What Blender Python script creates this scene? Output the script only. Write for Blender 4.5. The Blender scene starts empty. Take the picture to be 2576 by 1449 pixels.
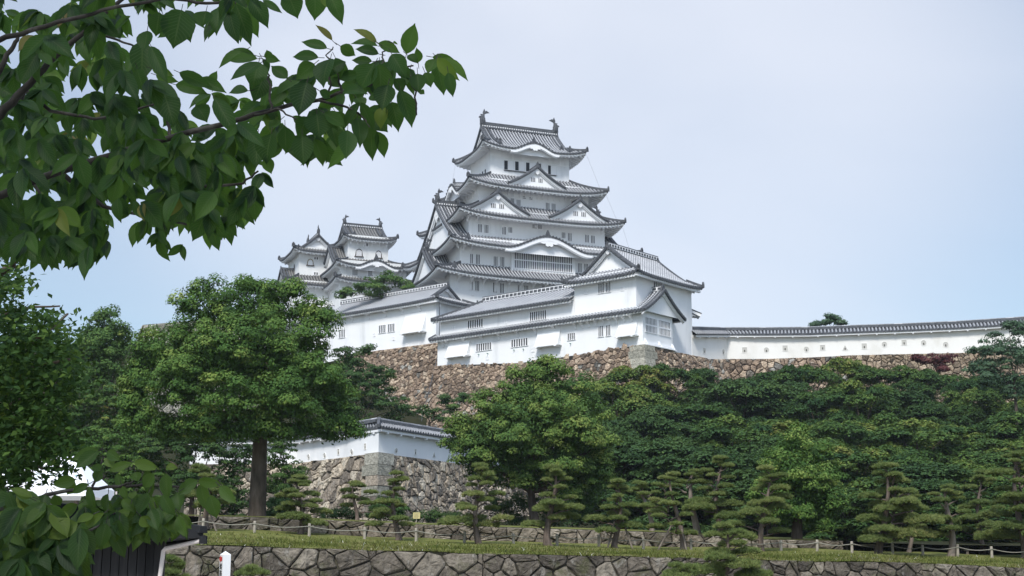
import bpy, math, random
import numpy as np
from mathutils import Vector, Matrix
SC = bpy.context.scene
R = math.radians
# ------------------------------------------------------------------ camera
FPX, CX, CY, HZ, EYE = 3500.0, 1288.0, 724.5, 1430.0, 1.6
PITCH = math.atan((HZ - CY) / FPX)
cam_d = bpy.data.cameras.new('camera'); cam = bpy.data.objects.new('camera', cam_d)
SC.collection.objects.link(cam); SC.camera = cam
cam_d.sensor_width = 36.0; cam_d.lens = FPX / 2576 * 36.0
cam_d.clip_start = 0.1; cam_d.clip_end = 6000
cam.location = (0, 0, EYE); cam.rotation_euler = (R(90) + PITCH, 0, 0)
# ------------------------------------------------------------------ sky, sun, exposure
SUN_EL, SUN_AZ = R(50), R(-163)          # azimuth from +Y clockwise: behind the viewer, to the left
w = bpy.data.worlds.new('World'); SC.world = w; w.use_nodes = True
nt = w.node_tree; nt.nodes.clear()
def N(t, **k):
    n = nt.nodes.new(t)
    for a, b in k.items(): setattr(n, a, b)
    return n
out = N('ShaderNodeOutputWorld'); bg = N('ShaderNodeBackground')
sky = N('ShaderNodeTexSky'); sky.sky_type = 'NISHITA'; sky.sun_disc = False
sky.sun_elevation = SUN_EL; sky.sun_rotation = SUN_AZ; sky.air_density = 1.0; sky.dust_density = 1.0; sky.ozone_density = 1.0
sc_ = N('ShaderNodeVectorMath', operation='SCALE'); sc_.inputs[3].default_value = 0.087
tn_ = N('ShaderNodeVectorMath', operation='MULTIPLY'); tn_.inputs[1].default_value = (0.87, 1.0, 1.03); nt.links.new(sky.outputs[0], tn_.inputs[0]); nt.links.new(tn_.outputs[0], sc_.inputs[0])
tc = N('ShaderNodeTexCoord'); mp = N('ShaderNodeMapping'); mp.inputs['Scale'].default_value = (1.0, 1.0, 1.9)
mp.inputs['Location'].default_value = (0.35, 0.2, 0.1)
nz = N('ShaderNodeTexNoise'); nz.inputs['Scale'].default_value = 2.3; nz.inputs['Detail'].default_value = 3.5; nz.inputs['Roughness'].default_value = 0.42; nz.inputs['Distortion'].default_value = 0.5
nt.links.new(tc.outputs['Generated'], mp.inputs[0]); nt.links.new(mp.outputs[0], nz.inputs['Vector'])
rp = N('ShaderNodeValToRGB'); rp.color_ramp.elements[0].position = 0.33; rp.color_ramp.elements[1].position = 0.66
rp.color_ramp.elements[0].color = (0.42, 0.42, 0.42, 1); rp.color_ramp.elements[1].color = (1, 1, 1, 1)
nt.links.new(nz.outputs[0], rp.inputs[0])
mx = N('ShaderNodeMix', data_type='RGBA'); mx.inputs[7].default_value = (0.575, 0.60, 0.665, 1)
dp = N('ShaderNodeVectorMath', operation='DOT_PRODUCT'); dp.inputs[1].default_value = (0.055, 0.926, 0.373); nt.links.new(tc.outputs['Generated'], dp.inputs[0])
dm = N('ShaderNodeMapRange', interpolation_type='SMOOTHSTEP'); nt.links.new(dp.outputs['Value'], dm.inputs[0]); dm.inputs[1].default_value = 0.925; dm.inputs[2].default_value = 1.0; dm.inputs[3].default_value = 0.0; dm.inputs[4].default_value = 0.50
ms_ = N('ShaderNodeMath', operation='MULTIPLY'); nt.links.new(rp.outputs[0], ms_.inputs[0]); ms_.inputs[1].default_value = 0.44
cl = N('ShaderNodeMath', operation='ADD', use_clamp=True); nt.links.new(ms_.outputs[0], cl.inputs[0]); nt.links.new(dm.outputs[0], cl.inputs[1]); nt.links.new(cl.outputs[0], mx.inputs[0]); nt.links.new(sc_.outputs[0], mx.inputs[6])
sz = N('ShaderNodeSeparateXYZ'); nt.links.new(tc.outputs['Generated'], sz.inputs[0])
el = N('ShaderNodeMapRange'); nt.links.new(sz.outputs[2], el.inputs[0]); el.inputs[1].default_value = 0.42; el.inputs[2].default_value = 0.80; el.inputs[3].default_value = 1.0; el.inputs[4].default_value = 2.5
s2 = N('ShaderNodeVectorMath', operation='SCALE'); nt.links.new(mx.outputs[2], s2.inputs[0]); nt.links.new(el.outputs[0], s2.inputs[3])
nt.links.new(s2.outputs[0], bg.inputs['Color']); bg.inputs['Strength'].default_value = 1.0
nt.links.new(bg.outputs[0], out.inputs[0])
sun_d = bpy.data.lights.new('sun', 'SUN'); sun = bpy.data.objects.new('sun', sun_d); SC.collection.objects.link(sun)
sun_d.energy = 2.3; sun_d.angle = R(13); sun_d.color = (1.0, 0.95, 0.88)
_d = Vector((math.sin(SUN_AZ) * math.cos(SUN_EL), math.cos(SUN_AZ) * math.cos(SUN_EL), math.sin(SUN_EL)))
sun.rotation_euler = (-_d).to_track_quat('-Z', 'Y').to_euler()
SC.view_settings.view_transform = 'Standard'; SC.view_settings.look = 'None'
SC.view_settings.exposure = 0.65; SC.view_settings.gamma = 1.0
SC.cycles.max_bounces = 8; SC.cycles.diffuse_bounces = 6; SC.cycles.transparent_max_bounces = 4
# ------------------------------------------------------------------ pixel <-> world
cp, sp = math.cos(PITCH), math.sin(PITCH)
def ray(x, y):
    u, v = (x - CX) / FPX, (CY - y) / FPX
    return Vector((u, cp - v * sp, sp + v * cp))
def P(x, y, Y):
    r = ray(x, y); k = Y / r.y
    return Vector((r.x * k, Y, EYE + r.z * k))
def proj(p):
    Z = p[2] - EYE; zc = p[1] * cp + Z * sp; yc = -p[1] * sp + Z * cp
    return CX + FPX * p[0] / zc, CY - FPX * yc / zc
class Frame:
    def __init__(s, x, y, ang):
        s.o = Vector((x, y)); s.A = Vector((math.cos(ang), math.sin(ang))); s.B = Vector((-math.sin(ang), math.cos(ang)))
    def w(s, a, b, z):
        q = s.o + s.A * a + s.B * b
        return Vector((q.x, q.y, z))
    def on_b(s, x, y, b):      # pixel ray meets vertical plane b=const -> (a, z)
        r = ray(x, y); o = s.o + s.B * b
        # k*r - a*A = o
        det = r.x * (-s.A.y) + r.y * s.A.x
        k = (o.x * (-s.A.y) + o.y * s.A.x) / det
        a = (r.x * k - o.x) * s.A.x + (r.y * k - o.y) * s.A.y
        return a, EYE + r.z * k
    def on_a(s, x, y, a):
        r = ray(x, y); o = s.o + s.A * a
        det = r.x * (-s.B.y) + r.y * s.B.x
        k = (o.x * (-s.B.y) + o.y * s.B.x) / det
        b = (r.x * k - o.x) * s.B.x + (r.y * k - o.y) * s.B.y
        return b, EYE + r.z * k
# ------------------------------------------------------------------ materials
MATS = {}
def mat(name, col, rough=0.85, spec=0.25):
    m = bpy.data.materials.new(name); m.use_nodes = True
    b = m.node_tree.nodes['Principled BSDF']
    b.inputs['Base Color'].default_value = (*col, 1); b.inputs['Roughness'].default_value = rough
    b.inputs['Specular IOR Level'].default_value = spec
    MATS[name] = m
    return m
def nodes(m):
    t = m.node_tree
    def n(ty, **k):
        q = t.nodes.new(ty)
        for a, b in k.items():
            if a.startswith('i_'):
                q.inputs[int(a[2:]) if a[2:].isdigit() else a[2:]].default_value = b
            else: setattr(q, a, b)
        return q
    return t, n, t.links.new, t.nodes['Principled BSDF']
def ramp(n, stops):
    r = n('ShaderNodeValToRGB'); e = r.color_ramp.elements
    while len(e) < len(stops): e.new(0.5)
    for q, (p, c) in zip(e, stops): q.position = p; q.color = (*c, 1)
    return r
def noisy(name, stops, scale=1.0, detail=6, rough=0.9, bump=0.0, zs=1.0, bscale=None, spec=0.2, rn=0.6):
    m = mat(name, stops[0][1], rough, spec); t, n, L, b = nodes(m)
    tc = n('ShaderNodeTexCoord'); mp = n('ShaderNodeMapping'); mp.inputs['Scale'].default_value = (scale, scale, scale * zs)
    nz = n('ShaderNodeTexNoise'); nz.inputs['Scale'].default_value = 1.0; nz.inputs['Detail'].default_value = detail; nz.inputs['Roughness'].default_value = rn
    L(tc.outputs['Object'], mp.inputs[0]); L(mp.outputs[0], nz.inputs['Vector'])
    r = ramp(n, stops); L(nz.outputs[0], r.inputs[0]); L(r.outputs[0], b.inputs['Base Color'])
    if bump:
        nb = n('ShaderNodeTexNoise'); nb.inputs['Scale'].default_value = bscale or scale * 4; nb.inputs['Detail'].default_value = 5
        L(tc.outputs['Object'], nb.inputs['Vector'])
        bp = n('ShaderNodeBump'); bp.inputs['Strength'].default_value = bump; L(nb.outputs[0], bp.inputs['Height']); L(bp.outputs[0], b.inputs['Normal'])
    return m
noisy('plaster', [(0.24, (0.60, 0.615, 0.625)), (0.44, (0.78, 0.79, 0.80)), (0.8, (0.84, 0.845, 0.85))], 0.35, 8, 0.85, 0.05, 0.25, 6)
noisy('plaster_old', [(0.30, (0.50, 0.505, 0.50)), (0.46, (0.70, 0.71, 0.71)), (0.7, (0.80, 0.80, 0.80))], 0.3, 6, 0.88, 0.05, 0.6, 6)
noisy('plaster_cream', [(0.28, (0.66, 0.645, 0.60)), (0.45, (0.76, 0.75, 0.72)), (0.75, (0.82, 0.815, 0.79))], 0.3, 7, 0.88, 0.05, 0.5, 6)
mat('plaster_trim', (0.80, 0.805, 0.82), 0.8)
mat('opening_shade', (0.022, 0.025, 0.032), 0.6)  # flat dark panels: the unlit depth of openings is painted on
noisy('tile_dark', [(0.3, (0.042, 0.046, 0.053)), (0.7, (0.105, 0.111, 0.121))], 3.0, 4, 0.75, 0, 1, spec=0.2)
def tile_mat(name, dark, mid, white, amount):
    """roof tiles: grey clay with white plaster joints; u runs along the eave, v down the slope (metres)"""
    m = mat(name, mid, 0.8, 0.2); t, n, L, b = nodes(m)
    uv = n('ShaderNodeUVMap'); sx = n('ShaderNodeSeparateXYZ'); L(uv.outputs[0], sx.inputs[0])
    md = n('ShaderNodeMath', operation='DIVIDE'); L(sx.outputs[1], md.inputs[0]); md.inputs[1].default_value = 0.42
    fr = n('ShaderNodeMath', operation='FRACT'); L(md.outputs[0], fr.inputs[0])
    lt = n('ShaderNodeMath', operation='LESS_THAN'); L(fr.outputs[0], lt.inputs[0]); lt.inputs[1].default_value = 0.36
    tc = n('ShaderNodeTexCoord')
    n1 = n('ShaderNodeTexNoise'); n1.inputs['Scale'].default_value = 0.55; n1.inputs['Detail'].default_value = 6; L(tc.outputs['Object'], n1.inputs['Vector'])
    n2 = n('ShaderNodeTexNoise'); n2.inputs['Scale'].default_value = 5.0; n2.inputs['Detail'].default_value = 3; L(tc.outputs['Object'], n2.inputs['Vector'])
    r1 = ramp(n, [(0.35, dark), (0.65, mid)]); L(n2.outputs[0], r1.inputs[0])
    r2 = n('ShaderNodeMapRange'); L(n1.outputs[0], r2.inputs[0]); r2.inputs[1].default_value = 0.3; r2.inputs[2].default_value = 0.7; r2.inputs[3].default_value = amount * 0.5; r2.inputs[4].default_value = amount
    mu = n('ShaderNodeMath', operation='MULTIPLY'); L(lt.outputs[0], mu.inputs[0]); L(r2.outputs[0], mu.inputs[1])
    mix = n('ShaderNodeMix', data_type='RGBA'); L(mu.outputs[0], mix.inputs[0]); L(r1.outputs[0], mix.inputs[6]); mix.inputs[7].default_value = (*white, 1)
    ev = n('ShaderNodeMapRange'); L(sx.outputs[1], ev.inputs[0]); ev.inputs[1].default_value = .45; ev.inputs[2].default_value = 1.25; ev.inputs[3].default_value = .12; ev.inputs[4].default_value = 1
    m5 = n('ShaderNodeMath', operation='MULTIPLY'); L(mu.outputs[0], m5.inputs[0]); L(ev.outputs[0], m5.inputs[1]); L(m5.outputs[0], mix.inputs[0])
    L(mix.outputs[2], b.inputs['Base Color'])
    return m
tile_mat('tile_rib', (0.175, 0.182, 0.195), (0.29, 0.298, 0.315), (0.70, 0.71, 0.73), 0.80)
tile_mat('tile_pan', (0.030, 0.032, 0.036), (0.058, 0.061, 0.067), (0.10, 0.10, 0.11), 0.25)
tile_mat('tile_rib_old', (0.10, 0.10, 0.10), (0.19, 0.185, 0.18), (0.42, 0.42, 0.40), 0.5)
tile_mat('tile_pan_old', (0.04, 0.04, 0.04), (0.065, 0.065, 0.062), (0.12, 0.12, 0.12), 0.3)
# ------------------------------------------------------------------ mesh building
class MB:
    def __init__(s): s.v = []; s.f = []; s.m = []; s.u = []; s.t = []
    def face(s, pts, mi=0, uv=None, tint=0.5):
        i = len(s.v); s.v.extend(Vector(p) for p in pts); s.f.append(tuple(range(i, i + len(pts))))
        s.m.append(mi); s.u.extend(uv if uv else [(0.2, 0.2)] * len(pts)); s.t.append(tint)
    def grid(s, rows, mi=0, uvs=None, tint=0.5, smooth=False):
        n, k = len(rows), len(rows[0]); i0 = len(s.v)
        for r_ in rows: s.v.extend(Vector(p) for p in r_)
        for j in range(n - 1):
            for i in range(k - 1):
                q = (i0 + j * k + i, i0 + j * k + i + 1, i0 + (j + 1) * k + i + 1, i0 + (j + 1) * k + i)
                s.f.append(q); s.m.append(mi); s.t.append(tint)
                if uvs: s.u.extend([uvs[j][i], uvs[j][i + 1], uvs[j + 1][i + 1], uvs[j + 1][i]])
                else: s.u.extend([(0.2, 0.2)] * 4)
    def box8(s, p, mi=0, tint=0.5):   # p: 8 points, bottom ring 0-3, top ring 4-7
        for q in ((3, 2, 1, 0), (4, 5, 6, 7), (0, 1, 5, 4), (1, 2, 6, 5), (2, 3, 7, 6), (3, 0, 4, 7)):
            s.face([p[k] for k in q], mi, None, tint)
    def box(s, f, a0, a1, b0, b1, z0, z1, mi=0, tint=0.5):   # f(a,b,z)->world
        s.box8([f(a0, b0, z0), f(a1, b0, z0), f(a1, b1, z0), f(a0, b1, z0), f(a0, b0, z1), f(a1, b0, z1), f(a1, b1, z1), f(a0, b1, z1)], mi, tint)
    def tube(s, path, rad, n=6, mi=0, cap=True, tint=0.5):
        path = [Vector(p) for p in path]
        if not hasattr(rad, '__len__'): rad = [rad] * len(path)
        rings = []; prev = None
        for i, p in enumerate(path):
            d = (path[min(i + 1, len(path) - 1)] - path[max(i - 1, 0)])
            if d.length < 1e-9: d = Vector((0, 0, 1))
            d.normalize()
            if prev is None:
                x = d.orthogonal().normalized()
            else:
                x = prev - d * prev.dot(d)
                x = x.normalized() if x.length > 1e-6 else d.orthogonal().normalized()
            prev = x; y = d.cross(x)
            rings.append([p + (x * math.cos(2 * math.pi * k / n) + y * math.sin(2 * math.pi * k / n)) * rad[i] for k in range(n)])
        i0 = len(s.v)
        for r_ in rings: s.v.extend(r_)
        for j in range(len(rings) - 1):
            for k in range(n):
                s.f.append((i0 + j * n + k, i0 + j * n + (k + 1) % n, i0 + (j + 1) * n + (k + 1) % n, i0 + (j + 1) * n + k))
                s.m.append(mi); s.t.append(tint); s.u.extend([(k / n, j), ((k + 1) / n, j), ((k + 1) / n, j + 1), (k / n, j + 1)])
        if cap:
            s.face(rings[0][::-1], mi, None, tint); s.face(rings[-1], mi, None, tint)
    def sweep(s, path, wd, ht, mi=0, top=None, z0=0.0, vtop=None):
        """rectangular section swept along a path, up = +Z; wd width, ht height above path"""
        path = [Vector(p) for p in path]; rings = []
        for i, p in enumerate(path):
            d = path[min(i + 1, len(path) - 1)] - path[max(i - 1, 0)]; d.z = 0
            if d.length < 1e-9: d = Vector((1, 0, 0))
            d.normalize(); sd = Vector((d.y, -d.x, 0)) * wd / 2; u = Vector((0, 0, 1))
            tw = 0.72
            rings.append([p - sd + u * z0, p + sd + u * z0, p + sd * tw + u * (z0 + ht), p - sd * tw + u * (z0 + ht)])
        for j in range(len(rings) - 1):
            for k in range(4):
                s.face([rings[j][k], rings[j][(k + 1) % 4], rings[j + 1][(k + 1) % 4], rings[j + 1][k]], (top if (k == 2 and top is not None) else mi))
        s.face(rings[0][::-1], mi); s.face(rings[-1], mi)
    def prism(s, pts, d, mi=0, tint=0.5):    # polygon extruded by vector d
        d = Vector(d); q = [Vector(p) + d for p in pts]
        s.face(pts, mi, None, tint); s.face(q[::-1], mi, None, tint)
        n = len(pts)
        for i in range(n): s.face([pts[i], pts[(i + 1) % n], q[(i + 1) % n], q[i]], mi, None, tint)
    def build(s, name, mats, parent=None, smooth=False):
        if not isinstance(mats, (list, tuple)): mats = [mats]
        me = bpy.data.meshes.new(name); o = bpy.data.objects.new(name, me); SC.collection.objects.link(o)
        off = Vector((0, 0, 0))
        if parent is not None:
            o.parent = parent; q = parent
            while q is not None: off += q.location; q = q.parent
        elif s.v:
            xs = [p.x for p in s.v]; ys = [p.y for p in s.v]
            off = Vector(((min(xs) + max(xs)) / 2, (min(ys) + max(ys)) / 2, min(p.z for p in s.v))); o.location = off
        me.from_pydata([p - off for p in s.v], [], s.f)
        for k in mats: me.materials.append(MATS[k])
        me.polygons.foreach_set('material_index', s.m)
        if smooth: me.polygons.foreach_set('use_smooth', [True] * len(s.f))
        ul = me.uv_layers.new(name='UVMap'); ul.data.foreach_set('uv', [c for q in s.u for c in q])
        at = me.attributes.new('tint', 'FLOAT', 'FACE'); at.data.foreach_set('value', s.t)
        me.update()
        return o
def thing(name, label, cat, loc=(0, 0, 0), group=None):
    o = bpy.data.objects.new(name, None); SC.collection.objects.link(o); o.location = loc
    o['label'] = label; o['category'] = cat
    if group: o['group'] = group
    return o
def tag(o, label, cat, group=None, kind=None):
    if kind: o['kind'] = kind
    if label: o['label'] = label
    if cat: o['category'] = cat
    if group: o['group'] = group
    return o
def struct(o): o['kind'] = 'structure'; return o
# ------------------------------------------------------------------ castle roofs
class RoofSide:
    """one slope: local x along the eave, w inward from the eave (metres), mapped by mp(x,w)->(a,b)"""
    def __init__(s, fr, mp, L, h, zf, D, up=0.0, wup=None, kara=None, back=0.0, uptw=4):
        s.fr, s.mp, s.L, s.h, s.zf, s.D, s.up, s.kara = fr, mp, L, h, zf, D, up, kara
        s.wup = wup or D; s.uptw = uptw
    def z(s, x, w, flat=False):
        hh = max(s.h(min(max(w, 0), s.D)), 0.01)
        z = s.zf(max(w, 0)) + s.up * min(1, abs(x) / hh) ** s.uptw * max(0, 1 - max(w, 0) / s.wup) ** 1.3
        if s.kara:
            xc, hw, H = s.kara; q = (x - xc) / hw
            if abs(q) < 1:
                z = max(z, s.zf(0) + H * 0.5 * (1 + math.cos(math.pi * q)) + 0.10 * w)
        return z
    def pt(s, x, w, dz=0.0):
        a, b = s.mp(x, w); return s.fr.w(a, b, s.z(x, w) + dz)
    def wmax(s, x):
        lo, hi = 0.0, s.D
        if s.h(s.D) >= abs(x): return s.D
        for _ in range(24):
            m = (lo + hi) / 2
            if s.h(m) >= abs(x): lo = m
            else: hi = m
        return lo
    def build(s, mb, pitch=0.45, nseg=10, ov=2.2, rib=(0.125, 0.15), soffit=True, rafter=0.7, x0=None, x1=None, drop=0.30, endr=0.21):
        """mb materials: 0 pan, 1 rib, 2 dark, 3 white"""
        k = max(8, int(2 * s.L / 0.9)); rows, uvs = [], []
        for j in range(nseg + 1):
            wv = s.D * j / nseg; hh = s.h(wv); r_, u_ = [], []
            for i in range(k + 1):
                x = -hh + 2 * hh * i / k
                if x0 is not None: x = max(x, x0)
                if x1 is not None: x = min(x, x1)
                r_.append(s.pt(x, wv)); u_.append((x, wv * 1.15))
            rows.append(r_); uvs.append(u_)
        mb.grid(rows, 0, uvs)
        a_, b_ = rib
        nrib = int(2 * s.L / pitch); xs = [-s.L + (i + 0.5) * 2 * s.L / nrib for i in range(nrib)]
        for x in xs:
            if (x0 is not None and x < x0) or (x1 is not None and x > x1): continue
            wm = s.wmax(x)
            if wm < 0.25: continue
            ns = max(2, int(nseg * wm / s.D + 0.5)); ring, uu = [], []
            for j in range(ns + 1):
                wv = -0.06 + (wm + 0.06) * j / ns
                q = []
                for dx, dz in ((-a_, -0.01), (-a_ * 0.6, b_), (a_ * 0.6, b_), (a_, -0.01)):
                    a, b = s.mp(x + dx, wv); q.append(s.fr.w(a, b, s.z(x, wv) + dz))
                ring.append(q); uu.append([(x + dx, wv * 1.15) for dx in (-a_, -a_ / 2, a_ / 2, a_)])
            mb.grid(ring, 1, uu)
            # round end tile
            zc = s.z(x, 0); pts = []
            for t in range(8):
                c_, s_ = math.cos(t * math.pi / 4), math.sin(t * math.pi / 4)
                a, b = s.mp(x + endr * c_, -0.10); pts.append(s.fr.w(a, b, zc - .02 + endr * s_))
            a0, b0 = s.mp(x, -0.10); a1, b1 = s.mp(x, 0.06)
            mb.prism(pts, s.fr.w(a1, b1, 0) - s.fr.w(a0, b0, 0), 2)
        # eave edge: dark tile lip, white fascia, soffit, rafters
        e = [[], [], [], [], [], []]
        for i in range(2 * k + 1):
            x = -s.L + s.L * i / k
            if x0 is not None: x = max(x, x0)
            if x1 is not None: x = min(x, x1)
            def q(wv, dz):
                xx = x * (s.h(min(wv, s.D)) / s.L if wv > 0 else 1); a, b = s.mp(xx, wv); return s.fr.w(a, b, s.z(x, 0) + dz)
            sl = 0.45
            e[0].append(q(-0.02, 0.03)); e[1].append(q(-0.02, -0.15)); e[2].append(q(0.10, -0.155)); e[3].append(q(0.10, -0.16 - drop))
            e[4].append(q(0.30, -0.16 - drop)); e[5].append(q(min(ov, s.D), -0.10 - drop + sl * ov * 0.5))
        mb.grid([e[0], e[1]], 2); mb.grid([e[1], e[2]], 2); mb.grid([e[2], e[3]], 3); mb.grid([e[3], e[4]], 3)
        if soffit:
            mb.grid([e[4], e[5]], 3)
            nr = int(2 * s.L / rafter)
            for i in range(nr):
                x = -s.L + (i + 0.5) * 2 * s.L / nr
                if (x0 is not None and x < x0) or (x1 is not None and x > x1): continue
                wm = min(ov, s.wmax(x))
                if wm < 0.5: continue
                r8 = []
                for dz in (-0.20, 0.02):
                    for (dx, wv) in ((-0.11, 0.18), (0.11, 0.18), (0.11, wm), (-0.11, wm)):
                        a, b = s.mp(x + dx, wv); r8.append(s.fr.w(a, b, s.z(x, 0) - 0.13 - drop + dz + 0.45 * 0.5 * (wv if wv > 0.3 else 0)))
                mb.box8(r8, 3)
def prof(t, c=0.35): return t * (1 - c) + c * t * t
def side_map(side, A0, B0, ca, cb):
    return {'S': (lambda x, w: (ca + x, cb - B0 + w)), 'N': (lambda x, w: (ca - x, cb + B0 - w)),
            'E': (lambda x, w: (ca + A0 - w, cb + x)), 'W': (lambda x, w: (ca - A0 + w, cb - x))}[side]
def skirt(fr, A0, B0, z0, A1, B1, z1, up=0.9, ca=0, cb=0, kara={}, conc=0.3, uptw=4):
    S = {}
    for sd in 'SNEW':
        L, L1, D = (A0, A1, B0 - B1) if sd in 'SN' else (B0, B1, A0 - A1)
        h = (lambda L, L1, D: lambda w: L + (L1 - L) * w / D)(L, L1, D)
        zf = (lambda D: lambda w: z0 + (z1 - z0) * prof(w / D, conc))(D)
        S[sd] = RoofSide(fr, side_map(sd, A0, B0, ca, cb), L, h, zf, D, up, D, kara.get(sd), uptw=uptw)
    return S
def irimoya(fr, A0, B0, z0, zr, Ag, run, up=0.9, ca=0, cb=0, kara={}, conc=0.35, axis='a'):
    """ridge along a (or b): the long slopes reach the ridge, the gable ends have skirts of depth run"""
    S = {}
    if axis == 'a': longs, shorts, Ll, Ls, Dl = 'SN', 'EW', A0, B0, B0
    else: longs, shorts, Ll, Ls, Dl = 'EW', 'SN', B0, A0, A0
    zl = lambda w: z0 + (zr - z0) * prof(min(w, Dl) / Dl, conc)
    for sd in longs:
        h = lambda w: Ll - (Ll - Ag) * min(w / run, 1)
        S[sd] = RoofSide(fr, side_map(sd, A0, B0, ca, cb), Ll, h, zl, Dl, up, run * 1.3, kara.get(sd))
    rs = Ll - Ag
    for sd in shorts:
        h = lambda w: Ls - w * run / rs
        S[sd] = RoofSide(fr, side_map(sd, A0, B0, ca, cb), Ls, h, (lambda w: zl(w * run / rs)), rs + 0.35, up, run * 1.3 * rs / run, kara.get(sd))
    return S
def hips(mb, S, which, frac=1.0, w_=0.34, h_=0.42, mi=2):
    """hip ridges from the corner inwards along side sd at x=+-h"""
    for sd, sg, wend in which:
        r = S[sd]; path = []
        for j in range(9):
            wv = wend * j / 8; path.append(r.pt(sg * r.h(wv), wv, 0.02))
        d = path[0] - path[1]; d.z = 0; d.normalize()
        tip = path[0] + d * 0.25 + Vector((0, 0, 0.18))
        mb.sweep([tip] + path, w_, h_, mi)
        c = path[0] + Vector((0, 0, 0.1))      # ogre tile at the tip
        sdv = Vector((d.y, -d.x, 0))
        mb.prism([c - sdv * 0.32 + Vector((0, 0, -0.15)), c + sdv * 0.32 + Vector((0, 0, -0.15)), c + sdv * 0.28 + Vector((0, 0, 0.4)), c + Vector((0, 0, 0.72)), c - sdv * 0.28 + Vector((0, 0, 0.4))], d * 0.25, mi)
def oni(mb, c, d, s=1.0, mi=2):
    """ridge-end ogre tile: a stepped shield with a finial, facing d"""
    c = Vector(c); d = Vector((d[0], d[1], 0)).normalized(); q = Vector((d.y, -d.x, 0)); u = Vector((0, 0, 1))
    pts = [(-.5, 0), (.5, 0), (.46, .35), (.3, .62), (.22, .95), (-.22, .95), (-.3, .62), (-.46, .35)]
    mb.prism([c + (q * x + u * y) * s for x, y in pts], d * -0.3 * s, mi)
    mb.tube([c + u * 0.9 * s - d * .15 * s, c + u * 1.1 * s - d * 0.12 * s, c + u * 1.22 * s - d * .05 * s], [0.17 * s, 0.17 * s, 0.10 * s], 6, mi)
def shachi(name, base, out, s, parent):
    """roof fish: head down on the ridge, body bowed outward, forked tail over the roof"""
    base = Vector(base); o_ = Vector((out[0], out[1], 0)).normalized(); u = Vector((0, 0, 1)); q = Vector((o_.y, -o_.x, 0)); mb = MB()
    pr = [(0.05, -0.1, .30), (0.12, .2, .36), (0.18, .55, .33), (0.14, .95, .26), (0.0, 1.3, .19), (-.18, 1.55, .13), (-.34, 1.68, .08)]
    mb.tube([base + (o_ * x + u * z) * s for x, z, r_ in pr], [r_ * (1.25 if z < 1 else .95) * s for x, z, r_ in pr], 8)
    for fin in ([(.05, 1.2), (.12, 1.62), (-.10, 2.2), (-.28, 1.80), (-.3, 1.45)], [(-.08, 1.45), (-.42, 1.92), (-.95, 1.62), (-.55, 1.52), (-.3, 1.40)],
                [(.28, .5), (.80, .80), (.62, 1.02), (.3, .98)], [(.2, .95), (.52, 1.28), (.30, 1.32), (.1, 1.2)], [(-.12, .5), (-.3, .62), (-.18, .8)]):
        mb.prism([base + (o_ * x + u * z) * s - q * 0.08 * s for x, z in fin], q * 0.16 * s)
    mb.prism([base + (o_ * x + u * z) * s - q * 0.3 * s for x, z in ((-.25, -.3), (.5, -.3), (.5, .05), (.3, .18), (-.25, .1))], q * 0.6 * s)
    return mb.build(name, 'tile_dark', parent)
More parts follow.
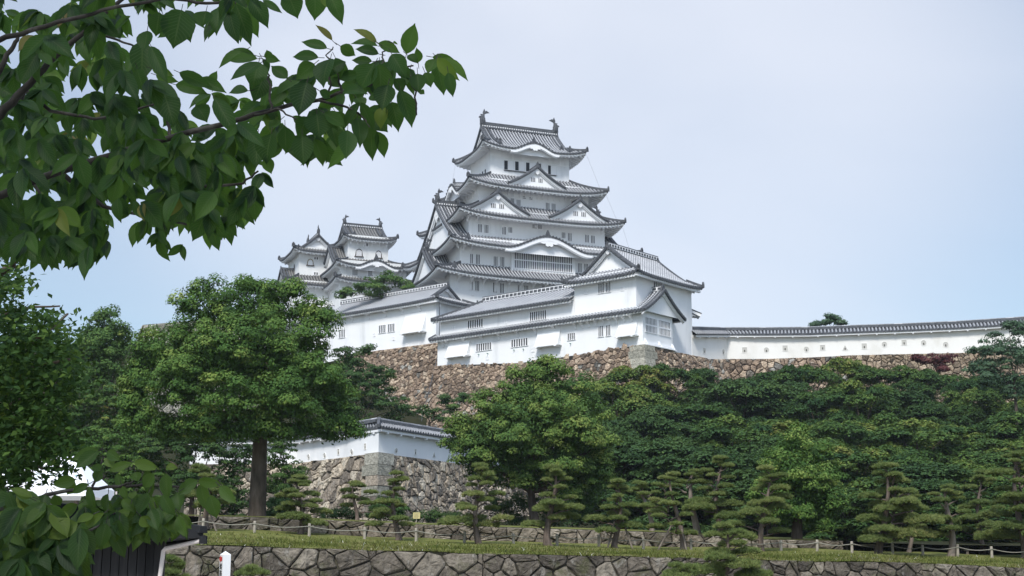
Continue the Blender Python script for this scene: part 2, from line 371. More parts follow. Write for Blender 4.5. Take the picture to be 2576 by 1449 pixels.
def gable_trim(mb, G, g, zp, zb, ov=0.55, gegyo=1.0, board=0.5, wallin=0.0, mi_w=3, wall=True, boards2=True):
    """white gable: G(u,n,z)->world with n outward; zp(u) verge height; zb base height. mb mats: 2 dark, 3 white, 4 wall"""
    us = [g * (-1 + 2 * i / 24) for i in range(25)]
    # verge roll of dark tiles
    for sg in (-1, 1):
        pth = [G(sg * g * (i / 12), ov, zp(g * i / 12)) for i in range(13)]
        mb.tube(pth, 0.22, 6, 2)
        pth = [G(sg * g * (i / 12), ov - 0.45, zp(g * i / 12) + 0.10) for i in range(13)]
        mb.tube(pth, 0.20, 6, 2)
        nd = int(g / 0.4)
        for i in range(nd):            # round verge tile ends
            uu = sg * g * (i + 0.6) / nd; z_ = zp(abs(uu)) - 0.05
            pts = [G(uu + 0.19 * math.cos(t * math.pi / 3), ov + 0.08, z_ + 0.19 * math.sin(t * math.pi / 3)) for t in range(6)]
            mb.prism(pts, G(0, ov + 0.2, 0) - G(0, ov + 0.08, 0), 2)
    # underside of the verge + bargeboards
    mb.grid([[G(u, ov, zp(abs(u)) - 0.08) for u in us], [G(u, wallin, zp(abs(u)) - 0.08) for u in us]], 3)
    for n0, n1, d0, d1 in ((ov - 0.12, ov - 0.3, 0.10, 0.10 + board), (ov - 0.3, ov - 0.42, 0.12 + board, 0.12 + board * 1.45)):
        for i in range(24):
            u0, u1 = us[i], us[i + 1]
            k0, k1 = abs(u0) / g, abs(u1) / g
            a = [G(u0, n0, zp(abs(u0)) - d0), G(u1, n0, zp(abs(u1)) - d0), G(u1, n0, zp(abs(u1)) - d0 - (d1 - d0) * (1 + .25 * k1)), G(u0, n0, zp(abs(u0)) - d0 - (d1 - d0) * (1 + .25 * k0))]
            mb.prism(a, G(0, n1, 0) - G(0, n0, 0), 3)
    if wall:
        for i in range(24):
            u0, u1 = us[i], us[i + 1]
            za, zb_ = max(zp(abs(u0)) - 0.3, zb), max(zp(abs(u1)) - 0.3, zb)
            if za > zb or zb_ > zb:
                mb.face([G(u0, wallin, zb), G(u1, wallin, zb), G(u1, wallin, zb_), G(u0, wallin, za)], 4)
    if gegyo:
        s = gegyo; z0 = zp(0) - 0.18 - board * 1.1
        sh = [(0, .15), (.22, .12), (.5, .0), (.62, -.22), (.45, -.32), (.3, -.28), (.36, -.52), (.2, -.62), (.12, -.55), (0, -.85)]
        pts = [(x, z) for x, z in sh] + [(-x, z) for x, z in sh[-2:0:-1]]
        mb.prism([G(x * s, ov - 0.1, z0 + z * s) for x, z in pts], G(0, ov - 0.26, 0) - G(0, ov - 0.1, 0), 3)
        mb.prism([G(.12 * s * math.cos(t * math.pi / 3), ov - 0.04, z0 - .22 * s + .12 * s * math.sin(t * math.pi / 3)) for t in range(6)], G(0, ov - 0.1, 0) - G(0, ov - 0.04, 0), 3)
def dormer(parent, G, g, hg, zap, depth, ov=0.5, pitch=0.45, label=None, gegyo=0.9, rib=True, c=0.32, wins=True, tail=0.45, mats=None, sfx='plaster', ridge_h=0.4, onis=0.75):
    """triangular dormer gable: ridge runs back depth metres from the gable face; returns the gable part"""
    zp = lambda u: zap - hg * ((1 + c) * (u / g) - c * (u / g) ** 2)
    mb = MB()
    n = 8
    for sg in (-1, 1):
        rows, uvs = [], []
        for j in range(n + 1):
            u = g * 1.04 * j / n
            rows.append([G(sg * u, ov, zp(u)), G(sg * u, -depth, zp(u))]); uvs.append([(0, u), (depth + ov, u)])
        mb.grid(rows, 0, uvs)
        nr = int((depth + ov) / pitch)
        for i in range(nr):
            x = ov - 0.6 - i * pitch; ring, uu = [], []
            for j in range(n + 1):
                u = g * 1.04 * j / n
                ring.append([G(sg * u, x + dx, zp(u) + dz) for dx, dz in ((-.13, -.01), (-.08, .12), (.08, .12), (.13, -.01))]); uu.append([(0, u * 1.15)] * 4)
            mb.grid(ring, 1, uu)
    gable_trim(mb, G, g, zp, zap - hg - 0.2, ov, gegyo)
    pth = [G(0, ov + .05, zap + 0.02), G(0, ov - .6, zap), G(0, -depth, zap)]
    mb.sweep(pth, 0.5, ridge_h, 2)
    d = G(0, 1, 0) - G(0, 0, 0)
    oni(mb, G(0, ov + 0.1, zap - 0.05), d, onis)
    for sg in (-1, 1):      # little ogre tiles at the feet of the verge ridges
        mb.sweep([G(sg * g * (.12 + .86 * i / 8), ov - 1.0, zp(g * (.12 + .86 * i / 8)) + 0.05) for i in range(9)], 0.3, 0.32, 2)
        oni(mb, G(sg * g * 0.98, ov - 1.0, zp(g * .98) + 0.05), G(sg, 0, 0) - G(0, 0, 0), 0.5)
    o = mb.build('gable', mats or ['tile_pan', 'tile_rib', 'tile_dark', 'plaster_trim', sfx], parent)
    if wins:
        for sg in (-1, 1):
            lattice(o, lambda l, out, z: G(l, out, z), sg * g * 0.13, zap - hg * 0.68, g * 0.16, hg * 0.22, 3, 0.0)
    return o
def lattice(parent, F, l, z, w_, h_, n, frame=0.09, name='window', barw=None, mid=False, groups=1):
    """barred castle window on a wall: F(l,out,z)->world, centred at l,z"""
    mb = MB(); x0, x1, z0, z1 = l - w_ / 2, l + w_ / 2, z - h_ / 2, z + h_ / 2
    f8 = lambda a, b, zz: F(a, b, zz)
    mb.face([F(x0, 0.015, z0), F(x1, 0.015, z0), F(x1, 0.015, z1), F(x0, 0.015, z1)], 0)
    o = mb.build(name, 'opening_shade', parent)
    mb = MB(); pitch = w_ / n; bw = barw or pitch * 0.40
    for i in range(n + 1):
        x = x0 + i * pitch
        a, b = max(x - bw / 2, x0), min(x + bw / 2, x1)
        if b - a > 0.01: mb.box(f8, a, b, -0.02, 0.075, z0, z1)
    if frame:
        mb.box(f8, x0 - frame, x0, -0.02, 0.10, z0 - frame, z1 + frame); mb.box(f8, x1, x1 + frame, -0.02, 0.10, z0 - frame, z1 + frame)
        mb.box(f8, x0, x1, -0.02, 0.105, z1, z1 + frame); mb.box(f8, x0, x1, -0.02, 0.105, z0 - frame, z0)
    if mid: mb.box(f8, x0, x1, -0.02, 0.095, z - 0.09, z + 0.09)
    mb.build('bars', 'plaster_trim', o)
    return o
def wall_block(parent, fr, A, B, z0, z1, ca=0, cb=0, m='plaster', batter=0.0):
    mb = MB(); q = []
    for z, e in ((z0, batter), (z1, 0)):
        q += [fr.w(ca - A - e, cb - B - e, z), fr.w(ca + A + e, cb - B - e, z), fr.w(ca + A + e, cb + B + e, z), fr.w(ca - A - e, cb + B + e, z)]
    mb.box8(q, 0)
    return mb.build('wall', m, parent)
TM = ['tile_pan', 'tile_rib', 'tile_dark', 'plaster_trim', 'plaster']
# ================================================================== MAIN KEEP
KF = Frame(1.3, 235.0, R(21.5))
keep = thing('castle_keep', 'great white five tiered castle keep with grey tiled roofs, tallest building on the hill', 'castle keep', KF.w(0, 0, 43.0))
def brk(parent, F, l, z, h, out_, th=0.26, name='bracket', m='plaster_trim'):
    mb = MB()
    pts = [(-.05, z - h), (.14, z - h), (.20, z - h * .55), (out_, z - h * .22), (out_, z), (-.05, z)]
    mb.prism([F(l - th / 2, o_, zz) for o_, zz in pts], F(l + th / 2, 0, 0) - F(l - th / 2, 0, 0))
    return mb.build(name, m, parent)
WL = [(16.4, 11.2, 40.0, 48.6), (14.4, 10.1, 48.0, 54.6), (12.35, 8.4, 53.5, 60.2), (10.1, 6.8, 59.5, 66.0), (7.29, 5.03, 65.0, 72.6)]
for k, (A, B, z0, z1) in enumerate(WL): wall_block(keep, KF, A, B, z0, z1)
# --- tier 1
r1 = skirt(KF, 19.6, 13.5, 47.7, 14.4, 10.1, 50.1, up=0.95)
# --- tier 2: hip-and-gable roof with the big curved gable
r2 = irimoya(KF, 17.07, 12.74, 52.95, 62.2, 15.35, 2.4, up=1.0, kara={'S': (0.2, 7.6, 2.35)})
r3 = skirt(KF, 14.98, 10.85, 58.45, 10.1, 6.8, 61.5, up=1.0)
r4 = skirt(KF, 12.7, 9.12, 64.2, 7.29, 5.03, 67.3, up=1.0, kara={'W': (0.0, 3.6, 1.9)})
r5 = irimoya(KF, 9.61, 7.33, 71.5, 77.0, 7.2, 3.0, up=0.95, kara={'S': (0.0, 4.4, 1.45)}, conc=0.42)
roofs = []
for nm, S, ov in (('roof', r1, 3.0), ('roof', r2, 2.6), ('roof', r3, 2.4), ('roof', r4, 2.4), ('roof', r5, 2.3)):
    mb = MB()
    for sd in 'SWEN': S[sd].build(mb, pitch=0.56, ov=ov)
    if S in (r1, r3, r4):
        hips(mb, S, [('S', -1, S['S'].D), ('S', 1, S['S'].D), ('N', 1, S['N'].D), ('N', -1, S['N'].D)])
    else:
        run = 2.4 if S is r2 else 3.0
        hips(mb, S, [('S', -1, run), ('S', 1, run), ('N', 1, run), ('N', -1, run)])
    roofs.append(mb.build(nm, TM, keep))
def F_S(B, fr=KF): return lambda l, o_, z: fr.w(l, -(B + o_), z)
def F_W(A, fr=KF): return lambda l, o_, z: fr.w(-(A + o_), -l, z)
def iri_gables(parent, fr, S, A0, B0, Ag, run, ca=0, cb=0, axis='a', ends=(1, -1), ov=0.65, gegyo=1.2, board=0.55, ridge=(0.6, 0.8), fish=1.0, kudari=True, lower=False, oni_s=1.0):
    lng = S['S'] if axis == 'a' else S['E']
    Hd = B0 if axis == 'a' else A0
    zr = lng.zf(Hd); g = Hd - run * 0.75
    zp = lambda u: lng.zf(Hd - min(u, Hd))
    mb = MB()
    for e in ends:
        if axis == 'a': G = lambda u, n, z: fr.w(ca + e * (Ag - ov + n), cb + u, z)
        else: G = lambda u, n, z: fr.w(ca + u, cb + e * (Ag - ov + n), z)
        gable_trim(mb, G, g, zp, zp(Hd - run) - 0.15, ov, gegyo, board)
        if kudari:
            for sg in (-1, 1):
                pth = [G(sg * g * (.06 + .88 * i / 10), ov - 1.15, zp(g * (.06 + .88 * i / 10)) + .03) for i in range(11)]
                mb.sweep(pth, 0.34, 0.36, 2)
                oni(mb, pth[-1], pth[-1] - pth[-2], 0.85)
    gb = mb.build('gable', ['tile_pan', 'tile_rib', 'tile_dark', 'plaster_trim', 'plaster'], parent)
    mb = MB(); rw, rh = ridge
    q = (lambda a, z: fr.w(ca + a, cb, z)) if axis == 'a' else (lambda a, z: fr.w(ca, cb + a, z))
    e0, e1 = (-Ag if -1 in ends else -Ag - 0.3), (Ag if 1 in ends else Ag + 0.3)
    pth = [q(e0 + (e1 - e0) * i / 12, zr - 0.05) for i in range(13)]
    mb.sweep(pth, rw, rh, 0)
    if lower:       # low buildings: white plaster panels between dark tiles along the ridge
        sd = q(1, 0) - q(0, 0); sd.z = 0; nn = Vector((sd.y, -sd.x, 0)).normalized()
        L = e1 - e0; k = int(L / 0.62)
        for sg in (-1, 1):
            mb.grid([[p + nn * sg * (rw / 2 + .02) + Vector((0, 0, zz)) for p in pth] for zz in (rh * .12, rh * .92)], 1)
            for i in range(k):
                a = e0 + L * (i + .5) / k
                c = q(a, zr - 0.05) + nn * sg * (rw / 2 + .02)
                mb.box8([c + sd * x + nn * sg * y + Vector((0, 0, z)) for z in (rh * .28, rh * .76) for x, y in ((-.19, -.01), (.19, -.01), (.19, .05), (-.19, .05))], 0)
        mb.sweep([p + Vector((0, 0, rh)) for p in pth], rw * 0.9, 0.14, 0)
    else:
        nd = int((e1 - e0) / 0.42); 
        sd = q(1, 0) - q(0, 0); sd.z = 0; nn = Vector((sd.y, -sd.x, 0)).normalized()
        for i in range(nd):      # beaded courses of round tiles with plaster
            c = q(e0 + (e1 - e0) * (i + .5) / nd, zr + rh * .34)
            for sg in (-1, 1):
                mb.box8([c + sd * x + nn * sg * y + Vector((0, 0, z)) for z in (-.10, .10) for x, y in ((-.10, rw * .40), (.10, rw * .40), (.10, rw * .47), (-.10, rw * .47))], 1)
        mb.tube([p + Vector((0, 0, rh + .06)) for p in pth], 0.17, 6, 0)
    for e in ends: oni(mb, q(e * (Ag + 0.1), zr - 0.35), q(e, 0) - q(0, 0), oni_s, 0)
    rd = mb.build('ridge', ['tile_dark', 'plaster_trim'], parent)
    if fish:
        for e in ends: shachi('roof_fish', q(e * (Ag - .45), zr + rh), q(e, 0) - q(0, 0), fish, parent)
    return gb
iri_gables(keep, KF, r5, 9.61, 7.33, 7.2, 3.0, gegyo=1.0, ridge=(0.6, 0.95), fish=1.15)
iri_gables(keep, KF, r2, 17.07, 12.74, 15.35, 2.4, gegyo=2.3, board=0.9, ridge=(0.6, 0.85), fish=1.0)
# ogre tile + short ridge on each curved gable
def kara_trim(parent, rs, xc, hw, H, gz=0.8, board=0.5, infill=True, stub=2.6, gg=0.9):
    mb = MB()
    P_ = lambda x, w_, dz: rs.pt(x, w_, dz)
    n = 28; xs = [xc - hw * 1.02 + 2.04 * hw * i / n for i in range(n + 1)]
    for w0, w1, d0, d1 in ((0.05, -0.06, -0.42, -0.42 - board), (0.22, 0.05, -0.44 - board * .6, -0.44 - board * 1.35)):
        for i in range(n):
            k0, k1 = [max(0.25, math.cos((x - xc) / hw * 1.3)) for x in (xs[i], xs[i + 1])]
            a = [P_(xs[i], w0, d0), P_(xs[i + 1], w0, d0), P_(xs[i + 1], w0, d0 + (d1 - d0) * k1 ** .3), P_(xs[i], w0, d0 + (d1 - d0) * k0 ** .3)]
            f = rs.mp(0, w1); g = rs.mp(0, w0); dv = rs.fr.w(f[0], f[1], 0) - rs.fr.w(g[0], g[1], 0)
            mb.prism(a, dv, 0)
    if infill:
        zb = rs.zf(0) - 0.75
        for i in range(n):
            za, zc = rs.z(xs[i], 0) - .6, rs.z(xs[i + 1], 0) - .6
            if za > zb or zc > zb:
                f = lambda x, z: (lambda ab: rs.fr.w(ab[0], ab[1], z))(rs.mp(x, 0.7))
                mb.face([f(xs[i], zb), f(xs[i + 1], zb), f(xs[i + 1], max(zb, zc)), f(xs[i], max(zb, za))], 0)
    s = gg; z0 = rs.z(xc, 0) - 0.55 - board
    sh = [(0, .2), (.6, .12), (1.1, .0), (1.25, -.2), (.8, -.28), (.55, -.2), (.5, -.5), (.25, -.62), (0, -.5)]
    pts = sh + [(-x, z) for x, z in sh[-2:0:-1]]
    f = lambda x, z, w_: (lambda ab: rs.fr.w(ab[0], ab[1], z))(rs.mp(x, w_))
    mb.prism([f(xc + x * s, z0 + z * s, -0.06) for x, z in pts], f(0, 0, 0.1) - f(0, 0, -0.06), 0)
    d = f(0, 0, -1) - f(0, 0, 0)
    oni(mb, rs.pt(xc, 0.5, 0.08), d, 0.85, 1)
    mb.sweep([rs.pt(xc, 0.5 + stub * i / 5, 0.05) for i in range(6)], 0.36, 0.36, 1)
    return mb.build('curved_gable', ['plaster_trim', 'tile_dark'], parent)
kara_trim(keep, r2['S'], 0.2, 7.6, 2.35, board=0.48, gg=1.25)
kara_trim(keep, r5['S'], 0.0, 4.4, 1.45, board=0.42, gg=0.8, stub=3.0)
kara_trim(keep, r4['W'], 0.0, 3.6, 1.9, board=0.42, gg=0.8)
# ogre tiles standing on the slopes beside the corners
for S, sd, x, wv in ((r5, 'S', -6.0, 1.1), (r5, 'S', 6.9, 0.9), (r2, 'S', -13.6, 1.0), (r1, 'S', -16.2, 0.9), (r1, 'W', 10.5, 1.2)):
    mbo = MB(); f = S[sd]; a, b = f.mp(0, -1); a2, b2 = f.mp(0, 0)
    oni(mbo, f.pt(x, wv, 0.08), KF.w(a, b, 0) - KF.w(a2, b2, 0), 0.95, 0)
    mbo.sweep([f.pt(x, wv + 2.0 * i / 5, 0.05) for i in range(6)], 0.34, 0.34, 0); mbo.build('ogre_tile', ['tile_dark'], keep)
# triangular dormer gables
def s_gable(S, fr, B0, ac, wv, apex_px, g, depth, **kw):
    b = -(B0 - wv)
    _, zap = fr.on_b(apex_px[0], apex_px[1], b)
    zf = S['S'].z(ac * .4, wv) + 0.12
    return dormer(keep, lambda u, n, z: fr.w(ac + u, b - n, z), g, zap - zf, zap, depth, **kw)
s_gable(r4, KF, 9.12, 0.05, 1.35, (1349.5, 421), 5.2, 3.0)
s_gable(r3, KF, 10.85, -7.75, 1.35, (1252, 484), 5.6, 3.2)
s_gable(r3, KF, 10.85, 7.15, 1.35, (1461, 504), 5.6, 3.2)
zf = r1['W'].z(0, 2.0)
dormer(keep, lambda u, n, z: KF.w(-17.9 - n, -2.6 + u, z), 6.6, 53.5 - zf, 53.5, 3.4, gegyo=0.9, wins=False)
shachi('roof_fish', KF.w(-17.6, -2.6, 53.9), KF.w(-1, 0, 0) - KF.w(0, 0, 0), 0.85, keep)
# brackets under the eaves
for i in range(15): brk(keep, F_S(11.2), -15.2 + 2.17 * i, 47.9, 2.3, 1.5, 0.3)
for i in range(5): brk(keep, F_W(16.4), -8.5 + 4.2 * i, 47.9, 2.3, 2.2, 0.3)
for i in range(14): brk(keep, F_S(6.8), -6.9 + 1.05 * i, 64.4, 1.3, 1.3, 0.2)
for i in range(9): brk(keep, F_W(10.1), -5.6 + 1.4 * i, 64.6, 1.6, 1.6, 0.22)
for l in (-12.6, -11.0, 11.8): brk(keep, F_S(8.4), l, 58.7, 1.1, 1.3, 0.24)
for l in (-14.0, -12.6): brk(keep, F_S(10.1), l, 53.2, 1.3, 1.3, 0.24)
# windows (traced on their walls)
def z1(x, y): return 1022.4 + x / 4.479, 268.4 + y / 4.479
def z2(x, y): return 1022.4 + x / 3.36, 498.4 + y / 3.36
def z5(x, y): return 1022.4 + x / 3.36, 607.0 + y / 3.36
def z4(x, y): return 766.8 + x / 3.78, 690.1 + y / 3.78
def z3(x, y): return 671.0 + x / 5.398, 524.0 + y / 5.398
def swin(parent, fr, b, px, wp, hp, n, **kw):
    """window traced from pixels on the plane b=const of frame fr (wp,hp in the same picture pixels)"""
    a0, _ = fr.on_b(px[0] - wp / 2, px[1], b); a1, _ = fr.on_b(px[0] + wp / 2, px[1], b)
    ac, zc = fr.on_b(px[0], px[1], b); _, zt = fr.on_b(px[0], px[1] - hp / 2, b); _, zb = fr.on_b(px[0], px[1] + hp / 2, b)
    return lattice(parent, lambda l, o_, z: fr.w(l, b - o_, z), ac, zc, abs(a1 - a0), zt - zb, n, **kw)
for (zx, zy) in ((1120, 657), (1243, 668), (1365, 680), (1495, 690), (1606, 712)):
    a, z = KF.on_b(*z1(zx, zy), -5.03); F = F_S(5.03); mb = MB()
    mb.face([F(a - .33, .02, z - .78), F(a + .33, .02, z - .78), F(a + .33, .02, z + .78), F(a - .33, .02, z + .78)])
    o = mb.build('window', 'opening_shade', keep)
    mb = MB(); mb.box(F, a + .38, a + 1.42, -.02, .09, z - .80, z + .78); mb.box(F, a + 1.46, a + 1.62, -.02, .14, z - .86, z + .84); mb.box(F, a - .41, a - .33, -.02, .12, z - .86, z + .84)
    mb.build('shutter', 'plaster_trim', o)
F = F_S(5.03); mb = MB(); a0, z0_ = KF.on_b(*z1(1098, 712), -5.03); a1, _ = KF.on_b(*z1(1686, 776), -5.03)
mb.box(F, a0, a1, -.02, .18, z0_ - .12, z0_); mb.build('window_sill', 'tile_dark', keep)
mb = MB(); mb.box(F, -7.25, 7.25, -.02, .05, 70.02, 70.14)
for a in (-5.2, -3.2, -1.2, 1.4, 3.6, 5.6): mb.box(F, a - .06, a + .06, -.02, .045, 70.14, 72.0)
mb.build('timber_frieze', 'plaster_trim', keep)
for l in (-0.2, 1.15, 2.5):
    F = F_W(7.29); mb = MB(); z = 67.95
    mb.face([F(l - .3, .02, z - .75), F(l + .3, .02, z - .75), F(l + .3, .02, z + .75), F(l - .3, .02, z + .75)])
    mb.build('window', 'opening_shade', keep)
for (zx, zy, wp, hp, n) in ((1193, 1080, 42, 92, 3), (1262, 1097, 46, 95, 4), (1590, 1130, 44, 92, 3), (1657, 1140, 46, 92, 4), (1410, 955, 46, 46, 4), (1460, 962, 46, 46, 4), (1803, 1000, 40, 40, 3), (1075, 920, 40, 45, 3)):
    swin(keep, KF, -6.8, z1(zx, zy), wp / 4.479, hp / 4.479, n)
for (zx, zy) in ((1327, 1025), (1400, 1035)):
    a, z = KF.on_b(*z1(zx, zy), -6.8); F = F_S(6.8); mb = MB()
    mb.box(F, a - .35, a + .35, -.02, .1, z - .3, z + .3); o = mb.build('vent', 'plaster_trim', keep)
    mb = MB(); mb.box(F, a - .27, a + .27, .05, .115, z - .17, z - .06); mb.box(F, a - .27, a + .27, .05, .115, z + .07, z + .18); mb.build('slot', 'opening_shade', o)
for (zx, zy, wp, hp, n) in ((828, 1370, 46, 92, 3), (901, 1378, 48, 92, 3), (1100, 1398, 46, 88, 3), (1170, 1390, 46, 62, 3), (1443, 1350, 48, 46, 4), (1505, 1356, 48, 46, 4)):
    swin(keep, KF, -8.4, z1(zx, zy), wp / 4.479, hp / 4.479, n)
for (zx, zy, wp, hp, n) in ((1327, 315, 33, 48, 3), (1380, 330, 34, 64, 3), (1525, 343, 34, 64, 3), (1575, 350, 34, 64, 3)):
    swin(keep, KF, -8.4, z2(zx, zy), wp / 3.36, hp / 3.36, n)
for (zx, zy, wp, hp, n) in ((550, 513, 26, 80, 2), (603, 518, 36, 82, 3), (753, 535, 36, 82, 3), (810, 540, 36, 82, 3), (1465, 590, 34, 76, 3), (1518, 590, 34, 70, 3)):
    swin(keep, KF, -10.1, z2(zx, zy), wp / 3.36, hp / 3.36, n)
for (zx, zy, wp, hp, n) in ((547, 738, 26, 80, 3), (598, 742, 36, 82, 3), (748, 757, 36, 82, 3), (806, 762, 36, 82, 3), (957, 772, 36, 72, 3), (1012, 777, 36, 72, 3), (1160, 768, 34, 50, 3), (1218, 772, 34, 50, 3)):
    swin(keep, KF, -11.2, z2(zx, zy), wp / 3.36, hp / 3.36, n)
# the wide projecting lattice window below the big curved gable
a0, zt0 = KF.on_b(*z2(893, 425), -10.7); a1, zb1 = KF.on_b(*z2(1420, 640), -10.7); _, zb0 = KF.on_b(*z2(893, 605), -10.7)
mb = MB(); mb.box(F_S(10.1), a0, a1, -.1, .6, zb0 - .1, 54.6); mb.box(F_S(10.1), a0 - .12, a0 + .2, -.1, .68, zb0 - .3, 53.6); mb.box(F_S(10.1), a1 - .2, a1 + .12, -.1, .68, zb0 - .3, 53.6)
mb.box(F_S(10.1), a0 - .12, a1 + .12, -.1, .72, zb0 - .42, zb0 - .1)
bay = mb.build('projecting_bay', 'plaster', keep)
lattice(bay, F_S(10.7), (a0 + a1) / 2, zb0 + 1.75, (a1 - a0) - .8, 2.75, 32, frame=0.1, mid=True)
for l, dz in ((-5.4, 0), (5.4, 0)): pass
# small square gun ports and spouts on the keep
for B, lz in ((11.2, [(-12.6, 44.9), (-10.3, 45.0), (-6.2, 45.0), (-4.0, 45.0)]), (8.4, [(-6.4, 57.4), (-1.6, 57.9), (-0.4, 57.9), (3.2, 57.9), (4.4, 57.9)])):
    for l, z in lz:
        mb = MB(); F = F_S(B); mb.box(F, l - .2, l + .2, -.02, .09, z - .2, z + .2); mb.build('gun_port', 'plaster_trim', keep)
# lightning wires from the eave corners
for nm, p0, p1 in (('wire', r5['S'].pt(9.5, .1, -.3), r4['S'].pt(12.0, 1.6, .2)), ('wire', r4['S'].pt(12.3, .1, -.4), r3['S'].pt(14.2, 1.6, .3)), ('wire', r3['S'].pt(14.5, .1, -.4), r2['S'].pt(16.0, 2.2, .3)), ('wire', r5['N'].pt(9.4, .2, -.4), r4['W'].pt(-4, 1.0, .2))):
    mb = MB(); mb.tube([p0.lerp(p1, i / 6) + Vector((.06 * math.sin(math.pi * i / 6), 0, -.12 * math.sin(math.pi * i / 6))) for i in range(7)], 0.016, 4); mb.build(nm, 'tile_dark', keep)
# ================================================================== SMALL KEEPS
TMO = ['tile_pan_old', 'tile_rib_old', 'tile_dark', 'plaster_trim', 'plaster_old']
S1 = Frame(-28.2, 255.0, R(21.5))
sk = thing('castle_tower', 'white small keep with two dark arched windows, just left of the great keep', 'castle tower', S1.w(0, 0, 45))
wall_block(sk, S1, 3.85, 4.4, 54.0, 62.0, m='plaster_old'); wall_block(sk, S1, 6.1, 8.6, 50.5, 56.2, m='plaster_old'); wall_block(sk, S1, 6.3, 8.8, 38.0, 53.2, m='plaster_old')
q3 = irimoya(S1, 5.14, 5.6, 61.1, 64.6, 3.8, 1.5, up=0.65, conc=0.4)
q2 = skirt(S1, 7.4, 9.9, 55.1, 3.85, 4.4, 57.4, up=0.75, kara={'S': (0.2, 3.9, 1.25)})
q1 = skirt(S1, 7.5, 10.0, 52.2, 6.1, 8.6, 53.2, up=0.6)
for S, run in ((q3, 1.5), (q2, 0), (q1, 0)):
    mb = MB()
    for sd in 'SWEN': S[sd].build(mb, pitch=0.52, ov=1.3, nseg=6, drop=.24)
    hips(mb, S, [('S', -1, run or S['S'].D), ('S', 1, run or S['S'].D), ('N', 1, run or S['N'].D)], w_=.3, h_=.36)
    mb.build('roof', TMO, sk)
iri_gables(sk, S1, q3, 5.14, 5.6, 3.8, 1.5, gegyo=.7, board=.35, ridge=(.5, .55), fish=.8, oni_s=.7)
kara_trim(sk, q2['S'], 0.2, 3.9, 1.25, board=.38, gg=.7, stub=1.4)
zf = q2['W'].z(0, 1.5)
dormer(sk, lambda u, n, z: S1.w(-6.2 - n, -1.0 + u, z), 5.2, 60.0 - zf, 60.0, 2.2, gegyo=.7, wins=False, mats=TMO, onis=.6)
for i in range(6): brk(sk, F_S(4.4, S1), -3.4 + 1.36 * i, 61.0, .9, .8, .2)
for i in range(14): brk(sk, F_W(6.1, S1), -8 + 1.25 * i, 55.0, 1.0, 1.1, .2)
for i in range(14): brk(sk, F_W(6.3, S1), -8 + 1.25 * i, 52.1, 1.0, 1.1, .2)
for i in range(5): brk(sk, F_S(8.6, S1), -5.4 + 2.6 * i, 55.0, 1.2, 1.0, .2)
def arch_window(parent, fr, b, px, wp, hp, dots=False):
    ac, zc = fr.on_b(px[0], px[1], b); a0, _ = fr.on_b(px[0] - wp / 2, px[1], b); a1, _ = fr.on_b(px[0] + wp / 2, px[1], b)
    _, zt = fr.on_b(px[0], px[1] - hp / 2, b); _, zb = fr.on_b(px[0], px[1] + hp / 2, b); hw, h = (a1 - a0) / 2, zt - zb
    F = lambda l, o_, z: fr.w(l, b - o_, z)
    out = [(-1.08, 0), (-1.0, .35), (-.92, .62), (-.72, .82), (-.35, .93), (0, 1.0), (.35, .93), (.72, .82), (.92, .62), (1.0, .35), (1.08, 0)]
    mb = MB(); o_p = [F(ac + x * hw, .06, zb + y * h) for x, y in out]; i_p = [F(ac + x * hw * .8, .06, zb + .06 * h + y * h * .85) for x, y in out]
    for i in range(len(out) - 1): mb.prism([o_p[i], o_p[i + 1], i_p[i + 1], i_p[i]], F(0, .02, 0) - F(0, .1, 0), 0)
    mb.box(F, ac - hw * 1.3, ac + hw * 1.3, 0, .2, zb - .12, zb)
    if dots:
        for i in range(len(out) - 1):
            m_ = [(o_p[i] + o_p[i + 1]) / 2, (i_p[i] + i_p[i + 1]) / 2]; c = (m_[0] + m_[1]) / 2
            mb.box(lambda x, y, z: c + (F(x, y, z) - F(0, 0, 0)), -.06, .06, -.02, .07, -.06, .06, 1)
    o = mb.build('window', ['window_frame', 'gilt'], parent)
    mb = MB(); mb.face([F(ac + x * hw * .8, .03, zb + .05 * h + y * h * .85) for x, y in out]); 
    p = mb.build('shutter' if dots else 'shade_panel', 'plaster_trim' if dots else 'opening_shade', o)
    if not dots:
        mb = MB()
        for k in range(5): x = -.62 + .31 * k; mb.box(F, ac + x * hw - .07, ac + x * hw + .07, 0, .07, zb + .04, zb + h * (.88 - .25 * abs(x)))
        mb.build('bars', 'plaster_trim', o)
mat('window_frame', (0.05, 0.04, 0.032), 0.5); mat('gilt', (0.45, 0.33, 0.12), 0.4)
arch_window(sk, S1, -4.4, (671 + 1253 / 5.398, 524 + 600 / 5.398), 96 / 5.398, 105 / 5.398)
arch_window(sk, S1, -4.4, (671 + 1518 / 5.398, 524 + 622 / 5.398), 86 / 5.398, 100 / 5.398)
swin(sk, S1, -4.4, z3(1347, 497), 60 / 5.398, 40 / 5.398, 2)
swin(sk, S1, -8.6, z3(1197, 872), 72 / 5.398, 80 / 5.398, 5); swin(sk, S1, -8.6, z3(1410, 888), 70 / 5.398, 76 / 5.398, 5)
swin(sk, S1, -8.6, z3(1410, 775), 76 / 5.398, 24 / 5.398, 2); swin(sk, S1, -8.6, z3(1523, 782), 70 / 5.398, 24 / 5.398, 2)
S2 = Frame(-37.9, 258.0, R(21.5))
sk2 = thing('castle_tower', 'white small keep with gilt studded arched window, leftmost tower on the hill', 'castle tower', S2.w(0, 0, 45))
wall_block(sk2, S2, 3.6, 4.55, 51, 60.5, m='plaster_old'); wall_block(sk2, S2, 5.6, 6.8, 38.0, 53.6, m='plaster_old')
p2 = irimoya(S2, 5.0, 6.1, 59.3, 62.9, 4.6, 1.5, up=.65, conc=.4, axis='b')
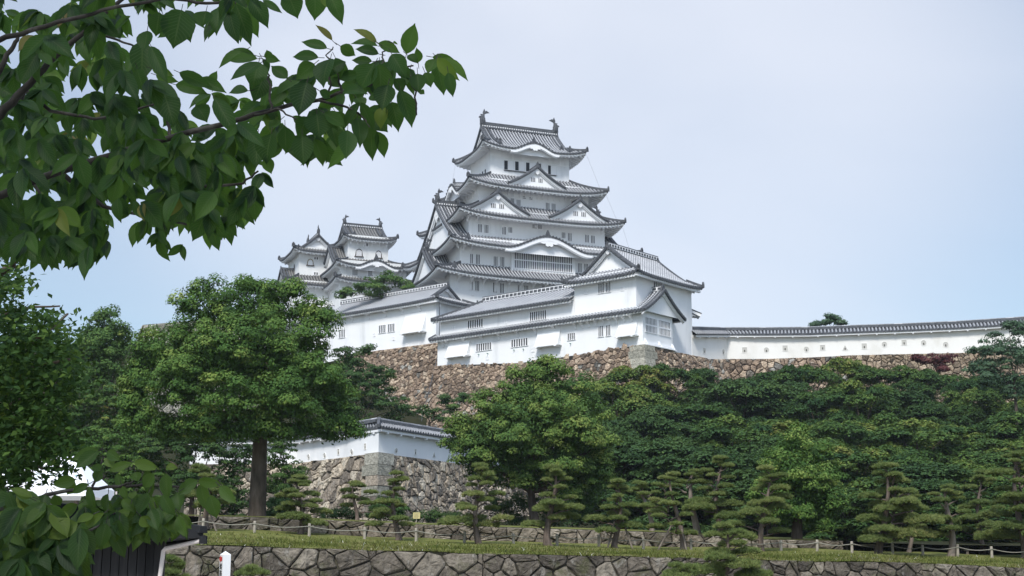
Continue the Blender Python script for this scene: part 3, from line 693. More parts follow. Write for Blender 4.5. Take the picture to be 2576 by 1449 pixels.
p1 = skirt(S2, 7.0, 8.1, 52.6, 3.6, 4.55, 55.0, up=.7)
for S, run in ((p2, 1.5), (p1, 0)):
    mb = MB()
    for sd in 'SWEN': S[sd].build(mb, pitch=.52, ov=1.4, nseg=6, drop=.24)
    if run: hips(mb, S, [('W', 1, run), ('W', -1, run), ('E', -1, run)], w_=.3, h_=.36)
    else: hips(mb, S, [('S', -1, S['S'].D), ('S', 1, S['S'].D), ('N', 1, S['N'].D)], w_=.3, h_=.36)
    mb.build('roof', TMO, sk2)
iri_gables(sk2, S2, p2, 5.0, 6.1, 4.6, 1.5, axis='b', gegyo=.7, board=.4, ridge=(.5, .5), fish=.7, oni_s=.7)
zf = p1['W'].z(0, 1.4)
dormer(sk2, lambda u, n, z: S2.w(-5.6 - n, -.6 + u, z), 4.4, 56.6 - zf, 56.6, 2.0, gegyo=.6, wins=False, mats=TMO, onis=.6)
for i in range(9): brk(sk2, F_W(5.6, S2), -6 + 1.4 * i, 52.4, .9, 1.0, .2)
for i in range(6): brk(sk2, F_S(6.8, S2), -4.6 + 1.8 * i, 52.4, .9, 1.0, .2)
arch_window(sk2, S2, -4.55, z3(592, 730), 85 / 5.398, 90 / 5.398, True)
arch_window(sk2, S2, -4.55, z3(835, 755), 85 / 5.398, 90 / 5.398, True)
swin(sk2, S2, -4.55, z3(670, 680), 60 / 5.398, 34 / 5.398, 2); swin(sk2, S2, -4.55, z3(668, 888), 60 / 5.398, 34 / 5.398, 2)
l = 0.9; F = F_W(3.6, S2); mb = MB(); mb.prism([F(l - .3, .03, 56.4), F(l + .3, .03, 56.4), F(l + .3, .03, 57.4), F(l, .03, 57.8), F(l - .3, .03, 57.4)], F(0, .04, 0) - F(0, 0, 0)); mb.build('window', 'window_frame', sk2)
# ================================================================== FRONT BUILDINGS (turned 40 degrees)
_c = P(1618, 868, 180.0)
FF = Frame(_c.x, _c.y, R(-40))
mat('copper', (0.18, 0.30, 0.26), .6)
TMW = ['tile_pan', 'tile_rib', 'tile_dark', 'plaster_trim', 'plaster']
def fpoly(mb, fr, b, pts, th=0.6, mi=0):
    mb.prism([fr.w(a, b, z) for a, z in pts], fr.w(0, th, 0) - fr.w(0, 0, 0), mi)
def flat_map(a0, b0, side):   # straight slopes: x along +a, w into +b (S) or -b (N)
    return (lambda x, w: (a0 + x, b0 + w)) if side == 'S' else (lambda x, w: (a0 + x, b0 - w))
def straight_roof(mb, fr, aL, aR, be, br, z0, zr, pitch=0.54, ov=1.0, hipL=0, hipR=0, conc=.15, nseg=5, lift=0.0, **kw):
    """one slope of a long roof from the eave line b=be to the ridge b=br"""
    D = abs(br - be); L = (aR - aL) / 2; ac = (aL + aR) / 2
    r = RoofSide(fr, flat_map(ac, be, 'S' if br > be else 'N'), L, lambda w: L, lambda w: z0 + (zr - z0) * prof(min(w, D) / D, conc), D, lift, D, uptw=8)
    if hipL or hipR:
        class H(RoofSide): pass
    r.build(mb, pitch=pitch, ov=ov, nseg=nseg, drop=.16, rafter=0.55, rib=(.14, .13), endr=.25, x0=(-L + 0 if not hipL else None), **kw)
    return r
def low_ridge(mb, p0, p1, wd=.5, ht=.6, ends=True):
    """ridge of the low buildings: white plaster band with dark tile panels; mats 2 dark 3 white"""
    p0, p1 = Vector(p0), Vector(p1); d = (p1 - p0); L = d.length; d.normalize(); n = Vector((d.y, -d.x, 0)).normalized(); u = Vector((0, 0, 1)); k = max(1, int(L / .75))
    pth = [p0.lerp(p1, i / k) for i in range(k + 1)]
    mb.sweep(pth, wd, ht, 3); mb.sweep([p + u * ht for p in pth], wd * .8, .13, 2); mb.sweep([p - u * .12 for p in pth], wd * 1.3, .14, 2)
    for i in range(k):
        c = p0.lerp(p1, (i + .5) / k)
        for sg in (-1, 1):
            q = [c + d * x + n * sg * (wd / 2 * (1 - .28 * z / ht) + y) + u * z for z in (ht * .16, ht * .84) for x, y in ((-.31, -.05), (.31, -.05), (.31, .03), (-.31, .03))]
            mb.box8(q, 2)
    if ends: oni(mb, p1 + d * .12 - u * .3, d, .95)
def chute(parent, fr, b, tl, tr, bl, br_, out_=0.85, name='stone_drop_chute'):
    """flared stone-dropping chute, pixels of its four corners"""
    (a0, zt), (a1, _), (c0, zb), (c1, _) = [fr.on_b(p[0], p[1], b - (0 if i < 2 else out_)) for i, p in enumerate((tl, tr, bl, br_))]
    a0 = (a0 + c0) / 2 if abs(a0 - c0) < 1.2 else a0
    A, C = c0 + .12, c1 - .12
    mb = MB(); n = 6
    prf = [(out_ * (i / n) ** 1.35, zt + (zb - zt) * i / n) for i in range(n + 1)]
    pts = [(-.05, zt)] + prf + [(out_, zb - .12), (-.05, zb - .12)]
    mb.prism([fr.w(A, b - o_, z) for o_, z in pts], fr.w(C, 0, 0) - fr.w(A, 0, 0), 0)
    mb.box(lambda x, o_, z: fr.w(x, b - o_, z), A - .15, C + .15, -.02, out_ + .12, zb - .2, zb - .02, 0)
    for x in (A + .2, C - .45): mb.box(lambda x_, o_, z: fr.w(x_, b - o_, z), x, x + .25, 0, out_ + .22, zb - .36, zb - .21, 0)
    return mb.build(name, 'plaster', parent)
# ---- lower wing with the upper wing behind it
wing = thing('wing_building', 'long two level white wing with lean-to tiled roof and barred windows on brown rampart', 'castle building', FF.w(-18, 2, 30))
aL = FF.on_b(1100.5, 900, 0)[0]
base_px = [(1101, 923), (1200, 919.5), (1320, 915.5), (1450, 897), (1588, 874.5)]
bw = [FF.on_b(x, y, 0) for x, y in base_px]; bw[0] = (aL, bw[0][1])
ZE1 = FF.on_b(1083, 849, -1.0)[1]; ZE1R = FF.on_b(1600, 787, -1.0)[1]
ze1 = lambda a: ZE1 + (ZE1R - ZE1) * (a - aL) / (0 - aL)
ZL = (ZE1 + ZE1R) / 2
mb = MB(); pts = [(a, z - .5) for a, z in bw] + [(0, bw[-1][1] - .5), (0, ZL + .6), (aL, ZL + .6)]
fpoly(mb, FF, 0, pts, 7.0); mb.build('wall', 'plaster', wing)
aT = FF.on_b(1600, 720, .5)[0]; aT0 = FF.on_b(1445, 740, .5)[0]
ZE2 = (FF.on_b(1083.4, 801, -.6)[1] + FF.on_b(1443, 757, -.6)[1]) / 2
mb = MB(); fpoly(mb, FF, .5, [(aL + .05, ZL), (aT0 - .03, ZL), (aT0 - .03, ZE2 + .7), (aL + .05, ZE2 + .7)], 7.0); mb.build('wall', 'plaster', wing)
mb = MB(); rl = straight_roof(mb, FF, aL - .9, aT + .02, -1.0, .5, ZL, ZL + .75, ov=1.0, nseg=3, conc=0)
mb.sweep([rl.pt(-rl.L, w_, .02) for w_ in (0, .5, 1.0, 1.5)], .3, .25, 2)
mb.build('roof', TMW, wing)
_, ZR2 = FF.on_b(1300, 746, 4.0)
mb = MB()
D = 4.6; Lh = (aT0 - .05 - (aL - .9)) / 2; ac2 = (aL - .9 + aT0 - .05) / 2
hl = lambda w: Lh
r_up = RoofSide(FF, lambda x, w: (ac2 + x, -.6 + w), Lh, hl, lambda w: ZE2 + (ZR2 - ZE2) * prof(min(w, D) / D, .1), D, 0, D)
class HipL(RoofSide):
    pass
# front slope with a hip at its left end
def clipped(r, xl):   # shrink only the left side: shear the grid
    return r
kk = 60; rows, uvs = [], []
xL = lambda w: -Lh + w * 1.45
for j in range(7):
    wv = D * j / 6; rows.append([r_up.pt(xL(wv) + (Lh - xL(wv)) * i / kk, wv) for i in range(kk + 1)]); uvs.append([(0, wv)] * (kk + 1))
mb.grid(rows, 0, uvs)
nrib = int(2 * Lh / .54)
for i in range(nrib):
    x = -Lh + (i + .5) * 2 * Lh / nrib; wm = min(D, (x + Lh) / 1.45)
    if wm < .2: continue
    ring, uu = [], []
    for j in range(6):
        wv = -.06 + (wm + .06) * j / 5
        ring.append([r_up.pt(x + dx, wv, dz) for dx, dz in ((-.14, -.01), (-.08, .13), (.08, .13), (.14, -.01))]); uu.append([(x, wv * 1.15)] * 4)
    mb.grid(ring, 1, uu)
    pts = [r_up.pt(x + .25 * math.cos(t * math.pi / 4), -.1, -.02 + .25 * math.sin(t * math.pi / 4)) for t in range(8)]
    mb.prism(pts, FF.w(0, .16, 0) - FF.w(0, 0, 0), 2)
e = [[r_up.pt(-Lh, wv, dz), r_up.pt(Lh, wv, dz)] for wv, dz in ((-.02, .03), (-.02, -.15), (.1, -.155), (.1, -.32), (1.1, -.32))]
mb.grid(e[0:2], 2); mb.grid(e[1:3], 2); mb.grid(e[2:4], 3); mb.grid(e[3:5], 3)
rows = [[FF.w(ac2 - Lh + w_ * 1.45, -.6 + w_, r_up.zf(w_)) for w_ in (0, 2.3, 4.6)], [FF.w(ac2 - Lh + w_ * 1.45, 8.6 - w_, r_up.zf(w_)) for w_ in (0, 2.3, 4.6)]]
mb.grid(rows, 0)
mb.grid([[r_up.pt(-Lh + D * 1.45, D), r_up.pt(Lh, D)], [FF.w(ac2 - Lh, 8.6, ZE2), FF.w(ac2 + Lh, 8.6, ZE2)]], 0)
mb.sweep([r_up.pt(xL(w_), w_, .03) for w_ in (0, 1, 2, 3, 4, 4.6)], .34, .32, 2)
low_ridge(mb, r_up.pt(-Lh + D * 1.45 - .4, D, 0), r_up.pt(Lh - .05, D, 0), ends=False)
mb.build('roof', TMW, wing)
# scalloped white cornice under the eaves
def scallops(parent, fr, aL_, aR_, b, z, pitch=.42, h=.16):
    mb = MB(); n = int((aR_ - aL_) / pitch)
    for i in range(n):
        a = aL_ + (i + .5) * (aR_ - aL_) / n
        pts = [(a + pitch * .5 * x, z - h * (1 - x * x)) for x in (-1, -.5, 0, .5, 1)]
        mb.prism([fr.w(p, b, zz) for p, zz in [(a + pitch * .5, z + .1)][::-1] + [(a - pitch * .5, z + .1)] + pts], fr.w(0, .35, 0) - fr.w(0, 0, 0), 0)
    return mb.build('cornice', 'plaster_trim', parent)
scallops(wing, FF, aL - .85, aT, -.92, ZL - .3); scallops(wing, FF, aL - .85, aT0 - .1, -.52, ZE2 - .3)
for zx in (318, 350, 495, 640, 785, 940, 1095, 1250, 1430, 1487, 1545, 1605, 1662, 1720, 1780, 1842, 1905):
    a = FF.on_b(z5(zx, 0)[0], 830, 0)[0]; brk(wing, F_S(0, FF), a, ZL - .25, .95, .7, .34)
for (zx, zy, wp, hp, n) in ((655, 893, 130, 60, 7), (957, 857, 142, 62, 7), (1395, 806, 66, 56, 4), (1645, 762, 44, 88, 3), (1707, 755, 40, 88, 3)):
    swin(wing, FF, 0, z5(zx, zy), wp / 3.36, hp / 3.36, n, frame=.06)
for (zx, zy, wp, hp, n) in ((583, 697, 132, 66, 7), (1113, 628, 143, 72, 8)):
    swin(wing, FF, .5, z5(zx, zy), wp / 3.36, hp / 3.36, n, frame=.06)
for tl, tr, bl, br_ in (((352, 815), (520, 800), (322, 978), (512, 968)), ((1105, 722), (1285, 705), (1078, 888), (1280, 880)), ((1785, 680), (1932, 664), (1760, 803), (1932, 795))):
    chute(wing, FF, 0, z5(*tl), z5(*tr), z5(*bl), z5(*br_))
def port(parent, fr, b, px, s=.27):
    a, z = fr.on_b(px[0], px[1], b); F = lambda l, o_, zz: fr.w(l, b - o_, zz); mb = MB()
    mb.box(F, a - s, a + s, -.02, .06, z + s - .07, z + s); mb.box(F, a - s, a + s, -.02, .06, z - s, z - s + .07)
    mb.box(F, a - s, a - s + .07, -.02, .065, z - s + .07, z + s - .07); mb.box(F, a + s - .07, a + s, -.02, .065, z - s + .07, z + s - .07)
    mb.box(F, a - s + .12, a + s - .12, -.02, .03, z - s + .12, z + s - .12)
    return mb.build('gun_port', 'plaster_trim', parent)
for q in ((685, 987), (1070, 920)): port(wing, FF, 0, z5(*q))
for q in ((398, 733), (838, 682)): port(wing, FF, .5, z5(*q))
for q in ((614, 955), (690, 947), (912, 918), (992, 911), (1390, 863)):
    a, z = FF.on_b(*z5(*q), 0); mb = MB(); mb.tube([FF.w(a, .05, z), FF.w(a, -.25, z - .04)], .07, 6); mb.build('spout', 'copper', wing)
# gable-ended bay at the right end of the lower wing
DB = FF.on_a(1692, 830, 0)[0]
bR, zR = FF.on_a(1671, 729, .9)
bE2 = FF.on_a(1726, 803, .9)[0]
zbay = bw[-1][1] + .25
mb = MB(); mb.prism([FF.w(-.02, 0.02, zbay), FF.w(-.02, DB, zbay), FF.w(-.02, DB, ZL + .2), FF.w(-.02, bR, zR - .5), FF.w(-.02, 0.02, ZL + .2)], FF.w(aT, 0, 0) - FF.w(0, 0, 0)); mb.build('wall', 'plaster', wing)
mb = MB()
hgb = zR - ZL
for s_, be in (('S', -1.0), ('N', bE2)):
    D_ = abs(bR - be); L_ = (.95 - aT) / 2; acb = (.95 + aT) / 2
    rs = RoofSide(FF, flat_map(acb, be, s_), L_, lambda w: L_, (lambda D_: lambda w: ZL + hgb * prof(min(w, D_) / D_, .3))(D_), D_, 0, D_)
    rs.build(mb, pitch=.52, ov=1.0, nseg=6, drop=.16, rib=(.14, .13), soffit=False, endr=.25)
def Gb(u, n, z): return FF.w(.4 + n, bR + u, z)
gB = bR + 1.0
gable_trim(mb, Gb, gB, lambda u: ZL + hgb * prof(max(0, 1 - u / gB), .3), ZL, .55, .55, .32, wallin=.1)
low_ridge(mb, FF.w(aT + .3, bR, zR - .02), FF.w(.7, bR, zR - .02), .42, .5)
mb.build('roof', TMW, wing)
Fb = lambda l, o_, z: FF.w(o_, l, z)
b0, zt = FF.on_a(*z5(2015, 640), 0); b1, _ = FF.on_a(*z5(2228, 695), 0); _, zb = FF.on_a(*z5(2015, 760), 0)
lattice(wing, Fb, b0 + (b1 - b0) * .23, (zt + zb) / 2, (b1 - b0) * .44, zt - zb, 8, frame=.07, mid=True)
lattice(wing, Fb, b0 + (b1 - b0) * .77, (zt + zb) / 2, (b1 - b0) * .44, zt - zb, 8, frame=.07, mid=True)
mb = MB()
for bb in (.3, DB * .5, DB - .35):
    mb.prism([Fb(bb, -.6, zbay + .9), Fb(bb, .02, zbay + .9), Fb(bb, .55, zbay - .15), Fb(bb, -.6, zbay - 1.5)], Fb(.3, 0, 0) - Fb(0, 0, 0))
mb.box(Fb, 0.02, DB, .0, .6, zbay - .12, zbay + .02)
mb.box(Fb, 0.02, DB, .0, .35, zbay + .02, zbay + .3)
mb.build('stone_drop_chute', 'plaster_trim', wing)
# ---- turret
tur = thing('turret', 'white corner turret with plain gable, at the right end of the long wing', 'turret', FF.w(-5, 5, 29))
bE = FF.on_a(1739, 735, aT)[0]
W2, D2 = (aT - aT0) / 2, (bE - .5) / 2; tca, tcb = (aT + aT0) / 2, .5 + D2
ztE = FF.on_b(1602, 679, -.6)[1] - .35
mb = MB(); mb.box(FF.w, aT0, aT, .5, bE, 26.5, ztE + .9); mb.build('wall', 'plaster', tur)
zrT = FF.on_b(1524, 626, 2.2)[1]
t_ = irimoya(FF, W2 + 1.15, D2 + 1.1, ztE, zrT, D2 - .7, 1.8, up=.35, ca=tca, cb=tcb, conc=.18, axis='b')
mb = MB()
for sd in 'SEWN': t_[sd].build(mb, pitch=.54, ov=1.15, nseg=7, drop=.16, rib=(.14, .13), rafter=.5, endr=.25)
hips(mb, t_, [('S', -1, 1.6), ('S', 1, 1.6), ('N', -1, 1.6)], w_=.36, h_=.36)
mb.build('roof', TMW, tur)
iri_gables(tur, FF, t_, W2 + 1.15, D2 + 1.1, D2 - .7, 1.8, ca=tca, cb=tcb, axis='b', gegyo=.65, board=.4, ridge=(.5, .6), fish=0, lower=True, kudari=False, oni_s=.85)
swin(tur, FF, .5, z5(1647, 397), 52 / 3.36, 82 / 3.36, 3, frame=.06); swin(tur, FF, .5, z5(1706, 389), 44 / 3.36, 82 / 3.36, 3, frame=.06)
port(tur, FF, .5, z5(1517, 432)); port(tur, FF, .5, z5(1827, 403))
b0, zc = FF.on_a(*z5(2125, 383), aT); lattice(tur, lambda l, o_, z: FF.w(aT + o_, l, z), b0, zc, 2.2, 1.7, 5, frame=.06)
scallops(tur, FF, aT0 - 1.0, aT + 1.0, -.52, ztE - .3)
mb = MB()
for i in range(int((bE + 1.6) / .42)):
    b = -.5 + .42 * i; pts = [(b + .21 * x, ztE - .3 - .16 * (1 - x * x)) for x in (-1, -.5, 0, .5, 1)]
    mb.prism([FF.w(aT + 1.06, p, zz) for p, zz in [(b + .21, ztE - .2), (b - .21, ztE - .2)] + pts], FF.w(-.35, 0, 0) - FF.w(0, 0, 0))
mb.build('cornice', 'plaster_trim', tur)
pb = P(1748, 790, FF.w(aT, bE, 0).y + .4)   # little tiled hood on the far side of the turret
mb = MB(); mb.prism([pb + Vector((x, 0, z)) for x, z in ((-.9, .75), (-.9, .45), (.75, -.35), (.85, -.15), (.85, .05))], (0, 2.2, 0), 0)
mb.prism([pb + Vector((x, -.06, z)) for x, z in ((-.9, .95), (-.9, .77), (.87, .07), (1.0, .12))], (0, 2.3, 0), 1)
mb.prism([pb + Vector((x, .2, z)) for x, z in ((-.9, .3), (-.9, -.5), (-.5, -.5), (-.2, -.2), (.3, -.3))], (0, 1.6, 0), 0)
mb.build('hood', ['plaster_trim', 'tile_dark'], tur)
# ---- corridor building on the left
cor = thing('corridor_building', 'white corridor building under one long tiled ridge, left of the wing', 'castle building', FF.w(-44, 9, 31))
BC = 6.0
cR = FF.on_b(1097.5, 765, BC)[0]; cL = FF.on_b(803, 800, BC)[0]
ZC = (FF.on_b(815, 797, BC - 1.0)[1] + FF.on_b(1100, 754, BC - 1.0)[1]) / 2
bRd = BC + 3.6
zrc = (FF.on_b(815, 764, bRd)[1] + FF.on_b(1140, 718, bRd)[1]) / 2 - .35
cbase = [FF.on_b(x, y, BC) for x, y in ((700, 925), (918, 887), (1000, 874), (1098, 862))]
mb = MB(); fpoly(mb, FF, BC, [(cL - 14, cbase[0][1] - .5)] + [(a, z - .5) for a, z in cbase] + [(cR, cbase[-1][1] - .5), (cR, ZC + .7), (cL - 14, ZC + .7)], 7.2); mb.build('wall', 'plaster', cor)
Lc = (cR + 1.1 - (cL - .3)) / 2; cac = (cR + 1.1 + cL - .3) / 2
t2 = irimoya(FF, Lc, 4.6, ZC, zrc, Lc - 2.0, 1.7, up=.3, ca=cac, cb=bRd, conc=.12)
mb = MB()
for sd in 'SEN': t2[sd].build(mb, pitch=.54, ov=1.05, nseg=7, drop=.16, rib=(.14, .13), rafter=.5, endr=.25)
hips(mb, t2, [('S', 1, 1.5), ('N', -1, 1.5)], w_=.36, h_=.36)
mb.build('roof', TMW, cor)
iri_gables(cor, FF, t2, Lc, 4.6, Lc - 2.0, 1.7, ca=cac, cb=bRd, gegyo=.6, board=.35, ridge=(.5, .6), fish=0, lower=True, kudari=False, ends=(1,), oni_s=.85)
scallops(cor, FF, cL - .2, cR + 1.0, BC - .92, ZC - .3)
mb = MB(); r_ = straight_roof(mb, FF, cL - 14, cL - .6, BC - 1.0, bRd, ZC - .35, zrc - .55, nseg=5, conc=.12)
low_ridge(mb, FF.w(cL - 14, bRd, zrc - .6), FF.w(cL - .4, bRd, zrc - .6), ends=False)
mb.build('roof', TMW, cor)
for zx in (300, 455, 610, 770, 930, 1095):
    a = FF.on_b(z4(zx, 0)[0], 790, BC)[0]; brk(cor, F_S(-BC, FF), a, ZC - .25, 1.0, .75, .36)
for (zx, zy, wp, hp, n) in ((738, 521, 66, 72, 4), (823, 510, 66, 74, 4), (355, 566, 60, 74, 4)):
    swin(cor, FF, BC, z4(zx, zy), wp / 3.78, hp / 3.78, n, frame=.06)
chute(cor, FF, BC, z4(935, 385), z4(1120, 362), z4(905, 560), z4(1115, 548), 1.0)
for q in ((662, 577), (843, 612), (1035, 572)): port(cor, FF, BC, z4(*q))
p0 = FF.w(cR + .05, BC + .6, ZC - .7); mb = MB(); mb.tube([p0, p0 + (FF.w(.45, -.25, 0) - FF.w(0, 0, 0)) + Vector((0, 0, -.12))], [.16, .18], 8); mb.box(lambda a, b, z: p0 + Vector((a, b, z)), -.06, .06, -.06, .06, 0, .5)
tag(mb.build('camera_housing', 'plaster_trim'), 'small white round security camera under the corridor roof corner', 'camera')
# cable hanging down the rampart
mb = MB(); cpx = [(1104, 745, 206), (1106, 800, 206), (1104, 880, 204), (1092, 930, 203.5), (1080, 980, 202), (1060, 1060, 199)]
mb.tube([P(*q) for q in cpx], .06, 5); tag(mb.build('cable', 'tile_dark'), 'thin dark cable running down the brown rampart from the corridor roof', 'cable')
# ================================================================== LONG WALLS WITH TILED COPING
def loophole(parent, c, d, n, shape, s=.42):
    """flared loophole: rim, flat inner plate toned as shade, flat dark patch for the hole; c centre, d along the wall, n outward"""
    u = Vector((0, 0, 1))
    if shape == 'round': o_ = [(math.cos(t * math.pi / 8), math.sin(t * math.pi / 8)) for t in range(16)]
    elif shape == 'tri': o_ = [(-1, -.85), (1, -.85), (0, 1.05)]
    elif shape == 'tall': o_ = [(-.62, -1.1), (.62, -1.1), (.62, 1.1), (-.62, 1.1)]
    else: o_ = [(-.95, -1), (.95, -1), (.95, 1), (-.95, 1)]
    k = len(o_); mb = MB()
    pt = lambda x, z, o: c + d * x * s + u * z * s + n * o
    mb2 = [(pt(x, z, .045), pt(x * .86, z * .86, .045), pt(x * .86, z * .86, .012)) for x, z in o_]
    for i in range(k):
        a, b = mb2[i], mb2[(i + 1) % k]
        mb.face([a[0], b[0], b[1], a[1]], 0); mb.face([a[1], b[1], b[2], a[2]], 0)
        mb.face([pt(*o_[i], 0), pt(*o_[(i + 1) % k], 0), b[0], a[0]], 0)
    mb.face([q[2] for q in mb2], 1)
    o = mb.build('loophole', ['plaster_cream', 'funnel_shade'], parent)
    mb = MB(); w_ = .2; zz = -.25
    mb.face([pt(-w_, zz - .42, .02), pt(w_, zz - .42, .02), pt(w_, zz + .3, .02), pt(-w_, zz + .3, .02)]); mb.build('opening', 'loop_shade', o)
    return o
mat('funnel_shade', (.50, .49, .46), .9); mat('loop_shade', (.10, .10, .085), .9)  # plate and slot are flat; the loophole's inner shade is in their colour
def coped_wall(root, pts, th=.55, m='plaster_cream', ov=.75, rise=.75, pitch=.42, ridge=.36, tiles=None):
    """pts: list of (x,y,zbase,zeave) left to right as seen; wall + tiled coping as two parts"""
    n = len(pts); P3 = [Vector((p[0], p[1], 0)) for p in pts]; nr = []
    for i in range(n):
        d = (P3[min(i + 1, n - 1)] - P3[max(i - 1, 0)]).normalized(); nr.append(Vector((d.y, -d.x, 0)))
    if nr[0].y > 0: nr = [-q for q in nr]
    mb = MB()
    for i in range(n - 1):
        q = []
        for zk in (2, 3):
            for j, o_ in ((i, 0), (i + 1, 0), (i + 1, -th), (i, -th)):
                v = P3[j] + nr[j] * o_; q.append(Vector((v.x, v.y, pts[j][zk] - (.4 if zk == 2 else -.12))))
        mb.box8(q, 0)
    wl = mb.build('wall', m, root)
    mb = MB(); k = 0; zc = lambda i: pts[i][3]
    for i in range(n - 1):
        d = (P3[i + 1] - P3[i]); L = d.length; m_ = max(1, int(L / pitch + .5))
        def q(t, o_, dz, i=i):
            v = P3[i].lerp(P3[i + 1], t) + nr[i].lerp(nr[i + 1], t) * o_
            return Vector((v.x, v.y, zc(i) + (zc(i + 1) - zc(i)) * t + dz))
        c = -th / 2
        for sg in (1, -1):
            mb.grid([[q(t, c + sg * (th / 2 + ov) * (1 - w_), .14 + rise * w_) for t in (0, .5, 1)] for w_ in (0, .5, 1)], 0, [[(0, w_)] * 3 for w_ in (0, .5, 1)])
            mb.grid([[q(t, c + sg * (th / 2 + ov), dz) for t in (0, 1)] for dz in (.15, .0)], 2)
            mb.grid([[q(t, c + sg * (th / 2 + oo), dz) for t in (0, 1)] for oo, dz in ((ov, 0.0), (ov - .1, -.005), (ov - .1, -.2), (.05, -.22))], 3)
            for j in range(m_):
                t = (j + .5) / m_; hw = .13 / L; ring = []
                for w_ in (-.03, .33, .66, 1.0):
                    ring.append([q(t + dx, c + sg * (th / 2 + ov) * (1 - w_), .14 + rise * w_ + dz) for dx, dz in ((-hw, -.01), (-hw * .6, .12), (hw * .6, .12), (hw, -.01))])
                mb.grid(ring, 1, [[(0, w_ * 1.1)] * 4 for w_ in (-.03, .33, .66, 1.0)])
                if sg == 1:
                    ce = [q(t + .14 / L * math.cos(a * math.pi / 3), c + (th / 2 + ov + .04), .15 + .14 * math.sin(a * math.pi / 3)) for a in range(6)]
                    mb.prism(ce, -nr[i] * .1, 2)
                    if j % 5 == 2:
                        mb.box(lambda x, y, z: q(t + x / L, y, z), -.1, .1, -.02, ov - .12, -.34, -.2, 3)
        mb.sweep([q(t, c, .12 + rise) for t in (0, .5, 1)], .42, ridge, 2); mb.tube([q(t, c, .14 + rise + ridge) for t in (0, 1)], .12, 6, 1)
    cp_ = mb.build('tile_coping', tiles or ['tile_pan', 'tile_rib', 'tile_dark', 'plaster_trim'], root)
    return wl, cp_, P3, nr
def z6(x, y): return 1693.3 + x / 2.917, 734.8 + y / 2.917
fc = FF.w(aT, bE, 0)
rw_px = [(1742, 838.5, 905, fc.y - .2), (1830, 839.5, 904.5, 199), (1930, 839.5, 904, 198), (2036, 838.5, 900.5, 197), (2139, 834.5, 895, 196), (2276, 830, 892, 195), (2413, 824, 889, 194), (2560, 814.5, 881, 193), (2760, 800, 868, 192)]
RW = []
for x, ye, yb, Y in rw_px:
    e, b = P(x, ye + 6, Y), P(x, yb, Y); RW.append((b.x, b.y, b.z, e.z))
rwall = thing('plaster_wall', 'long cream white wall with tiled coping and a row of loopholes, right of the turret', 'castle wall', (RW[0][0], RW[0][1], 28))
_, _, P3, NR = coped_wall(rwall, RW, pitch=.5)
def on_path(P3, px, py):
    r = ray(px, py)
    for i in range(len(P3) - 1):
        a, d = P3[i], P3[i + 1] - P3[i]
        det = r.x * (-d.y) + r.y * d.x
        k = (a.x * (-d.y) + a.y * d.x) / det; t = ((r.x * k - a.x) * d.x + (r.y * k - a.y) * d.y) / d.length_squared
        if -.001 <= t <= 1.001: return Vector((r.x * k, r.y * k, EYE + r.z * k)), d.normalized()
    return None, None
for zx, zy, sh in ((228, 430, 'sq'), (368, 438, 'round'), (525, 425, 'sq'), (685, 425, 'round'), (822, 412, 'sq'), (978, 420, 'round'), (1097, 407, 'sq'), (1262, 410, 'tri'), (1403, 397, 'sq'), (1550, 384, 'round'), (1695, 370, 'sq'), (1838, 373, 'round'), (2000, 385, 'round')):
    c, d = on_path(P3, *z6(zx, zy)); n_ = Vector((d.y, -d.x, 0)); n_ = n_ if n_.y < 0 else -n_
    loophole(rwall, c, d, n_, sh, .43)
# lower corner wall
c0 = P(952, 1140, 115.0)
dl, dr = Vector((-math.sin(R(37)), math.cos(R(37)), 0)), Vector((math.sin(R(28)), math.cos(R(28)), 0))
def cpt(d, L, zb, ze): q = c0 + d * L; return (q.x, q.y, zb, ze)
zb_, ze_ = c0.z, P(952, 1080, 115).z
LW = [cpt(dr, L_, zb_, ze_) for L_ in (0, 12, 26, 34)]
le = c0 + dl * 14
lw_l = [(le.x - 10, le.y + 1.5, zb_, ze_), (le.x, le.y, zb_, ze_), cpt(dl, 6, zb_, ze_), cpt(dl, 0, zb_, ze_)]
cw = thing('plaster_wall', 'low white corner wall with loopholes on grey rubble, below the brown rampart', 'castle wall', c0)
_, _, PL, _ = coped_wall(cw, lw_l + LW[1:], m='plaster', ov=.6, rise=.5, ridge=.25, pitch=.4); PR = PL
mb = MB(); mb.sweep([c0 + Vector((0, -.85, ze_ - c0.z + .12)), c0 + Vector((0, .2, ze_ - c0.z + .8))], .32, .25, 0); mb.build('hip_tile', 'tile_dark', cw)
def zc4(x, y): return 639.0 + x / 3.394, 1022.4 + y / 3.394
for path, x, y, sh in ((PL, 467, 430, 'round'), (PL, 604, 420, 'round'), (PL, 722, 388, 'tall'), (PL, 835, 388, 'round'), (PL, 950, 342, 'tall'), (PR, 1213, 378, 'round'), (PR, 1377, 390, 'tall'), (PR, 1535, 415, 'tri'), (PR, 1697, 425, 'round')):
    c, d = on_path(path, *zc4(x, y))
    if c is None: continue
    n_ = Vector((d.y, -d.x, 0)); n_ = n_ if n_.y < 0 else -n_
    loophole(cw, c, d, n_, sh, .24)
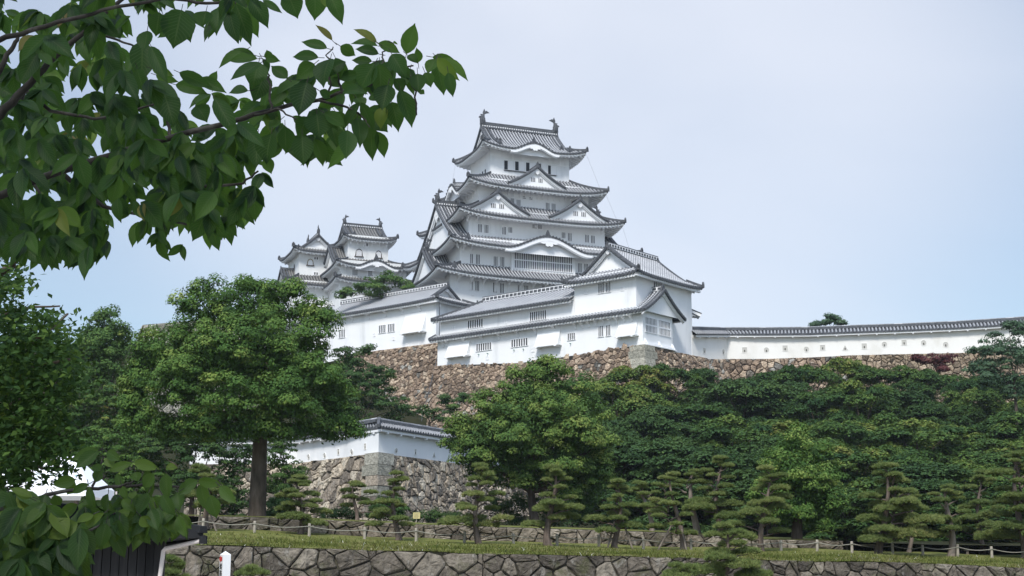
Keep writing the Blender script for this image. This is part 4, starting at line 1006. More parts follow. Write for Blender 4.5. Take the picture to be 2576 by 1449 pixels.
# ================================================================== STONE RAMPARTS
def stone_mat(name, stops, streak=None, lich=0.0):
    m = mat(name, (.3, .28, .25), .95, .15); t, n, L, b = nodes(m)
    at = n('ShaderNodeAttribute', attribute_name='tint'); r = ramp(n, stops); L(at.outputs['Fac'], r.inputs[0])
    tc = n('ShaderNodeTexCoord'); nz = n('ShaderNodeTexNoise'); nz.inputs['Scale'].default_value = 3.2; nz.inputs['Detail'].default_value = 8; nz.inputs['Roughness'].default_value = .68; L(tc.outputs['Object'], nz.inputs['Vector'])
    mr = n('ShaderNodeMapRange'); L(nz.outputs[0], mr.inputs[0]); mr.inputs[1].default_value = .25; mr.inputs[2].default_value = .75; mr.inputs[3].default_value = .30; mr.inputs[4].default_value = 1.75
    mx = n('ShaderNodeMix', data_type='RGBA', blend_type='MULTIPLY'); mx.inputs[0].default_value = 1; L(r.outputs[0], mx.inputs[6]); L(mr.outputs[0], mx.inputs[7])
    outc = mx.outputs[2]
    if streak:
        mp = n('ShaderNodeMapping'); mp.inputs['Scale'].default_value = streak[1]; L(tc.outputs['Object'], mp.inputs[0])
        n2 = n('ShaderNodeTexNoise'); n2.inputs['Scale'].default_value = 1.0; n2.inputs['Detail'].default_value = 7; n2.inputs['Roughness'].default_value = .7; L(mp.outputs[0], n2.inputs['Vector'])
        m2 = n('ShaderNodeMapRange'); L(n2.outputs[0], m2.inputs[0]); m2.inputs[1].default_value = streak[2]; m2.inputs[2].default_value = streak[2] + .16; m2.inputs[4].default_value = streak[3]
        x2 = n('ShaderNodeMix', data_type='RGBA'); L(m2.outputs[0], x2.inputs[0]); L(outc, x2.inputs[6]); x2.inputs[7].default_value = (*streak[0], 1); outc = x2.outputs[2]
    if lich:
        n3 = n('ShaderNodeTexNoise'); n3.inputs['Scale'].default_value = 1.1; n3.inputs['Detail'].default_value = 9; n3.inputs['Roughness'].default_value = .72; L(tc.outputs['Object'], n3.inputs['Vector'])
        m3 = n('ShaderNodeMapRange'); L(n3.outputs[0], m3.inputs[0]); m3.inputs[1].default_value = .52; m3.inputs[2].default_value = .68; m3.inputs[4].default_value = lich
        x3 = n('ShaderNodeMix', data_type='RGBA'); L(m3.outputs[0], x3.inputs[0]); L(outc, x3.inputs[6]); x3.inputs[7].default_value = (.055, .062, .022, 1); outc = x3.outputs[2]
    L(outc, b.inputs['Base Color'])
    nb = n('ShaderNodeTexNoise'); nb.inputs['Scale'].default_value = 7; nb.inputs['Detail'].default_value = 6; L(tc.outputs['Object'], nb.inputs['Vector'])
    bp = n('ShaderNodeBump'); bp.inputs['Strength'].default_value = .8; bp.inputs['Distance'].default_value = .14; L(nb.outputs[0], bp.inputs['Height']); L(bp.outputs[0], b.inputs['Normal'])
    return m
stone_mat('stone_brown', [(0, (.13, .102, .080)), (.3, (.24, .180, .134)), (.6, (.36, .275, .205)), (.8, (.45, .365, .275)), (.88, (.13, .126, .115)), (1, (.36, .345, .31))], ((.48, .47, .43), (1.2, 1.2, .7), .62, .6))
stone_mat('stone_grey', [(0, (.12, .104, .086)), (.4, (.235, .20, .16)), (.75, (.35, .295, .225)), (1, (.45, .40, .32))], ((.50, .49, .46), (2.2, 2.2, .6), .58, .75))
stone_mat('stone_tan', [(0, (.15, .12, .09)), (.5, (.29, .225, .16)), (1, (.38, .31, .23))])
stone_mat('stone_front', [(0, (.050, .044, .036)), (.35, (.085, .074, .060)), (.7, (.125, .108, .087)), (1, (.19, .168, .136))], ((.34, .33, .30), (2.6, 2.6, 1.4), .57, .6), .7)
stone_mat('stone_mid', [(0, (.075, .064, .050)), (.5, (.15, .126, .097)), (1, (.23, .20, .16))], ((.36, .34, .30), (2.4, 2.4, 1.2), .60, .6), .45)
stone_mat('stone_corner', [(0, (.20, .195, .16)), (.5, (.28, .27, .225)), (1, (.36, .345, .29))], ((.50, .49, .43), (1.5, 1.5, 1), .6, .5))
mat('mortar', (.030, .028, .024), 1.0, .05); noisy('mortar_soil', [(.35, (.035, .032, .024)), (.5, (.075, .068, .048)), (.7, (.10, .105, .055))], 1.6, 6, 1.0)
def vor_cells(W, H, size, rng, aspect=1.25, var=.75):
    """irregular rubble: power-diagram cells of jittered sites, clipped to the rectangle; returns polygons in (s,h)"""
    sx, sy = size * aspect, size / aspect * .92
    nx, ny = max(1, round(W / sx)), max(1, round(H / sy)); sx, sy = W / nx, H / ny; st = []
    for j in range(-2, ny + 2):
        for i in range(-2, nx + 2):
            if rng.random() < .13: continue
            st.append(((i + .5 + (.5 if j % 2 else 0) + rng.uniform(-var, var) * .62) * sx, (j + .5 + rng.uniform(-var, var) * .62) * sy))
            if rng.random() < .16: st.append((st[-1][0] + sx * rng.uniform(.25, .6), st[-1][1] + sy * rng.uniform(-.4, .4)))
    big = [s for s in st if rng.random() < .11]
    st = [s for s in st if s in big or all(abs(s[0] - b[0]) > sx * 1.05 or abs(s[1] - b[1]) > sy * 1.0 for b in big)]
    st += [(s[0] + sx * rng.uniform(-.75, .75), s[1] + sy * rng.choice((-.62, .62)) * rng.uniform(.8, 1.1)) for s in st if rng.random() < .30]
    grid = {}
    for k, (x, y) in enumerate(st): grid.setdefault((int(x // sx), int(y // sy)), []).append(k)
    cells = []
    for k, (x, y) in enumerate(st):
        if not (-sx * 1.6 < x < W + sx * 1.6 and -sy * 1.6 < y < H + sy * 1.6): continue
        poly = [(max(0, x - 3.2 * sx), max(0, y - 3.2 * sy)), (min(W, x + 3.2 * sx), max(0, y - 3.2 * sy)), (min(W, x + 3.2 * sx), min(H, y + 3.2 * sy)), (max(0, x - 3.2 * sx), min(H, y + 3.2 * sy))]
        if poly[0][0] >= poly[1][0] or poly[0][1] >= poly[2][1]: continue
        gx, gy = int(x // sx), int(y // sy)
        for dj in range(-4, 5):
            for di in range(-4, 5):
                for q in grid.get((gx + di, gy + dj), ()):
                    if q == k: continue
                    mx_, my_ = (x + st[q][0]) / 2, (y + st[q][1]) / 2; nx_, ny_ = st[q][0] - x, st[q][1] - y
                    o = []; m = len(poly)
                    if not m: break
                    dd = [(p[0] - mx_) * nx_ + (p[1] - my_) * ny_ for p in poly]
                    if max(dd) <= 0: continue
                    for i in range(m):
                        a, b = dd[i], dd[(i + 1) % m]
                        if a <= 0: o.append(poly[i])
                        if (a < 0 < b) or (b < 0 < a):
                            t = a / (a - b); o.append((poly[i][0] + (poly[(i + 1) % m][0] - poly[i][0]) * t, poly[i][1] + (poly[(i + 1) % m][1] - poly[i][1]) * t))
                    poly = o
                if not poly: break
            if not poly: break
        if len(poly) >= 3: cells.append(poly)
    return cells
def stone_face(name, m, parent, W, H, size, mapf, seed, depth=.22, tintf=None, gap=.018, backing='mortar', topf=None, bev=(.97, .80), aspect=1.25, var=.75):
    """rubble facing as real stones; mapf(s,h,out)->world"""
    rng = random.Random(seed); mb = MB()
    for poly in vor_cells(W, H, size, rng, aspect, var):
        cx = sum(p[0] for p in poly) / len(poly); cy = sum(p[1] for p in poly) / len(poly)
        if topf and cy > topf(cx): continue
        e = max(math.hypot(p[0] - cx, p[1] - cy) for p in poly)
        if e < .05: continue
        # cut the corners so stones look worn
        pp = []; n = len(poly)
        for i in range(n):
            a, b, c = poly[i - 1], poly[i], poly[(i + 1) % n]
            for q in (a, c):
                t = min(.22, .09 * e / max(1e-6, math.hypot(q[0] - b[0], q[1] - b[1]))) ; pp.append((b[0] + (q[0] - b[0]) * t, b[1] + (q[1] - b[1]) * t))
        q2 = []
        for i in range(len(pp)):
            a, b = pp[i], pp[(i + 1) % len(pp)]; q2.append(a)
            if math.hypot(b[0] - a[0], b[1] - a[1]) > .38 * e:
                t = rng.uniform(.3, .7); k_ = rng.uniform(.90, 1.0); q2.append((cx + (a[0] + (b[0] - a[0]) * t - cx) * k_, cy + (a[1] + (b[1] - a[1]) * t - cy) * k_))
        pp = [(cx + (p[0] - cx) * k_, cy + (p[1] - cy) * k_) for p in q2 for k_ in (rng.uniform(.955, 1.01),)]
        poly = pp; n = len(poly); dp = depth * rng.uniform(.55, 1.15) * min(1, e / size + .2)
        t = tintf(cx, cy, rng) if tintf else rng.random()
        tx, ty = rng.uniform(-.25, .25) * dp / e, rng.uniform(-.3, .3) * dp / e
        k0 = 1 - gap * 1.2 / e
        rings = []
        for k, o_ in ((k0, 0.0), (k0 * bev[0], dp * .55), (k0 * bev[1], dp * .95), (k0 * bev[1] * .52, dp * 1.02)):
            rings.append([mapf(cx + (p[0] - cx) * (k if o_ == 0 else k * rng.uniform(.95, 1.01)), cy + (p[1] - cy) * (k if o_ == 0 else k * rng.uniform(.95, 1.01)), o_ * (1 if o_ == 0 else rng.uniform(.78, 1.16)) + ((p[0] - cx) * tx + (p[1] - cy) * ty if o_ else 0)) for p in poly])
        for j in range(3):
            for i in range(n): mb.face([rings[j][i], rings[j][(i + 1) % n], rings[j + 1][(i + 1) % n], rings[j + 1][i]], 0, None, t)
        cc = mapf(cx, cy, dp * rng.uniform(.95, 1.12))
        for i in range(n): mb.face([rings[3][i], rings[3][(i + 1) % n], cc], 0, None, t)
    k = max(2, int(W / 2)); tf = topf or (lambda s: H)
    mb.grid([[mapf(W * i / k, min(H, tf(W * i / k)) * f, -.02) for i in range(k + 1)] for f in (0, .25, .5, .75, 1)], 1)
    mb.grid([[mapf(W * i / k, min(H, tf(W * i / k)), o_) for i in range(k + 1)] for o_ in (-.02, -.45)], 1)
    return mb.build(name, [m, backing], parent)
def wall_map(a, b, zb, zt_a, zt_b, batter, curve=0.0):
    """vertical coordinates measured down from the top edge a-b: s along, h from the bottom up"""
    a, b = Vector(a), Vector(b); d = Vector((b.x - a.x, b.y - a.y, 0)); W = d.length; d.normalize(); n = Vector((d.y, -d.x, 0))
    if n.y > 0: n = -n
    H = max(zt_a, zt_b) - zb
    def f(s, h, o_):
        zt = zt_a + (zt_b - zt_a) * s / W
        down = H - h
        q = a + d * s + n * (o_ + batter * down + curve * down * down)
        return Vector((q.x, q.y, zt - down))
    return f, W, H
# A: brown rampart under the corridor, B: under the wing, C: round the turret corner, D: under the right wall
ram = thing('stone_rampart', 'brown and grey rubble rampart carrying the wing and corridor buildings', 'stone rampart', FF.w(-10, -2, 16))
tA0, tA1 = FF.w(FF.on_b(860, 895, BC)[0], BC, 0), FF.w(aL, BC, 0)
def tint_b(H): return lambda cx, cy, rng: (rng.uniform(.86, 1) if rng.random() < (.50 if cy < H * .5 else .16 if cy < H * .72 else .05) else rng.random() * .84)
za0, za1 = FF.on_b(860, 894, BC)[1], FF.on_b(1099, 863, BC)[1]
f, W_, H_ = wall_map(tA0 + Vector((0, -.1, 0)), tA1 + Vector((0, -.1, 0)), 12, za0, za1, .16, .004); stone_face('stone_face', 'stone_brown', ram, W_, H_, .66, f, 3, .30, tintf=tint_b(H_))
pB0, pB1 = FF.w(aL - .3, -.25, 0), FF.w(.25, -.25, 0)
bz = sorted(bw)
def base_top(s):
    a = aL - .3 + s
    for (a0, z0), (a1, z1_) in zip(bz, bz[1:]):
        if a <= a1: return z0 + (z1_ - z0) * max(0, (a - a0)) / (a1 - a0)
    return bz[-1][1]
zmax = max(z for a, z in bz) + .1
f0, W_, H_ = wall_map(pB0, pB1, 11, zmax, zmax, .14, .004)
fB = lambda s, h, o_: f0(s, h, o_)
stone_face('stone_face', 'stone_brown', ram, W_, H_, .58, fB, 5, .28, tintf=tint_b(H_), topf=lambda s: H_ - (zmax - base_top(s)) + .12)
pC1 = FF.w(.25, bE + 1.0, 0)
zc1 = P(1746, 905, fc.y).z
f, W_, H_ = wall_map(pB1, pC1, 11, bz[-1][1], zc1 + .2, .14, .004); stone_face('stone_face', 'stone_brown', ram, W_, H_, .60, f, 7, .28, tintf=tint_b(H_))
def quoins(parent, corner, d1, d2, ztop, zbot, batter, mats, lens=(1.7, .9), hh=.75, seed=1, n_max=20):
    """big squared cornerstones, alternating long and short; corner is the top point, d1/d2 unit vectors along the two faces"""
    rng = random.Random(seed); z = ztop; i = 0; n1 = Vector((d1.y, -d1.x, 0)); n1 = n1 if n1.dot(Vector((0, -1, 0))) > 0 else -n1
    n2 = Vector((d2.y, -d2.x, 0)); n2 = n2 if n2.dot(Vector((0, -1, 0))) > 0 else -n2
    bis = (n1 + n2).normalized(); bis = bis / max(.3, bis.dot(n1))
    while z > zbot and i < n_max:
        h = hh * rng.uniform(.85, 1.2); la, lb = (lens if i % 2 == 0 else lens[::-1]); la *= rng.uniform(.9, 1.15); lb *= rng.uniform(.9, 1.15)
        mb = MB(); q = []
        for zz in (z - h + .02, z - .02):
            o_ = corner + bis * (batter * (ztop - zz) + .42 + rng.uniform(-.03, .03)); q += [Vector((v.x, v.y, zz)) for v in (o_, o_ + d2 * lb, o_ + d2 * lb + d1 * la - bis * .5, o_ + d1 * la)]
        mb.box8(q, 0, rng.random()); mb.build('cornerstone', mats[min(i, len(mats) - 1)], parent); z -= h; i += 1
dA = Vector((-FF.A.x, -FF.A.y, 0)); dBv = Vector((FF.B.x, FF.B.y, 0))
quoins(ram, Vector((pB1.x, pB1.y, 0)), dA, dBv, bz[-1][1] + .15, 20, .16, ['stone_corner'], (2.6, 2.4), .85, 4)
rr = thing('stone_rampart', 'short rubble rampart under the long loopholed wall, behind the maples', 'stone rampart', (RW[0][0] + 10, RW[0][1] - 1, 18))
for i in range(len(RW) - 1):
    a, b = RW[i], RW[i + 1]
    f, W_, H_ = wall_map(Vector((a[0], a[1] - .15, 0)), Vector((b[0], b[1] - .15, 0)), 19, a[2] + .05, b[2] + .05, .12); stone_face('stone_face', 'stone_tan' if i > 3 else 'stone_brown', rr, W_, H_, .78, f, 11 + i, .32)
# corner rampart, grey, with pale cornerstones
cr = thing('stone_rampart', 'grey streaked corner rampart with pale cornerstones under the low white wall', 'stone rampart', c0 - Vector((0, 0, 7)))
def tint_c(cx, cy, rng): return min(1, max(0, rng.random() ** 1.1))
zbot = 3.2
f, W_, H_ = wall_map(c0 + Vector((0, -.12, 0)), c0 + dl * 14, zbot, zb_, zb_, .17, .005)
stone_face('stone_face', 'stone_grey', cr, W_, H_, .78, f, 21, .3, bev=(.98, .86))
f, W_, H_ = wall_map(Vector((le.x, le.y, 0)), Vector((le.x - 10, le.y + 1.4, 0)), zbot, zb_, zb_, .17, .005)
stone_face('stone_face', 'stone_grey', cr, W_, H_, .85, f, 22, .3, bev=(.98, .86))
f, W_, H_ = wall_map(c0 + Vector((0, -.12, 0)), c0 + dr * 34, zbot, zb_, zb_, .17, .005)
stone_face('stone_face', 'stone_grey', cr, W_, H_, .72, f, 23, .28, bev=(.98, .86))
quoins(cr, Vector((c0.x, c0.y, 0)), dl, dr, zb_ + .05, zbot, .2, ['stone_corner', 'stone_corner', 'stone_grey', 'stone_corner', 'stone_grey'], (1.9, 2.6), .85, 2)
lc = thing('stone_rampart', 'pale grey rampart corner rising behind the big camphor tree at far left', 'stone rampart', P(360, 900, 205))
q0 = P(360, 817, 205); q1 = P(660, 793, 212)
f, W_, H_ = wall_map(q0, q1, q0.z - 12, q0.z, q1.z, .12, 0); stone_face('stone_face', 'stone_corner', lc, W_, H_, 1.5, f, 31, .25, gap=.02)
f, W_, H_ = wall_map(q0, q0 + Vector((-3, 18, 0)), q0.z - 12, q0.z, q0.z, .30, 0); stone_face('stone_face', 'stone_corner', lc, W_, H_, 1.5, f, 32, .25, gap=.02)
# ================================================================== GROUND, TERRACES AND LOW WALLS
noisy('grass', [(.28, (.060, .075, .018)), (.45, (.10, .112, .030)), (.6, (.15, .148, .048)), (.8, (.20, .175, .080))], 1.4, 9, 1.0, .6, 1, 16, .05, .7)
noisy('soil', [(.3, (.018, .020, .010)), (.6, (.028, .030, .015)), (.8, (.045, .038, .024))], .5, 7, 1.0, .6, 1, 6, .05)
noisy('gravel', [(.3, (.30, .28, .25)), (.7, (.40, .38, .34))], 3, 6, 1.0, .2, 1, 30, .05)
def interp(t, xs, ys):
    if t <= xs[0]: return ys[0]
    for i in range(len(xs) - 1):
        if t <= xs[i + 1]: return ys[i] + (ys[i + 1] - ys[i]) * (t - xs[i]) / (xs[i + 1] - xs[i])
    return ys[-1]
FX = [(-400, 1345), (415, 1368), (639, 1373), (1214, 1391), (1725, 1401), (2002, 1409), (2315, 1414), (2576, 1427), (3200, 1440)]   # front wall top, px
front_pts = [P(x, y, 58 + 6 * (x - 400) / 2176) for x, y in FX]
BX = [(-400, 1316), (500, 1337), (640, 1340), (917, 1357), (1167, 1366), (1507, 1376), (1620, 1382), (2056, 1388), (2144, 1391), (2246, 1396), (2410, 1400), (2496, 1404), (3200, 1415)]
back_pts = [P(x, y, 72 + 4 * (x - 500) / 2000) for x, y in BX]
fX, fY, fZ = [p.x for p in front_pts], [p.y for p in front_pts], [p.z for p in front_pts]
kX, kY, kZ = [p.x for p in back_pts], [p.y for p in back_pts], [p.z for p in back_pts]
fence_at = lambda X: Vector((X, interp(X, kX, kY), interp(X, kX, kZ)))
front_at = lambda X: Vector((X, interp(X, fX, fY), interp(X, fX, fZ)))
WX = [(-400, 1285), (500, 1298), (680, 1302), (827, 1309), (1067, 1320), (1451, 1332), (1726, 1341), (1889, 1356), (2120, 1361), (2300, 1368), (3200, 1380)]   # upper retaining wall top
wall2_pts = [P(x, y, 77 + 3 * (x - 500) / 2000) for x, y in WX]
uX, uY, uZ = [p.x for p in wall2_pts], [p.y for p in wall2_pts], [p.z for p in wall2_pts]
wall2_at = lambda X: Vector((X, interp(X, uX, uY), interp(X, uX, uZ)))
mb = MB(); mb.grid([[Vector((x, y, 0)) for x in (-900, -60, 60, 900)] for y in (-300, 0, 70, 1200)], 0); struct(mb.build('ground', 'gravel'))
nrng = random.Random(5)
def hump(x, y, s): return .5 * math.sin(x * .9 * s + 1.3 * math.sin(y * .7 * s)) + .5 * math.sin(y * 1.1 * s + x * .43 * s)
mb = MB(); rows = []
XS = [-40 + i * .8 for i in range(126)]
for j in range(15):
    t = j / 14; r_ = []
    for x in XS:
        a, b = front_at(x), fence_at(x); q = a.lerp(b, t) if j else a + Vector((0, -.12, -.02)); q.z += .05 * hump(q.x, q.y, 1.5) * (1 if j else .6); r_.append(q)
    rows.append(r_)
for t in (.25, .5, .75, 1.0):
    r_ = []
    for x in XS:
        a, b = fence_at(x), wall2_at(x); q = a.lerp(b, t); q.z = a.z + .25 * t + .04 * hump(q.x, q.y, 1.3); r_.append(q)
    rows.append(r_)
mb.grid(rows, 0, smooth=True); struct(mb.build('grass_terrace', 'grass', smooth=True))
HP = [(77, 3.0), (105, 3.3), (117, 4.2), (126, 5.8), (142, 9), (160, 13), (178, 19), (190, 23), (206, 27), (240, 34), (300, 34), (420, 6), (700, 0)]
HC = [(77, 3.0), (105, 3.3), (117, 4.0), (126, 5.2), (142, 7), (160, 9.5), (178, 12), (190, 13.5), (206, 22), (240, 40), (300, 40), (420, 6), (700, 0)]
def hill(X, Y):
    k = min(1, max(0, (X - 2) / 14)); z = interp(Y, [p[0] for p in HP], [p[1] for p in HP]) * k + interp(Y, [p[0] for p in HC], [p[1] for p in HC]) * (1 - k)
    side = max(0, abs(X) - 110) / 120
    return max(-.5, z * max(0, 1 - side) - (1 if side > .9 else 0) + .2 * hump(X, Y, .35))
xs = [-240 + i * 4 for i in range(121)]; ys = [82 + i * 4 for i in range(60)] + [330, 380, 440, 600]
mb = MB(); rows = [[wall2_at(max(-60, min(60, x))) + Vector((x - max(-60, min(60, x)), .1, -.03)) for x in xs]]
for y in ys: rows.append([Vector((x, y, hill(x, y) if y > 90 else wall2_at(max(-60, min(60, x))).z * (90 - y) / 12 + hill(x, y) * (1 - (90 - y) / 12))) for x in xs])
mb.grid(rows, 0, smooth=True); struct(mb.build('hillside', 'soil', smooth=True))
mb = MB(); rows = [[wall2_at(-30 + i) + Vector((0, .0 + t, .02 + .04 * t)) for i in range(49)] for t in (0, 1.5, 4, 8)]
mb.grid(rows, 0, smooth=True); struct(mb.build('upper_terrace', 'grass', smooth=True))
fw = thing('retaining_wall', 'weathered grey brown stone retaining wall along the bottom edge', 'retaining wall', front_at(0) + Vector((0, -.3, -1.5)))
for i in range(len(front_pts) - 1):
    a, b = front_pts[i], front_pts[i + 1]
    if b.x < -30 or a.x > 36: continue
    f, W_, H_ = wall_map(a, b, min(a.z, b.z) - 3.2, a.z - .02, b.z - .02, .10); stone_face('stone_face', 'stone_front', fw, W_, H_, .66, f, 41 + i, .20, gap=.004, backing='mortar_soil', bev=(.98, .86), aspect=1.4, var=.85)
uw = thing('retaining_wall', 'low retaining wall of big squared stones behind the rope fence', 'retaining wall', wall2_at(-8) + Vector((0, 0, -1.2)))
for i in range(len(wall2_pts) - 1):
    a, b = wall2_pts[i], wall2_pts[i + 1]; 
    if not (a.x > -32 and b.x < 20): continue
    f, W_, H_ = wall_map(a, b, min(a.z, b.z) - 1.6, a.z, b.z, .06); stone_face('stone_face', 'stone_front' if i < 3 else 'stone_mid', uw, W_, H_, .80, f, 61 + i, .22, gap=.004, backing='mortar_soil', bev=(.98, .88), aspect=1.4)

# rough grass blades over the terrace and spilling over the wall top; nobody could count them
_rs = np.random.RandomState(8); _n = 42000; _X = _rs.uniform(-21, 27, _n); _t = np.abs(_rs.normal(size=_n)) * .42 - .035; _t = np.where(_t > 1, _rs.uniform(0, 1, _n), _t); _V = []
for x, t in zip(_X, _t):
    a_, b_ = front_at(x), fence_at(x); q_ = a_.lerp(b_, t) if t > 0 else a_ + Vector((0, t * 4, -.02)); q_.z += .05 * hump(q_.x, q_.y, 1.5) - .02; _V.append(q_)
_C = np.array([tuple(v) for v in _V]); _h = _rs.uniform(.05, .17, _n) * (1 + .6 * np.sin(_X * 1.7) * np.sin(_C[:, 1] * 1.3)); _dr = np.stack([_rs.normal(size=_n) * .55, _rs.normal(size=_n) * .55 - .25, np.ones(_n)], 1)
_sd = np.stack([_rs.normal(size=_n), _rs.normal(size=_n) * .3, np.zeros(_n)], 1); _sd /= np.linalg.norm(_sd, axis=1, keepdims=True) + 1e-6; _sd *= .016
_VV = np.stack([_C - _sd, _C + _sd, _C + _dr * _h[:, None]], 1).reshape(-1, 3)
_m = mat('grass_blade', (.1, .12, .03), .9, .05); _T, _N, _L, _B = nodes(_m); _a = _N('ShaderNodeAttribute', attribute_name='tint'); _r = ramp(_N, [(0, (.055, .080, .016)), (.5, (.125, .140, .038)), (.85, (.19, .165, .080)), (.93, (.26, .22, .12)), (1, (.60, .60, .55))]); _L(_a.outputs['Fac'], _r.inputs[0]); _L(_r.outputs[0], _B.inputs['Base Color'])
_me = bpy.data.meshes.new('grass_blades'); _me.vertices.add(3 * _n); _me.vertices.foreach_set('co', _VV.astype(np.float32).ravel()); _me.loops.add(3 * _n); _me.loops.foreach_set('vertex_index', np.arange(3 * _n, dtype=np.int32)); _me.polygons.add(_n); _me.polygons.foreach_set('loop_start', np.arange(0, 3 * _n, 3, dtype=np.int32)); _me.materials.append(_m)
_at = _me.attributes.new('tint', 'FLOAT', 'FACE'); _at.data.foreach_set('value', np.clip(.42 + .18 * np.sin(_X * .8 + 2 * np.sin(_C[:, 1])) + _rs.normal(size=_n) * .17 + np.where(_rs.uniform(size=_n) > .994, .6, 0), 0, 1).astype(np.float32)); _me.update(calc_edges=True)
_o = bpy.data.objects.new('grass_blades', _me); SC.collection.objects.link(_o); tag(_o, 'rough green and straw coloured grass growing on the terrace', 'grass', None, 'stuff')
# ================================================================== FOLIAGE
def leaf_mat(name, stops, transl=.25, tcol=(.10, .17, .03), rough=.6, spec=.25, objvar=0.0, veins=False):
    m = mat(name, stops[0][1], rough, spec); t, n, L, b = nodes(m)
    at = n('ShaderNodeAttribute', attribute_name='tint'); src = at.outputs['Fac']
    if objvar:
        oi = n('ShaderNodeObjectInfo'); mr = n('ShaderNodeMapRange'); L(oi.outputs['Random'], mr.inputs[0]); mr.inputs[3].default_value = -objvar; mr.inputs[4].default_value = objvar
        ad = n('ShaderNodeMath', operation='ADD', use_clamp=True); L(src, ad.inputs[0]); L(mr.outputs[0], ad.inputs[1]); src = ad.outputs[0]
    r = ramp(n, stops); L(src, r.inputs[0]); col = r.outputs[0]
    if veins:
        uv = n('ShaderNodeUVMap'); sx = n('ShaderNodeSeparateXYZ'); L(uv.outputs[0], sx.inputs[0])
        ab = n('ShaderNodeMath', operation='ABSOLUTE'); L(sx.outputs[0], ab.inputs[0])
        m1 = n('ShaderNodeMath', operation='MULTIPLY_ADD'); L(ab.outputs[0], m1.inputs[0]); m1.inputs[1].default_value = -.28; L(sx.outputs[1], m1.inputs[2])
        m2 = n('ShaderNodeMath', operation='MULTIPLY'); L(m1.outputs[0], m2.inputs[0]); m2.inputs[1].default_value = 11
        fr = n('ShaderNodeMath', operation='FRACT'); L(m2.outputs[0], fr.inputs[0])
        cmp_ = n('ShaderNodeMath', operation='LESS_THAN'); L(fr.outputs[0], cmp_.inputs[0]); cmp_.inputs[1].default_value = .16
        mid = n('ShaderNodeMath', operation='LESS_THAN'); L(ab.outputs[0], mid.inputs[0]); mid.inputs[1].default_value = .05
        mxx = n('ShaderNodeMath', operation='MAXIMUM'); L(cmp_.outputs[0], mxx.inputs[0]); L(mid.outputs[0], mxx.inputs[1])
        mu = n('ShaderNodeMath', operation='MULTIPLY'); L(mxx.outputs[0], mu.inputs[0]); mu.inputs[1].default_value = .45
        mx = n('ShaderNodeMix', data_type='RGBA'); L(mu.outputs[0], mx.inputs[0]); L(col, mx.inputs[6]); mx.inputs[7].default_value = (.10, .15, .06, 1); col = mx.outputs[2]
        bp = n('ShaderNodeBump'); bp.inputs['Strength'].default_value = 1.0; bp.inputs['Distance'].default_value = .006; L(mxx.outputs[0], bp.inputs['Height']); L(bp.outputs[0], b.inputs['Normal'])
    L(col, b.inputs['Base Color'])
    tr = n('ShaderNodeBsdfTranslucent'); tr.inputs[0].default_value = (*tcol, 1)
    hs = n('ShaderNodeMix', data_type='RGBA'); hs.inputs[0].default_value = .5; L(col, hs.inputs[6]); hs.inputs[7].default_value = (*tcol, 1); L(hs.outputs[2], tr.inputs[0])
    ms = n('ShaderNodeMixShader'); ms.inputs[0].default_value = transl
    out = [q for q in t.nodes if q.type == 'OUTPUT_MATERIAL'][0]
    L(b.outputs[0], ms.inputs[1]); L(tr.outputs[0], ms.inputs[2]); L(ms.outputs[0], out.inputs[0])
    return m
leaf_mat('leaf_camphor', [(0, (0.030, 0.068, 0.018)), (.35, (0.056, 0.121, 0.027)), (.7, (0.108, 0.180, 0.039)), (1, (0.217, 0.274, 0.068))], .20, (0.178, 0.246, 0.035), .75, .12)
leaf_mat('leaf_oak', [(0, (0.030, 0.068, 0.022)), (.4, (0.063, 0.123, 0.032)), (.75, (0.112, 0.180, 0.041)), (1, (0.192, 0.246, 0.062))], .2, (0.164, 0.246, 0.035), .75, .12)
leaf_mat('leaf_maple', [(0, (0.025, 0.063, 0.022)), (.4, (0.057, 0.112, 0.028)), (.7, (0.109, 0.164, 0.035)), (.9, (0.185, 0.205, 0.046)), (1, (0.219, 0.192, 0.062))], .22, (0.178, 0.246, 0.035), .75, .12, objvar=.27)
leaf_mat('leaf_dark', [(0, (0.023, 0.055, 0.019)), (.5, (0.050, 0.098, 0.030)), (1, (0.103, 0.160, 0.041))], .18, (0.137, 0.205, 0.034), .75, .12)
leaf_mat('leaf_blue', [(0, (0.033, 0.072, 0.039)), (.5, (0.058, 0.111, 0.055)), (1, (0.104, 0.156, 0.065))], .2)
leaf_mat('leaf_red', [(0, (.05, .012, .014)), (.6, (.10, .025, .025)), (1, (.15, .06, .045))], .2, (.2, .04, .03))
leaf_mat('leaf_pine', [(0, (0.068, 0.109, 0.035)), (.4, (0.157, 0.205, 0.066)), (.8, (0.260, 0.280, 0.103)), (1, (0.369, 0.335, 0.150))], .28, (0.274, 0.328, 0.082), .8, .1, objvar=.08)
leaf_mat('leaf_bush', [(0, (0.033, 0.085, 0.016)), (.6, (0.065, 0.143, 0.026)), (1, (0.104, 0.182, 0.039))], .2)
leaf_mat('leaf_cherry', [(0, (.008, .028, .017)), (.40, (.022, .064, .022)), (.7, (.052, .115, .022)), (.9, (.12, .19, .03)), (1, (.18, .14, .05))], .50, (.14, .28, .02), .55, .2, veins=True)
leaf_mat('leaf_cherry_far', [(0, (.012, .032, .010)), (.5, (.030, .066, .015)), (.85, (.060, .105, .02)), (1, (.11, .15, .03))], .25, (.12, .20, .02), .75, .1)
noisy('bark', [(.3, (.035, .028, .022)), (.55, (.085, .068, .054)), (.75, (.14, .115, .095))], 3.0, 7, .95, .9, .28, 9, .1)
noisy('bark_pale', [(.3, (.10, .08, .065)), (.55, (.20, .165, .14)), (.8, (.32, .28, .24))], 2.5, 7, .95, .8, .3, 8, .1)
